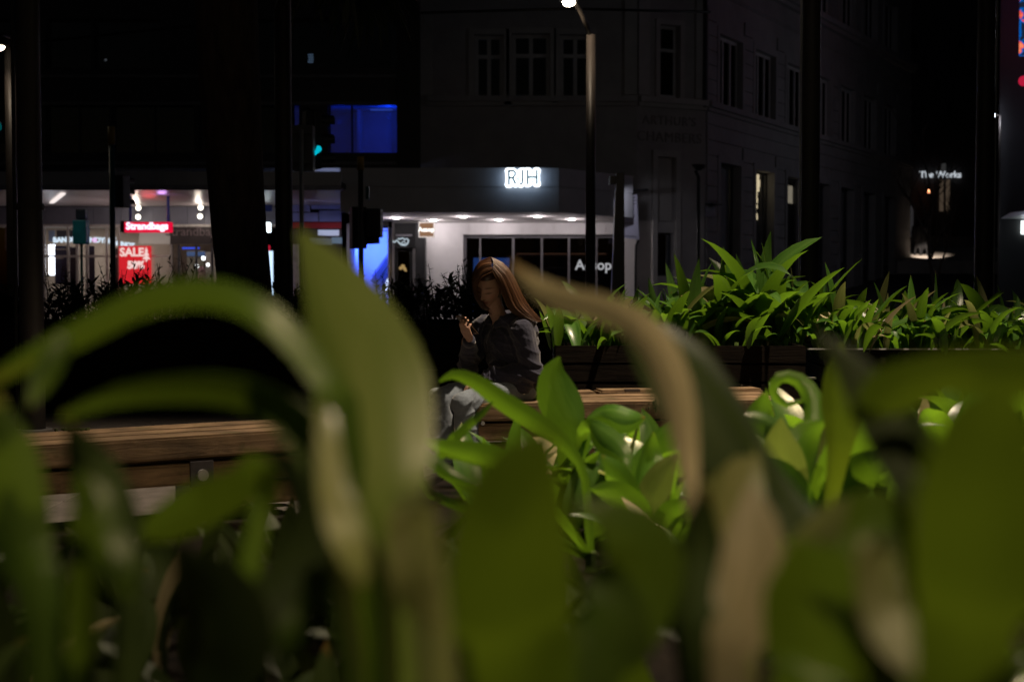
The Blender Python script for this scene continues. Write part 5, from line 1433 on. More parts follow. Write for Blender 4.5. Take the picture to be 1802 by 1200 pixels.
for e0, bend in ((84, 25), (80, 60), (78, 95), (72, 40), (70, 80), (66, 110), (58, 55), (54, 90), (46, 70), (82, 130), (88, 15), (62, 30)):
    for q in range(2):
        me = arch_leaf(1.0, random.uniform(0.135, 0.195), e0, bend, 10, random.uniform(0.25, 0.6), random.uniform(-0.9, 0.9), 0.07, random.uniform(0, 6), random.uniform(-0.5, 0.5))
        me.materials.append(None)
        VAR.append((e0, bend, me))
VARM = {}
def variant(i, m):
    key = (i, m.name)
    if key not in VARM:
        me = VAR[i][2].copy(); me.materials[0] = m; VARM[key] = me
    return VARM[key]
def lily(base, n, L, label, group, m=LILY, spread=0.08, upright=0.5, az=None, dry=0.0, azr=None, wide=1.0):
    base = Vector(base)
    t = root('lily_plant', tuple(base), label, 'plant', group)
    mb = MB(); mb.tube([base - Vector((0, 0, 0.05)), base + Vector((0, 0, 0.06))], [0.022, 0.015], 6); mb.build('stem', STEM, t)
    for k in range(n):
        up = random.random() < upright
        pick = [i for i, q in enumerate(VAR) if (q[0] >= 76) == up]
        i = random.choice(pick)
        mm = m
        if dry and random.random() < dry: mm = LILY_PALE if random.random() < 0.7 else LILY_DRY
        o = bpy.data.objects.new('leaf', variant(i, mm)); COL.objects.link(o); o.parent = t
        a = random.uniform(0, 6.283) if azr is None else random.uniform(*azr)
        o.rotation_euler = (random.gauss(0, 0.08), random.gauss(0, 0.08), a)
        s = L * random.uniform(0.62, 1.12)
        o.scale = (s * random.uniform(0.85, 1.2) * wide, s, s)
        o.location = (random.gauss(0, spread), random.gauss(0, spread * 0.8), random.uniform(-0.02, 0.05))
    return t
G1 = 'lilies in the raised timber planter'
names1 = ['lily clump with low arching leaves spilling over the left end of the raised planter', 'lily clump second from the left in the raised planter', 'lily clump under the unlit dish lamp in the raised planter',
          'tallest lily clump, its leaves rising over the middle of the raised planter', 'lily clump left of the pale-edged pole in the raised planter', 'lily clump at the right end of the raised planter']
spots1 = [(0.50, 9.62, 0.46, 0.05, 28), (0.78, 9.85, 0.50, 0.12, 28), (1.08, 9.7, 0.56, 0.2, 32), (1.40, 9.9, 0.68, 0.35, 32), (1.68, 9.75, 0.88, 0.5, 32), (1.86, 9.95, 0.74, 0.35, 28)]
for lab, (x, y, L, up, n) in zip(names1, spots1):
    lily((x, y, 0.68), n, L, lab, G1, spread=0.12, upright=up, dry=0.12, wide=0.95)
names1b = ['lily clump low at the back left of the raised planter', 'lily clump at the back middle of the raised planter', 'lily clump at the back right of the raised planter']
for lab, (x, y, L, n) in zip(names1b, [(0.62, 10.25, .42, 22), (1.15, 10.3, .54, 26), (1.7, 10.35, .76, 26)]):
    lily((x, y, 0.68), n, L, lab, G1, spread=0.12, upright=0.4, dry=0.05, wide=0.95)
G2 = 'lilies overgrowing the right planter'
names2 = ['lily clump at the left end of the right planter, right of the pale-edged pole', 'lily clump second along the right planter', 'lily clump below the distant walkers in the right planter', 'lily clump below the bare tree in the right planter',
          'lily clump with a dry curled leaf in the right planter', 'lily clump under the right dark pole', 'lily clump at the far right of the right planter', 'lily clump at the back of the right planter near its left end', 'lily clump at the back of the right planter near its right end']
spots2 = [(2.2, 9.75, .50, 26), (2.48, 9.9, .50, 26), (2.76, 9.8, .48, 26), (3.04, 9.95, .46, 26), (3.3, 9.7, .44, 24), (3.56, 9.9, .46, 24), (3.85, 9.75, .44, 24), (2.5, 10.4, .5, 20), (3.4, 10.4, .46, 20)]
for lab, (x, y, L, n) in zip(names2, spots2):
    lily((x, y, 0.66), n, L * 1.15, lab, G2, spread=0.13, upright=0.25, dry=0.14, wide=0.95)
for lab, (x, n, L) in (('lily clump drooping over the bright metal edge at its left end', (2.3, 18, .46)), ('lily clump drooping over the middle of the bright metal edge', (2.75, 18, .46)), ('lily clump drooping over the right end of the bright metal edge', (3.2, 18, .46)), ('lily clump drooping over the planter front under the right dark pole', (3.6, 16, .46))):
    lily((x, 9.56, 0.68), n, L, lab, G2, spread=0.12, upright=0.05, dry=0.1, azr=(2.1, 4.2), wide=0.85)
for lab, (x, n, L) in (('lily clump drooping over the front boards of the raised planter near its left end', (0.75, 14, .34)), ('lily clump drooping over the front boards of the raised planter near its right end', (1.5, 12, .34))):
    lily((x, 9.5, 0.70), n, L, lab, G1, spread=0.12, upright=0.05, dry=0.08, azr=(1.9, 4.4), wide=0.85)
# ------------------------------------------------------------------ near bed: its box and soil
bedpts = [(-2.4, -0.5), (-2.4, 3.75), (-1.05, 4.0), (-0.42, 4.5), (-0.25, 5.3), (1.9, 6.6), (3.6, 6.6), (3.6, -0.5)]
nb = root('near_planter', (0.8, 3, 0), 'timber bed of lilies right in front of the viewer', 'planter')
mb = MB(); n = len(bedpts)
mb.v = [Vector((x, y, 0.42)) for x, y in bedpts] + [Vector((x, y, 0.05)) for x, y in bedpts]
mb.f = [tuple(range(n))[::-1], tuple(range(n, 2 * n))] + [(i, (i + 1) % n, n + (i + 1) % n, n + i) for i in range(n)]
mb.build('soil', SOIL, nb)
for i in range(n - 1):
    fr_, L_ = frame(bedpts[i], bedpts[i + 1], (bedpts[i][0] - 30 if i in (0, 3) else bedpts[i][0] + (30 if i == 6 else 0), bedpts[i][1] if i in (0, 3, 6) else 99))
    for k in range(5):
        timber(fr_, 0.03, L_ - 0.03, 0.003, 0.045, 0.01 + k * 0.088, 0.094 + k * 0.088, 'plank', DARK_W, nb, bev=0.004)
G3 = 'lilies of the near bed'
mid = [((0.10, 4.9), .40, 14, 'bright lily clump in front of the empty gap beside the person'), ((0.45, 5.3), .42, 16, 'bright lily clump before the middle of the occupied bench'), ((0.85, 5.5), .40, 16, 'bright lily clump under the mossy patch of the bench'),
       ((1.25, 5.6), .42, 16, 'bright lily clump before the right end of the bench'), ((1.65, 5.7), .46, 16, 'lily clump before the gap between the two dark planters'), ((0.30, 4.1), .40, 14, 'bright lily clump low in the middle of the near bed'),
       ((0.62, 4.4), .38, 16, 'yellow-green lily clump deep between the dark blurred leaves'), ((1.05, 4.5), .44, 16, 'lily clump behind the large pale folded leaf'), ((1.5, 4.7), .48, 16, 'lily clump at the middle right of the near bed'),
       ((0.55, 3.3), .36, 12, 'low lily clump behind the broad dark centre leaf'), ((1.0, 3.4), .42, 14, 'lily clump between the pale leaf and the right dark leaf'), ((2.0, 5.4), .5, 16, 'lily clump before the right planter with its metal edge'), ((2.45, 5.6), .5, 14, 'lily clump at the far right corner of the near bed'),
       ((1.75, 3.6), .5, 14, 'lily clump low at the right side of the near bed')]
for (xy, L, n_, lab) in mid:
    lily((xy[0], xy[1], 0.40), int(n_ * 1.8), (L * 0.78 if xy[1] > 4.6 and xy[0] < 1.5 else L), lab, G3, spread=0.14, upright=0.25, dry=0.08, wide=1.55)
# ------------------------------------------------------------------ leaves that can be told apart one by one
def spline(pts, n):
    """Catmull-Rom through tuples"""
    out = []; m = len(pts)
    for i in range(n + 1):
        u = i / n * (m - 1); k = min(int(u), m - 2); f = u - k
        p0, p1, p2, p3 = (pts[max(0, k - 1)], pts[k], pts[k + 1], pts[min(m - 1, k + 2)])
        out.append(tuple(0.5 * ((2 * b) + (-a + c) * f + (2 * a - 5 * b + 4 * c - d) * f * f + (-a + 3 * b - 3 * c + d) * f ** 3) for a, b, c, d in zip(p0, p1, p2, p3)))
    return out
def single(parent, pts, m=None, fold=0.3, roll=0.0, seg=18, across=2, ripple=0.03, label=None, flip=1):
    """pts from tip to base: (px, py, depth, half width px); roll turns the blade about its midrib"""
    sp_ = spline(pts, seg)
    cen = [P(a, b, c) for a, b, c, d in sp_]
    cen, wid = cen, [max(0.0006, d * c / FPX) for a, b, c, d in sp_]
    side, nrm = [], []
    for i in range(len(cen)):
        t = (cen[min(i + 1, len(cen) - 1)] - cen[max(i - 1, 0)]).normalized()
        view = (cen[i] - EYE).normalized()
        s = t.cross(view).normalized()
        s = (Matrix.Rotation(roll, 3, t) @ s).normalized()
        side.append(s); nrm.append(s.cross(t).normalized() * flip)
    w2 = [w / max(0.35, abs(math.cos(roll))) for w in wid]
    cen.reverse(); w2.reverse(); side.reverse(); nrm.reverse()
    me = leaf_surface('leaf', cen, w2, side, nrm, fold, across, ripple, random.uniform(0, 6))
    o = link_mesh('leaf', me, m or LILY_NEAR, parent, smooth=True, label=label)
    return o
def near_plant(px, py, Y, label):
    q = P(px, py, Y)
    b = Vector((q.x, q.y, 0.42))
    t = root('lily_plant', tuple(b), label, 'plant', G3)
    MB().tube([b - Vector((0, 0, 0.04)), b + Vector((0, 0, 0.05))], [0.02, 0.014], 6).build('stem', STEM, t)
    return t
ROUTE = None
def leaf_to(parent, pts, **k):
    """adds a narrow stalk from the blade's visible end down to the plant's root"""
    b = ORG[parent.name]
    lx, ly, lY, lw = pts[-1]
    e_ = P(lx, ly, lY)
    r_ = b + Vector((0, 0, 0.03))
    if e_.z > r_.z + 0.02:
        mid_ = e_.lerp(r_, 0.55) + Vector((0, 0, 0.01))
        def back(p_):
            d = p_ - EYE; c_ = d.dot(_fw)
            return (901 + d.dot(_rt) / c_ * FPX, 600 - d.dot(_up) / c_ * FPX, p_.y)
        for q_, w_ in ((mid_, 0.012), (r_, 0.008)):
            if q_.y > 0.25:
                x_, y_, Y_ = back(q_); pts = pts + [(x_, y_, Y_, w_ / Y_ * FPX)]
    return single(parent, pts, **k)

# A: the tall bright leaf left of centre, with the two arching leaves of the same clump
pA = near_plant(700, 1500, 0.98, 'tall blurred lily clump left of centre with two leaves arching left')
leaf_to(pA, [(524, 405, 1.16, 5), (560, 475, 1.12, 46), (602, 565, 1.08, 82), (634, 670, 1.03, 108), (648, 780, 0.99, 104), (664, 890, 0.96, 78), (690, 1010, 0.96, 44)], fold=0.32, roll=0.35, label='large upright leaf with a pale sheen', m=LILY_LIT)
leaf_to(pA, [(-15, 668, 1.12, 12), (60, 625, 1.1, 22), (150, 578, 1.08, 26), (250, 528, 1.05, 28), (350, 512, 1.02, 28), (430, 528, 1.0, 27), (500, 575, 0.99, 27), (560, 650, 0.98, 26), (620, 780, 0.97, 30)], fold=0.25, roll=-0.5)
leaf_to(pA, [(105, 735, 1.1, 8), (200, 694, 1.08, 20), (310, 680, 1.05, 26), (420, 686, 1.02, 29), (510, 726, 1.0, 34), (580, 805, 0.99, 46), (635, 910, 0.98, 48), (690, 1020, 0.97, 36)], fold=0.3, roll=-0.45)
leaf_to(pA, [(640, 1030, 0.8, 6), (630, 985, 0.8, 26), (608, 920, 0.81, 34), (585, 840, 0.84, 26), (580, 760, 0.9, 16)], m=LILY_PALE, fold=0.2, roll=0.3)
single(pA, [(52, 715, 1.04, 4), (72, 672, 1.05, 20), (98, 625, 1.06, 22), (118, 588, 1.07, 12)], m=LILY_NEAR, fold=0.3)
# D: broad dark leaf at the bottom centre
pD = near_plant(930, 1700, 0.72, 'broad dark blurred lily clump at the bottom centre')
leaf_to(pD, [(972, 752, 0.66, 6), (930, 815, 0.665, 62), (900, 905, 0.675, 98), (890, 1010, 0.69, 112), (900, 1120, 0.705, 108), (918, 1230, 0.72, 90)], fold=0.35, roll=0.2, label='broad dark upright leaf')
leaf_to(pD, [(1015, 885, 0.9, 5), (1070, 905, 0.9, 34), (1130, 960, 0.9, 74), (1120, 1040, 0.9, 82), (1085, 1120, 0.88, 70), (1040, 1220, 0.85, 50)], fold=0.2, roll=-0.4)
leaf_to(pD, [(770, 1100, 0.78, 5), (745, 1060, 0.78, 34), (725, 1000, 0.78, 40), (738, 940, 0.8, 34)], m=LILY_PALE, fold=0.2, roll=0.3)
leaf_to(pD, [(490, 1195, 0.85, 6), (520, 1130, 0.85, 30), (545, 1080, 0.86, 26), (580, 1050, 0.86, 14)], m=LILY_NEAR, roll=0.5)
# E: the arching leaf right of the person
pE = near_plant(1300, 1500, 1.1, 'blurred lily clump whose pale leaf arches over towards the person')
leaf_to(pE, [(898, 462, 1.25, 5), (935, 505, 1.22, 20), (990, 530, 1.2, 24), (1060, 548, 1.18, 26), (1120, 578, 1.16, 30), (1165, 640, 1.14, 33), (1192, 720, 1.13, 28), (1207, 820, 1.12, 20), (1218, 930, 1.1, 12)], m=LILY_DRY, fold=0.35, roll=0.5, label='pale tan leaf arching to the left')
leaf_to(pE, [(1075, 545, 1.3, 6), (1130, 568, 1.28, 30), (1200, 620, 1.25, 58), (1262, 700, 1.22, 66), (1320, 790, 1.2, 56), (1390, 890, 1.18, 46), (1460, 1000, 1.14, 38)], fold=0.5, roll=-0.75, m=LILY_SHADE, label='dark leaf with its shade put into the colour')
leaf_to(pE, [(1228, 590, 1.4, 6), (1236, 700, 1.38, 46), (1252, 800, 1.35, 60), (1262, 900, 1.3, 52), (1255, 1020, 1.25, 40)], fold=0.4, roll=0.6, m=LILY_SHADE)
# G: pale folded leaves right of centre
pG = near_plant(1330, 1650, 0.9, 'blurred lily clump with pale pinkish folded leaves right of centre')
leaf_to(pG, [(1292, 738, 1.24, 6), (1290, 800, 1.2, 44), (1282, 880, 1.14, 60), (1280, 960, 1.08, 50), (1290, 1040, 1.02, 36)], m=LILY_PALE, fold=0.35, roll=0.3)
leaf_to(pG, [(1322, 850, 0.97, 6), (1332, 925, 0.94, 46), (1324, 1020, 0.9, 60), (1304, 1100, 0.86, 54), (1284, 1190, 0.83, 34)], m=LILY_GLEAM, fold=0.12, ripple=0.0, roll=-0.35, label='pale pinkish leaf, the lamp gleam put into its colour')
leaf_to(pG, [(1395, 950, 0.8, 6), (1425, 1010, 0.8, 80), (1440, 1090, 0.8, 104), (1440, 1180, 0.8, 100), (1420, 1260, 0.8, 70)], fold=0.3, roll=0.2)
leaf_to(pG, [(1240, 860, 1.0, 6), (1215, 960, 1.0, 44), (1200, 1060, 0.98, 56), (1215, 1180, 0.96, 40)], fold=0.5, roll=0.7, m=LILY_SHADE)
# H: big dark leaf at the right and the olive leaf above it
pH = near_plant(1720, 1700, 0.68, 'broad dark blurred lily clump at the right edge')
leaf_to(pH, [(1768, 660, 0.60, 8), (1745, 740, 0.61, 72), (1730, 850, 0.62, 102), (1725, 960, 0.635, 112), (1718, 1080, 0.65, 104), (1700, 1220, 0.67, 80)], fold=0.35, roll=-0.2, label='broad dark upright leaf')
leaf_to(pH, [(1440, 588, 1.05, 5), (1490, 625, 1.03, 24), (1550, 690, 1.0, 46), (1605, 770, 0.98, 56), (1640, 860, 0.95, 48), (1660, 980, 0.9, 36)], fold=0.5, roll=-0.6, m=LILY_SHADE)
leaf_to(pH, [(1500, 740, 0.98, 6), (1560, 700, 0.97, 44), (1640, 668, 0.95, 40), (1720, 655, 0.92, 40), (1810, 668, 0.9, 44), (1880, 720, 0.88, 40)], fold=0.3, roll=0.5, m=LILY_NEAR)
leaf_to(pH, [(1500, 870, 0.95, 6), (1535, 905, 0.95, 62), (1560, 960, 0.94, 84), (1590, 1040, 0.92, 70), (1620, 1140, 0.9, 40)], m=LILY_NEAR, fold=0.3, roll=-0.4)
leaf_to(pH, [(1370, 985, 1.0, 5), (1425, 950, 1.0, 22), (1490, 920, 1.0, 36), (1570, 920, 0.98, 42), (1650, 960, 0.95, 38), (1700, 1030, 0.9, 30)], m=LILY_PALE, fold=0.4, roll=0.6)
leaf_to(pH, [(1640, 1195, 0.75, 6), (1600, 1150, 0.76, 34), (1560, 1080, 0.78, 44), (1540, 1000, 0.8, 30)], m=LILY_PALE, fold=0.2, roll=0.3)
# M: the dark clump at the bottom left
pM = near_plant(120, 1700, 0.85, 'dark blurred lily clump in the bottom left corner')
leaf_to(pM, [(-10, 690, 0.95, 6), (5, 790, 0.94, 48), (22, 880, 0.93, 52), (40, 980, 0.92, 48), (70, 1100, 0.9, 36)], m=LILY_NEAR, fold=0.3, roll=0.4)
leaf_to(pM, [(120, 740, 1.0, 6), (140, 820, 1.0, 40), (165, 900, 0.98, 50), (195, 990, 0.97, 44), (215, 1090, 0.95, 30)], m=LILY_SHADE, fold=0.5, roll=0.7)
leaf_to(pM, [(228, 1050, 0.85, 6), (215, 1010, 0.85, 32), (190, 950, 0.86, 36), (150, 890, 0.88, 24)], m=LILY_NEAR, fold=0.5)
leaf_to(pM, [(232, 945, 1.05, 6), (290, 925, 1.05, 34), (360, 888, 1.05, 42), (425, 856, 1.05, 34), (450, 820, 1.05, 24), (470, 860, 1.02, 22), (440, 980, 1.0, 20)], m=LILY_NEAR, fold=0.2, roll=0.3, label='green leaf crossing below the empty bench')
leaf_to(pM, [(470, 800, 1.0, 5), (520, 880, 0.98, 44), (500, 970, 0.97, 62), (430, 1060, 0.95, 60), (340, 1150, 0.93, 44)], m=LILY_SHADE, fold=0.6, roll=0.9)
leaf_to(pM, [(300, 960, 0.9, 5), (340, 1040, 0.9, 60), (350, 1130, 0.9, 80), (330, 1240, 0.9, 60)], m=LILY_SHADE, fold=0.5, roll=0.9)
# sharper leaves in the middle of the bed
pS = near_plant(1010, 900, 4.1, 'lily clump with one bright upright leaf in front of the bench')
leaf_to(pS, [(985, 628, 4.1, 2), (977, 655, 4.1, 22), (985, 690, 4.1, 36), (1000, 720, 4.1, 36), (1012, 748, 4.1, 24), (1018, 790, 4.12, 12)], m=LILY, fold=0.5, roll=-0.35, label='bright upright pointed leaf with a browned right edge')
leaf_to(pS, [(1200, 728, 4.0, 2), (1165, 775, 4.02, 24), (1125, 820, 4.05, 26), (1080, 860, 4.08, 16)], m=LILY, roll=0.6)
leaf_to(pS, [(1108, 832, 3.8, 2), (1092, 800, 3.82, 20), (1060, 768, 3.9, 24), (1035, 750, 4.0, 14), (1022, 775, 4.1, 10)], m=LILY, fold=0.4)
leaf_to(pS, [(1135, 735, 4.0, 2), (1110, 738, 4.02, 20), (1070, 730, 4.05, 24), (1040, 745, 4.1, 16), (1022, 790, 4.1, 10)], m=LILY, fold=0.4, roll=0.5)
pT = near_plant(1040, 860, 3.6, 'lily clump whose long leaf arches over the lap of the person')
leaf_to(pT, [(773, 672, 3.5, 2), (800, 660, 3.5, 9), (840, 676, 3.52, 14), (880, 706, 3.55, 17), (930, 738, 3.58, 18), (985, 775, 3.6, 14), (1025, 830, 3.6, 8)], m=LILY, fold=0.4, roll=0.4, label='long leaf arching left in front of the lap')
leaf_to(pT, [(868, 706, 3.5, 1.5), (850, 725, 3.5, 6), (815, 757, 3.5, 9), (790, 785, 3.52, 10), (775, 830, 3.55, 7)], m=LILY, fold=0.3)
leaf_to(pT, [(740, 770, 3.3, 2), (780, 790, 3.32, 14), (830, 800, 3.35, 20), (880, 815, 3.4, 22), (930, 850, 3.45, 14)], m=LILY, fold=0.4, roll=0.5)
leaf_to(pT, [(845, 858, 3.2, 2), (800, 838, 3.2, 10), (762, 812, 3.22, 12), (740, 800, 3.25, 9), (760, 870, 3.3, 8)], m=LILY, fold=0.4)
pU = near_plant(1440, 960, 3.3, 'lily clump with a curled leaf tip and one broad bright leaf at right of centre')
leaf_to(pU, [(1420, 700, 3.4, 2), (1385, 712, 3.4, 6), (1360, 690, 3.4, 8), (1372, 664, 3.4, 10), (1405, 668, 3.4, 13), (1430, 700, 3.38, 18), (1432, 740, 3.36, 18), (1430, 800, 3.33, 10)], m=LILY, fold=0.3, label='leaf curling back on itself')
leaf_to(pU, [(1480, 600, 2.6, 3), (1474, 650, 2.6, 26), (1472, 700, 2.6, 34), (1474, 750, 2.6, 30), (1468, 820, 2.65, 18)], m=LILY_NEAR, fold=0.5, roll=0.4)
leaf_to(pU, [(1540, 705, 2.9, 3), (1538, 750, 2.9, 36), (1505, 800, 2.95, 48), (1465, 850, 3.0, 34), (1440, 920, 3.1, 18)], m=LILY, fold=0.3, roll=-0.3, label='broad bright leaf')
leaf_to(pU, [(1345, 690, 3.5, 2), (1335, 725, 3.5, 22), (1325, 765, 3.48, 26), (1340, 820, 3.45, 14)], m=LILY, fold=0.4, roll=0.3)
leaf_to(pU, [(1290, 730, 3.3, 2), (1340, 740, 3.3, 18), (1395, 775, 3.3, 24), (1440, 840, 3.3, 16)], m=LILY, fold=0.5, roll=-0.5)
pV = near_plant(1430, 1010, 3.0, 'bright lily clump between the pale folded leaf and the right dark leaf')
for pts, m_, fo, ro in (([(1375, 735, 3.0, 2), (1372, 780, 3.0, 28), (1385, 830, 3.0, 34), (1405, 900, 3.0, 20)], LILY_LIT, .35, .2), ([(1452, 742, 3.1, 2), (1425, 765, 3.1, 26), (1410, 810, 3.08, 34), (1415, 870, 3.05, 22)], LILY, .4, -.4),
                        ([(1330, 800, 3.0, 2), (1360, 830, 3.0, 24), (1395, 870, 3.0, 30), (1420, 930, 3.0, 18)], LILY, .4, .4), ([(1560, 790, 2.8, 2), (1525, 820, 2.82, 28), (1480, 860, 2.9, 36), (1445, 930, 2.95, 20)], LILY, .35, .3),
                        ([(1500, 700, 3.1, 2), (1478, 735, 3.1, 18), (1450, 800, 3.1, 26), (1435, 880, 3.05, 16)], LILY_LIT, .4, .5), ([(1300, 850, 2.8, 2), (1340, 870, 2.8, 26), (1390, 910, 2.85, 30), (1425, 970, 2.9, 16)], LILY, .5, -.3)):
    leaf_to(pV, pts, m=m_, fold=fo, roll=ro)
pW = near_plant(1130, 1010, 3.6, 'bright lily clump between the broad dark leaf and the arching tan leaf')
for pts, m_, fo, ro in (([(1190, 800, 3.6, 2), (1165, 830, 3.6, 22), (1145, 880, 3.6, 30), (1135, 950, 3.6, 18)], LILY_LIT, .4, .2), ([(1060, 800, 3.5, 2), (1085, 830, 3.5, 20), (1110, 880, 3.55, 26), (1128, 950, 3.6, 16)], LILY, .4, -.3),
                        ([(1040, 860, 3.4, 2), (1080, 870, 3.42, 22), (1120, 910, 3.5, 26), (1135, 980, 3.6, 14)], LILY, .5, .4), ([(1205, 880, 3.4, 2), (1180, 905, 3.45, 24), (1155, 950, 3.5, 26), (1140, 1000, 3.55, 14)], LILY, .3, .3),
                        ([(1150, 760, 3.8, 2), (1140, 800, 3.8, 20), (1132, 850, 3.75, 24), (1130, 930, 3.65, 14)], LILY, .5, .6)):
    leaf_to(pW, pts, m=m_, fold=fo, roll=ro)
# filling clumps low at the front
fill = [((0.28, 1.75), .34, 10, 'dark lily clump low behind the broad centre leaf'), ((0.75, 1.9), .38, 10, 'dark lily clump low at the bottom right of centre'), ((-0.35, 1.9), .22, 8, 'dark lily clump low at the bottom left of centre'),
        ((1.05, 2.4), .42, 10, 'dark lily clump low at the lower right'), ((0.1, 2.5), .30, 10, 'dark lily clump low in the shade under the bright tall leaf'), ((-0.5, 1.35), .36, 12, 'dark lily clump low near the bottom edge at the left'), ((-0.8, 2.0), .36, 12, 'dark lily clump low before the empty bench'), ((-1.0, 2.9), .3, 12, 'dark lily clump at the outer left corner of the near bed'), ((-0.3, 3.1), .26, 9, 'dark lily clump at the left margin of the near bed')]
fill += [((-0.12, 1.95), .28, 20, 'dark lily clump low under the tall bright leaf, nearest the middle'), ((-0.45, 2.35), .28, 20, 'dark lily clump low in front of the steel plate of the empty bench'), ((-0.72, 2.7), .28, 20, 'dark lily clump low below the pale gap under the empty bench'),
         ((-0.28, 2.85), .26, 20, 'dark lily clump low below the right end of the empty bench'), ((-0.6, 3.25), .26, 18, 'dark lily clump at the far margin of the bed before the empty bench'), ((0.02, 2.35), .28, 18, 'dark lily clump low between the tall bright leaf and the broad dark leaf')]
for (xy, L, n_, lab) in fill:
    lily((xy[0], xy[1], 0.42), n_, L, lab, G3, m=LILY_SHADE if xy[0] < 0.2 else LILY_NEAR, spread=0.10, wide=1.5, upright=0.25, dry=0.05)
# ================================================================== the person on the bench
ST = Vector((0.037, 8.55, 0.463))
pf = Vector((-0.78, -0.62, 0)).normalized(); pl_ = Vector((-pf.y, pf.x, 0))
W3 = lambda a, b, c: ST + pf * a + pl_ * b + Vector((0, 0, c))
person = root('person', tuple(ST), 'person with long auburn hair in dark hoodie seated on the bench looking at a phone', 'person')
SKIN, nt_, bs_ = new_mat('skin')
at = nt_.nodes.new('ShaderNodeVertexColor'); at.layer_name = 'tone'
nz_ = nt_.nodes.new('ShaderNodeTexNoise'); nz_.inputs['Scale'].default_value = 120
mm_ = nt_.nodes.new('ShaderNodeMix'); mm_.data_type = 'RGBA'; mm_.blend_type = 'MULTIPLY'; mm_.inputs[0].default_value = 0.25
nt_.links.new(at.outputs[0], mm_.inputs[6]); nt_.links.new(nz_.outputs['Color'], mm_.inputs[7]); nt_.links.new(mm_.outputs[2], bs_.inputs['Base Color'])
bs_.inputs['Roughness'].default_value = 0.5; bs_.inputs['Subsurface Weight'].default_value = 0.08; bs_.inputs['Subsurface Radius'].default_value = (0.01, 0.004, 0.002)
def cloth(name, col, scale, var=0.25, bump=0.35):
    m = mat(name, col, 0.92, var, scale, bump=bump, spec=0.15)
    b = m.node_tree.nodes['Principled BSDF']
    b.inputs['Sheen Weight'].default_value = 0.25; b.inputs['Sheen Roughness'].default_value = 0.5
    return m
HOOD = cloth('charcoal_fleece', (0.028, 0.029, 0.050), 160)
JEAN = cloth('pale_denim', (0.16, 0.19, 0.23), 60, 0.12)
SHOE = mat('white_shoe', (0.5, 0.5, 0.5), 0.6, 0.1, 20)

# ---- head, shaped in its own space: x to her left, y forward, z up, origin at the middle of the head
HC = P(861, 505, 8.42)
yaw = R(24)       # how far the face turns from the camera towards the picture's left
hf = Vector((-math.sin(yaw), -math.cos(yaw), 0))
hx = Vector((-hf.y, hf.x, 0))
Mh = Matrix(((hx.x, hf.x, 0), (hx.y, hf.y, 0), (0, 0, 1))).to_4x4()
Mh = Matrix.Translation(HC) @ Mh @ Matrix.Rotation(R(6), 4, 'Y') @ Matrix.Rotation(R(-24), 4, 'X')
def g2(x, z, cx, cz, sx, sz): return math.exp(-((x - cx) / sx) ** 2 - ((z - cz) / sz) ** 2)
def head_point(th, ph):
    """th from the crown down, ph around (0 = face forward)"""
    x, y, z = math.sin(th) * math.sin(ph), math.sin(th) * math.cos(ph), math.cos(th)
    X, Y, Z = x * 0.074, y * 0.094, z * 0.115
    if y > 0: Y *= 0.96
    if Z < -0.01:
        k = min(1, (-Z - 0.01) / 0.105)
        X *= 1 - 0.40 * k ** 1.25
        if y > 0: Y += 0.030 * k ** 1.1 * max(0, y) ** 0.7
        if y < 0: Y *= 1 - 0.35 * k
    if Z > 0.02 and y < 0: Y *= 1.06
    if y > 0.15:
        f = 0
        f += 0.0235 * g2(X, Z, 0, -0.028, 0.0105, 0.013) + 0.017 * g2(X, Z, 0, -0.012, 0.008, 0.022) + 0.006 * g2(X, Z, 0, 0.012, 0.009, 0.02)
        for sgn in (-1, 1):
            f += 0.006 * g2(X, Z, sgn * 0.012, -0.033, 0.006, 0.007)
            f -= 0.0105 * g2(X, Z, sgn * 0.031, 0.006, 0.017, 0.012)
            f += 0.0055 * g2(X, Z, sgn * 0.031, 0.003, 0.012, 0.007)
            f += 0.0045 * g2(X, Z, sgn * 0.03, 0.030, 0.022, 0.008)
            f += 0.004 * g2(X, Z, sgn * 0.042, -0.028, 0.017, 0.018)
        f += 0.0075 * g2(X, Z, 0, -0.0545, 0.020, 0.0055) + 0.0085 * g2(X, Z, 0, -0.067, 0.017, 0.006)
        f -= 0.004 * g2(X, Z, 0, -0.0605, 0.024, 0.0025)
        f -= 0.003 * g2(X, Z, 0, -0.045, 0.005, 0.006)
        f += 0.009 * g2(X, Z, 0, -0.098, 0.018, 0.012)
        f -= 0.003 * g2(X, Z, 0, -0.08, 0.02, 0.006)
        Y += f
    return Vector((X, Y, Z))
hm = MB(); nth, nph = 72, 96
for i in range(1, nth):
    for j in range(nph):
        hm.v.append(Mh @ head_point(math.pi * i / nth, 2 * math.pi * j / nph))
for i in range(nth - 2):
    for j in range(nph):
        a = i * nph + j; b = i * nph + (j + 1) % nph
        hm.f.append((a, a + nph, b + nph, b))
hm.f.append(tuple(range(nph))); hm.f.append(tuple((nth - 2) * nph + j for j in reversed(range(nph))))
for sgn in (-1, 1):    # ears
    e0 = Mh @ Vector((sgn * 0.074, -0.008, -0.012)); e1 = Mh @ Vector((sgn * 0.081, -0.022, 0.012)); e2 = Mh @ Vector((sgn * 0.071, -0.012, -0.034))
    hm.tube([e1, e0, e2], [0.012, 0.011, 0.008], 10); hm.ball(e1, 0.0125, 10, 8); hm.ball(e2, 0.008, 10, 8)
def chain(mb, pts, rad, seg=14):
    mb.tube(pts, rad, seg)
    for p_, r_ in zip(pts, rad): mb.ball(p_, r_ * 0.995, seg, 8)
NB = W3(0.145, 0.0, 0.49)
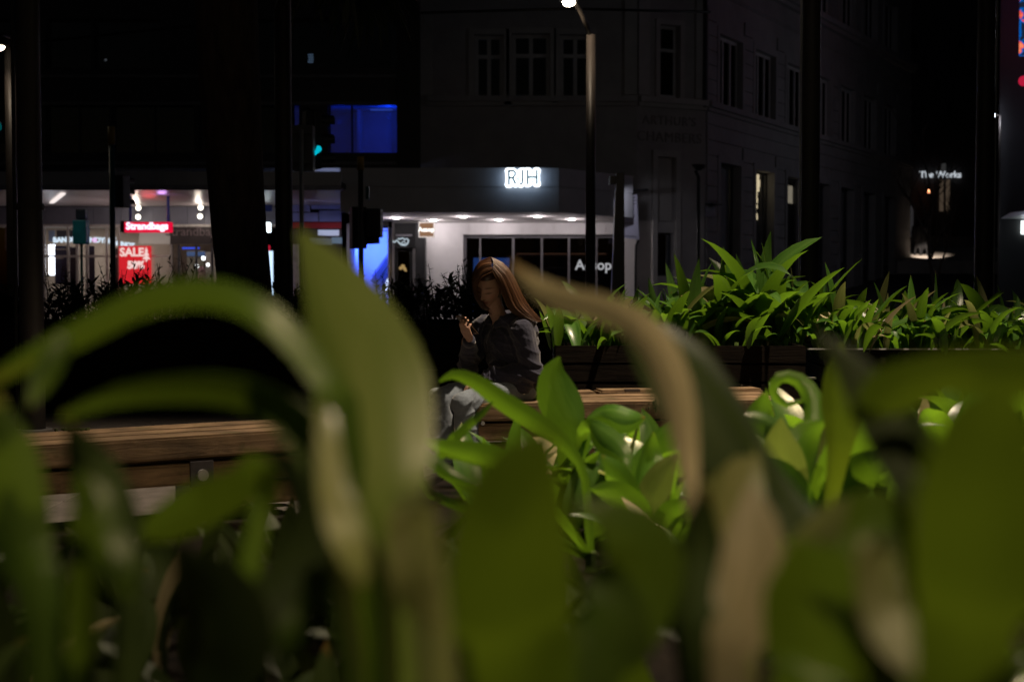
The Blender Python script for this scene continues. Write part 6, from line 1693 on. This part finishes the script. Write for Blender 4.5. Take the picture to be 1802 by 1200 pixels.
chain(hm, [NB, NB.lerp(HC, 0.5) + Vector((0, 0.01, -0.02)), Mh @ Vector((0, -0.025, -0.05))], [0.050, 0.050, 0.054])
# trunk and limbs
SL, SR = W3(0.105, 0.165, 0.425), W3(0.115, -0.175, 0.43)
EL, ER = W3(0.055, 0.215, 0.165), W3(0.20, -0.235, 0.20)
WL, WR = W3(0.275, 0.035, 0.140), W3(0.330, -0.085, 0.355)
chain(hm, [W3(0.0, 0, 0.10), W3(0.02, 0, 0.2), W3(0.07, 0, 0.32), NB], [0.115, 0.105, 0.10, 0.045])
chain(hm, [W3(0.10, -0.12, 0.415), W3(0.10, 0.0, 0.43), W3(0.10, 0.12, 0.415)], [0.042, 0.050, 0.042])
for S_, E_, W_ in ((SL, EL, WL), (SR, ER, WR)):
    chain(hm, [S_, S_.lerp(E_, .5), E_, E_.lerp(W_, .4), W_], [0.050, 0.042, 0.036, 0.036, 0.024])
KL, KR = W3(0.475, 0.085, -0.005), W3(0.50, -0.10, 0.01)
AL_, AR_ = W3(0.40, 0.10, -0.385), W3(0.47, -0.12, -0.385)
for H_, K_, A_ in ((W3(0.03, 0.085, 0.075), KL, AL_), (W3(0.03, -0.085, 0.075), KR, AR_)):
    chain(hm, [H_, H_.lerp(K_, .5), K_, K_.lerp(A_, .35), A_], [0.085, 0.075, 0.056, 0.052, 0.036])
    chain(hm, [A_, A_ + pf * 0.08 + Vector((0, 0, -0.045)), A_ + pf * 0.16 + Vector((0, 0, -0.055))], [0.036, 0.034, 0.024])
# hands: each with a palm, four jointed fingers and a thumb
def hand(wrist, dirv, palm_n, side_v, curls, spread, L=1.0):
    """dirv: along the palm; palm_n: out of the palm; side_v: towards the thumb"""
    d = dirv.normalized(); n = (palm_n - d * palm_n.dot(d)).normalized(); s = (side_v - d * side_v.dot(d) - n * side_v.dot(n)).normalized()
    kn = []
    for k, off in enumerate((0.029, 0.0100, -0.0095, -0.0275)):
        b = wrist + d * 0.02 + s * off * 0.62; e = wrist + d * (0.088 - abs(k - 1.1) * 0.005) * L + s * off
        chain(hm, [b, b.lerp(e, .5), e], [0.014, 0.0135, 0.0095], 10); kn.append(e)
    tips = []
    for k, e in enumerate(kn):
        ln = (0.041, 0.046, 0.043, 0.034)[k] * L; p_ = e; an = 0; dd = d
        pts = [e]
        for j, f_ in enumerate((1.0, 0.62, 0.52)):
            an += curls[k][j]
            dd = (d * math.cos(an) + n * math.sin(an) + s * spread[k] * (1 if j == 0 else 0.6)).normalized()
            p_ = p_ + dd * ln * f_; pts.append(p_)
        chain(hm, pts, [0.0093, 0.0085, 0.0076, 0.0064], 10); tips.append((pts[-1], dd))
    b = wrist + d * 0.022 + s * 0.016; t1 = b + d * 0.030 + s * 0.026 + n * 0.010; t2 = t1 + (d * 0.75 + s * 0.25 + n * 0.5).normalized() * 0.033; t3 = t2 + (d * 0.85 - s * 0.05 + n * 0.5).normalized() * 0.026
    chain(hm, [b, t1, t2, t3], [0.014, 0.0125, 0.0095, 0.0075], 10)
    return tips
# left hand lies on the thigh, a little curled
hand(WL, (W3(0.44, 0.015, 0.075) - WL), Vector((0, 0, -1)), -pl_ * 1.0, [(0.25, 0.45, 0.3), (0.3, 0.5, 0.3), (0.35, 0.55, 0.35), (0.4, 0.6, 0.4)], (0.1, 0.03, -0.04, -0.12))
# phone, held by the right hand from below
pc = P(822, 572, 8.23)
p_long = (pf * 0.72 + Vector((0, 0, 0.69))).normalized()        # from its foot to its top
p_norm = (-pf * 0.69 + Vector((0, 0, 0.72))).normalized()       # out of the screen, towards her face
p_wide = p_long.cross(p_norm).normalized()
if p_wide.dot(pl_) < 0: p_wide = -p_wide
hand_dir = (p_wide * 0.45 + p_long * 0.65 + p_norm * 0.10).normalized()
wr = pc - p_long * 0.085 - p_wide * 0.028 - p_norm * 0.036
WRn = wr
tips = hand(wr, (p_long * 0.62 + p_wide * 0.34), p_norm, -p_wide * 1.0 + p_long * 0.5, [(0.15, 0.9, 1.0), (0.2, 0.95, 1.0), (0.25, 1.0, 1.0), (0.3, 1.05, 1.0)], (0.15, 0.25, 0.3, 0.3))
chain(hm, [ER.lerp(WR, .5), WR.lerp(wr, 0.7), wr], [0.032, 0.026, 0.021])
def remeshed(mb, vox, name, smooth_it=2):
    me = mb.mesh(name)
    o = bpy.data.objects.new(name, me); COL.objects.link(o)
    rm = o.modifiers.new('r', 'REMESH'); rm.mode = 'VOXEL'; rm.voxel_size = vox
    sm = o.modifiers.new('s', 'SMOOTH'); sm.iterations = smooth_it; sm.factor = 0.5
    dg = bpy.context.evaluated_depsgraph_get(); dg.update()
    out = bpy.data.meshes.new_from_object(o.evaluated_get(dg)); bpy.data.objects.remove(o); bpy.data.meshes.remove(me)
    return out
bme = remeshed(hm, 0.0032, 'body', 1)
col = bme.color_attributes.new('tone', 'FLOAT_COLOR', 'POINT')
Mi = Mh.inverted()
flat = []
for v in bme.vertices:
    q = Mi @ v.co
    c = Vector((0.44, 0.265, 0.195))
    if q.length < 0.16 and q.y > 0.03:
        lips = min(1, g2(q.x, q.z, 0, -0.061, 0.021, 0.0095) * 1.5)
        c = c.lerp(Vector((0.34, 0.10, 0.09)), lips)
        line = g2(q.x, q.z, 0, -0.0605, 0.022, 0.0022); c = c.lerp(Vector((0.10, 0.03, 0.03)), min(1, line * 0.9))
        for sg in (-1, 1):
            br = g2(q.x, q.z - 0.10 * (abs(q.x) - 0.032) * (abs(q.x) - 0.032) * -60, sg * 0.032, 0.0285, 0.020, 0.0052)
            c = c.lerp(Vector((0.09, 0.045, 0.025)), min(0.85, br))
            la = g2(q.x, q.z, sg * 0.031, -0.0035, 0.0165, 0.0036)
            c = c.lerp(Vector((0.035, 0.018, 0.014)), min(1, la * 1.1))
            sh = g2(q.x, q.z, sg * 0.031, 0.008, 0.016, 0.008); c = c.lerp(Vector((0.38, 0.20, 0.15)), sh * 0.4)
            ck = g2(q.x, q.z, sg * 0.042, -0.028, 0.02, 0.016); c = c.lerp(Vector((0.56, 0.27, 0.21)), ck * 0.4)
    flat += [c.x, c.y, c.z, 1]
col.data.foreach_set('color', flat)
body = link_mesh('body', bme, SKIN, person, smooth=True)
# nails
nb_ = MB()
for tp, dd in tips: nb_.ball(tp + dd * 0.002, 0.0048, 8, 6)
nb_.build('nails', mat('pink_nails', (0.75, 0.35, 0.32), 0.15, 0.05, 5), person, smooth=True)
# phone: a thing of its own, held in the hand
ph = root('phone', tuple(pc), 'slim phone held up in the right hand of the seated person', 'phone')
def pbox(w, h, t0, t1, nm, m, bev):
    mb = MB(); c = lambda a, b, t: pc + p_wide * a + p_long * b + p_norm * t
    mb.hexa([c(-w, -h, t0), c(w, -h, t0), c(w, h, t0), c(-w, h, t0), c(-w, -h, t1), c(w, -h, t1), c(w, h, t1), c(-w, h, t1)])
    return mb.build(nm, m, ph, bevel=bev)
pbox(0.036, 0.074, -0.0042, 0.0038, 'case', mat('black_case', (0.015, 0.014, 0.014), 0.35, 0.05, 5), 0.0018)
pbox(0.0368, 0.0748, -0.0012, 0.0014, 'metal_rim', mat('copper_rim', (0.60, 0.33, 0.16), 0.22, 0.05, 5, metal=0.9), 0.0005)
pbox(0.0335, 0.0715, 0.004, 0.0046, 'screen', glow('dim_screen', (0.8, 0.85, 1.0), 0.012), 0)
cm = MB()
for a, b in ((0.018, 0.055), (0.018, 0.038)): cm.disc_prism(pc + p_wide * a + p_long * b - p_norm * 0.0044, -p_norm, 0.007, 0.0018, 12)
cm.build('camera_lenses', BLACK, ph)

# ---- hoodie: torso, sleeves, hood, cuffs, hem
hd = MB()
chain(hd, [W3(-0.02, 0, 0.085), W3(-0.005, 0, 0.14), W3(0.03, 0, 0.23), W3(0.075, 0, 0.345), W3(0.105, 0, 0.43)], [0.150, 0.152, 0.145, 0.140, 0.085], 20)
chain(hd, [W3(0.0, -0.07, 0.10), W3(0.03, -0.075, 0.22), W3(0.08, -0.08, 0.34)], [0.125, 0.118, 0.105], 18)
chain(hd, [W3(0.0, 0.07, 0.10), W3(0.03, 0.075, 0.22), W3(0.08, 0.08, 0.34)], [0.125, 0.118, 0.105], 18)
chain(hd, [W3(0.115, -0.155, 0.43), W3(0.115, -0.09, 0.453), W3(0.11, 0.0, 0.452), W3(0.11, 0.09, 0.45), W3(0.105, 0.15, 0.42)], [0.066, 0.062, 0.058, 0.062, 0.072], 18)
chain(hd, [SL, SL.lerp(EL, .3), SL.lerp(EL, .65), EL, EL.lerp(WL, .35), EL.lerp(WL, .7), WL.lerp(EL, .06)], [0.080, 0.077, 0.074, 0.070, 0.066, 0.060, 0.046], 18)
chain(hd, [SR, SR.lerp(ER, .35), SR.lerp(ER, .7), ER, ER.lerp(WRn, .4), ER.lerp(WRn, .75), ER.lerp(WRn, .93)], [0.078, 0.074, 0.070, 0.066, 0.060, 0.052, 0.04], 18)
# loose cloth pooling under the near forearm and over the lap
chain(hd, [W3(0.09, 0.13, 0.10), W3(0.15, 0.07, 0.095), W3(0.20, 0.0, 0.10)], [0.085, 0.075, 0.06], 16)
chain(hd, [W3(-0.09, 0.10, 0.06), W3(-0.10, 0.0, 0.07), W3(-0.09, -0.1, 0.06)], [0.07, 0.075, 0.07], 16)
# hood bunched behind the neck and a collar in front
hood = [W3(0.20, 0.05, 0.455), W3(0.15, 0.095, 0.485), W3(0.06, 0.115, 0.492), W3(-0.035, 0.06, 0.475), W3(-0.045, -0.03, 0.475), W3(0.02, -0.11, 0.49), W3(0.12, -0.105, 0.49), W3(0.195, -0.055, 0.46)]
chain(hd, hood, [0.024, 0.034, 0.046, 0.058, 0.058, 0.046, 0.034, 0.024], 14)
chain(hd, [W3(-0.05, 0.05, 0.40), W3(-0.085, 0.0, 0.33), W3(-0.06, -0.04, 0.40)], [0.06, 0.06, 0.06], 14)
hme = remeshed(hd, 0.0055, 'hoodie', 4)
def crease(p, dirn, freq, amp, ph=0.0, sharp=2.2):
    w = p.dot(dirn) * freq + 2.2 * noise.noise(p * 5.5) + ph
    s = 1 - abs(math.sin(w)); return amp * (s ** sharp)
fa = (WL - EL).normalized(); ua = (EL - SL).normalized()
nrm_ = [v.normal.copy() for v in hme.vertices]
for v, n in zip(hme.vertices, nrm_):
    p = v.co
    d = 0.006 * noise.noise(p * 9) + 0.0025 * noise.noise(p * 26)
    mask = max(0, min(1, noise.noise(p * 4.2 + Vector((3, 1, 7))) * 1.8 + 0.55))
    near_e = math.exp(-((p - EL).length / 0.11) ** 2); near_w = math.exp(-((p - WL).length / 0.10) ** 2)
    d += crease(p, (ua + fa * 0.6).normalized(), 58, 0.022, 0.4) * (near_e * 0.9 + 0.25 * mask)
    d += crease(p, fa, 95, 0.016, 1.3) * near_w
    d += crease(p, Vector((0.25, 0.1, 1)).normalized(), 46, 0.018, 2.0) * mask * (0.8 if p.z < ST.z + 0.27 else 0.3)
    d += crease(p, (Vector((0.8, -0.3, 0.6))).normalized(), 40, 0.016) * mask * 0.6
    v.co = p + n * (d - 0.007)
hoodie = link_mesh('hoodie', hme, HOOD, person, smooth=True)
cf = MB()
cf.tube([WL.lerp(EL, .10), WL.lerp(EL, .03), WL.lerp(EL, -.04)], [0.044, 0.041, 0.038], 18)
cf.build('cuff', HOOD, hoodie, smooth=True)
cf = MB(); cf.tube([WRn.lerp(ER, .12), WRn.lerp(ER, .05), WRn.lerp(ER, -.01)], [0.040, 0.037, 0.034], 18); cf.build('cuff', HOOD, hoodie, smooth=True)
for b in (0.045, -0.04):
    s0 = W3(0.225, b, 0.445); pts = [s0, s0 + Vector((-0.01, -0.012, -0.05)) + pf * .012, s0 + Vector((-0.008, -0.01, -0.115)) + pf * .01]
    MB().tube(pts, [0.004, 0.004, 0.0045], 8).build('drawstring', HOOD, hoodie, smooth=True)
q = P(920.5, 686, 8.5)
mb = MB().box(q.x - 0.012, q.x + 0.010, q.y - 0.155, q.y - 0.148, q.z - 0.016, q.z + 0.014); mb.build('shirt_tail', mat('white_shirt', (0.6, 0.58, 0.56), 0.9), person, bevel=0.002, label='scrap of white shirt showing under the hoodie hem')

# ---- jeans and shoes
jn = MB()
for H_, K_, A_ in ((W3(0.02, 0.085, 0.075), KL, AL_), (W3(0.02, -0.085, 0.075), KR, AR_)):
    chain(jn, [H_, H_.lerp(K_, .5), K_, K_.lerp(A_, .25), K_.lerp(A_, .6), A_ + Vector((0, 0, 0.0))], [0.100, 0.092, 0.078, 0.076, 0.074, 0.072], 20)
chain(jn, [W3(-0.01, 0.06, 0.09), W3(-0.01, -0.06, 0.09)], [0.115, 0.115], 20)
jme = remeshed(jn, 0.0055, 'jeans', 4)
nrm_ = [v.normal.copy() for v in jme.vertices]
ta_ = (KL - W3(0.02, .085, .075)).normalized()
for v, n in zip(jme.vertices, nrm_):
    p = v.co
    d = 0.005 * noise.noise(p * 8) + 0.002 * noise.noise(p * 30)
    kn_ = max(math.exp(-((p - KL).length / 0.14) ** 2), math.exp(-((p - KR).length / 0.14) ** 2))
    mask = max(0, min(1, noise.noise(p * 5 + Vector((9, 2, 4))) * 1.8 + 0.6))
    d += crease(p, (ta_ * 0.8 + Vector((0.3, 0.5, 0.5))).normalized(), 52, 0.024, 0.9) * (kn_ * mask + 0.2 * mask)
    d += crease(p, Vector((0.2, -0.3, 1)).normalized(), 40, 0.020, 2.2) * mask * (0.8 if p.z < ST.z - 0.08 else 0.15)
    v.co = p + n * (d - 0.003)
jeans = link_mesh('jeans', jme, JEAN, person, smooth=True)
for A_ in (AL_, AR_):
    sm_ = limb_mesh('shoe', [[(A_ + Vector((0, 0, -0.01)), 0.045), (A_ + pf * 0.07 + Vector((0, 0, -0.035)), 0.044), (A_ + pf * 0.15 + Vector((0, 0, -0.045)), 0.036)], [(A_ - pf * 0.04 + Vector((0, 0, -0.045)), 0.036), (A_ + pf * 0.05 + Vector((0, 0, -0.045)), 0.036)]], 0.007)
    link_mesh('shoe', sm_, SHOE, person, smooth=True)

# ---- hair: long strands laid from the parting over both sides of the head
HAIR, nth_, bh = new_mat('auburn_hair')
inf = nth_.nodes.new('ShaderNodeUVMap'); sp2 = nth_.nodes.new('ShaderNodeSeparateXYZ'); nth_.links.new(inf.outputs[0], sp2.inputs[0])
crh = nth_.nodes.new('ShaderNodeValToRGB'); crh.color_ramp.elements[0].color = (0.030, 0.011, 0.005, 1); crh.color_ramp.elements[1].color = (0.12, 0.052, 0.020, 1)
nth_.links.new(sp2.outputs[0], crh.inputs[0]); nth_.links.new(crh.outputs[0], bh.inputs['Base Color'])
bh.inputs['Roughness'].default_value = 0.34; bh.inputs['Specular IOR Level'].default_value = 0.6; bh.inputs['Anisotropic'].default_value = 0.6
YH = HC.y
near = [[(866, 478, -.098), (873, 493, -.103), (880, 508, -.100), (886, 524, -.096), (893, 540, -.092), (905, 553, -.085), (924, 561, -.085)],
        [(867, 470, -.090), (881, 488, -.100), (890, 507, -.103), (897, 525, -.105), (905, 542, -.105), (921, 556, -.10), (940, 565, -.095)],
        [(868, 463, -.074), (887, 480, -.084), (898, 500, -.088), (907, 520, -.090), (916, 538, -.090), (930, 553, -.090), (946, 567, -.08)],
        [(867, 457, -.048), (889, 470, -.052), (903, 492, -.056), (913, 515, -.058), (923, 535, -.06), (936, 551, -.06), (951, 566, -.05)],
        [(864, 453, -.005), (888, 465, -.005), (906, 491, -.005), (918, 518, -.01), (929, 538, -.01), (941, 553, -.01), (953, 566, -.01)],
        [(866, 455, .050), (888, 468, .055), (904, 494, .055), (914, 520, .05), (924, 538, .04), (936, 552, .03), (948, 566, .02)],
        [(868, 462, .088), (878, 478, .095), (888, 500, .09), (896, 522, .075), (904, 540, .06), (914, 553, .05), (926, 565, .04)]]
farh = [[(866, 479, -.099), (857, 484, -.102), (848, 489, -.098), (840, 499, -.086), (838, 511, -.078), (843, 525, -.078), (853, 537, -.085), (862, 543, -.09)],
        [(866, 471, -.090), (853, 474, -.092), (842, 483, -.084), (836, 497, -.070), (836, 511, -.062), (841, 527, -.064), (850, 539, -.072), (858, 546, -.08)],
        [(865, 463, -.070), (850, 465, -.068), (839, 475, -.058), (833, 491, -.045), (833, 507, -.040), (838, 523, -.042), (846, 537, -.052), (853, 546, -.06)],
        [(863, 453, -.008), (848, 458, -.010), (837, 470, -.008), (831, 488, -.002), (832, 506, 0), (836, 522, -.01), (843, 536, -.02), (850, 544, -.03)],
        [(865, 456, .05), (850, 461, .052), (840, 474, .05), (835, 492, .05), (836, 510, .04), (842, 528, .03), (850, 540, .01), (856, 548, 0)],
        [(868, 462, .088), (860, 472, .094), (852, 488, .09), (848, 508, .08), (852, 528, .06), (860, 542, .04), (868, 552, .02), (872, 558, 0)]]
random.seed(77)
hv, hfc, hu = [], [], []
def interp(G, s):
    u = s * (len(G) - 1); k = min(int(u), len(G) - 2); f = u - k
    return [tuple(a + (b - a) * f for a, b in zip(p_, q_)) for p_, q_ in zip(G[k], G[k + 1])]
def strand(G, s, lift, r, tone):
    pts = spline(interp(G, s), 14)
    ph = random.uniform(0, 6); base = len(hv); m = len(pts); cut = random.uniform(0.86, 1.03)
    jx, jd = random.gauss(0, 0.7), random.gauss(0, 0.003)
    fly = random.gauss(0, 5.0) if random.random() < 0.07 else 0
    prev = None; W = []
    for i, (x, y, dd) in enumerate(pts):
        t = i / (m - 1); wob = t * t
        W.append(P(x + jx * wob * 2.2 + fly * t * t + 0.9 * math.sin(4.5 * t + ph) * t, y + random.gauss(0, .05), YH + dd + jd - lift))
    if cut < 1:
        W = W[:max(4, int(m * cut))]
    m = len(W)
    for i, p_ in enumerate(W):
        t = i / (m - 1)
        tg = (W[min(i + 1, m - 1)] - W[max(i - 1, 0)]).normalized()
        e = tg.cross(Vector((0, 1, 0.2))).normalized(); n = tg.cross(e).normalized()
        rr = r * (1.0 if t < 0.75 else max(0.15, 1 - (t - 0.75) * 3.3))
        for k in range(4):
            an = k * math.pi / 2
            hv.append(tuple(p_ + e * (math.cos(an) * rr) + n * (math.sin(an) * rr))); hu.append((min(1, max(0, tone + random.gauss(0, .03))), t))
    for i in range(m - 1):
        for k in range(4):
            a = base + i * 4 + k; b = base + i * 4 + (k + 1) % 4; hfc.append((a, b, b + 4, a + 4))
for k in range(620):
    s = random.random(); strand(near, s, random.uniform(-.002, .004), random.uniform(0.0011, 0.0026), min(1, max(0, random.gauss(0.5, 0.24))))
for k in range(330):
    s = random.random() ** 0.9; strand(farh, s, random.uniform(-.002, .003), random.uniform(0.0010, 0.0022), min(1, max(0, random.gauss(0.4, 0.22))))
# closed mats of hair under the strands so that no scalp shows
for G in (near, farh):
    ns, ntt = 24, 18; base = len(hv)
    for i in range(ns + 1):
        pts = spline(interp(G, i / ns), ntt)
        for (x, y, dd) in pts: hv.append(tuple(P(x, y, YH + dd * 0.97 + 0.002))); hu.append((0.25 + 0.2 * random.random(), 0.5))
    for i in range(ns):
        for j in range(ntt):
            a = base + i * (ntt + 1) + j; hfc.append((a, a + 1, a + ntt + 2, a + ntt + 1))
cb_ = len(hv); nt2, np2 = 14, 40
for i in range(nt2 + 1):
    for j in range(np2):
        ph_ = 2 * math.pi * j / np2; lim = R(52) if math.cos(ph_) > 0.25 else R(118)
        q_ = head_point(0.02 + lim * i / nt2, ph_) * 1.035
        hv.append(tuple(Mh @ q_)); hu.append((0.3, 0.5))
for i in range(nt2):
    for j in range(np2):
        a = cb_ + i * np2 + j; b = cb_ + i * np2 + (j + 1) % np2; hfc.append((a, b, b + np2, a + np2))
hme = bpy.data.meshes.new('hair'); hme.from_pydata(hv, [], hfc)
lay = hme.uv_layers.new(name='UVMap')
idx = [0] * len(hme.loops); hme.loops.foreach_get('vertex_index', idx); flat = []
for i in idx: flat += hu[i]
lay.data.foreach_set('uv', flat)
link_mesh('hair', hme, HAIR, person, smooth=True)
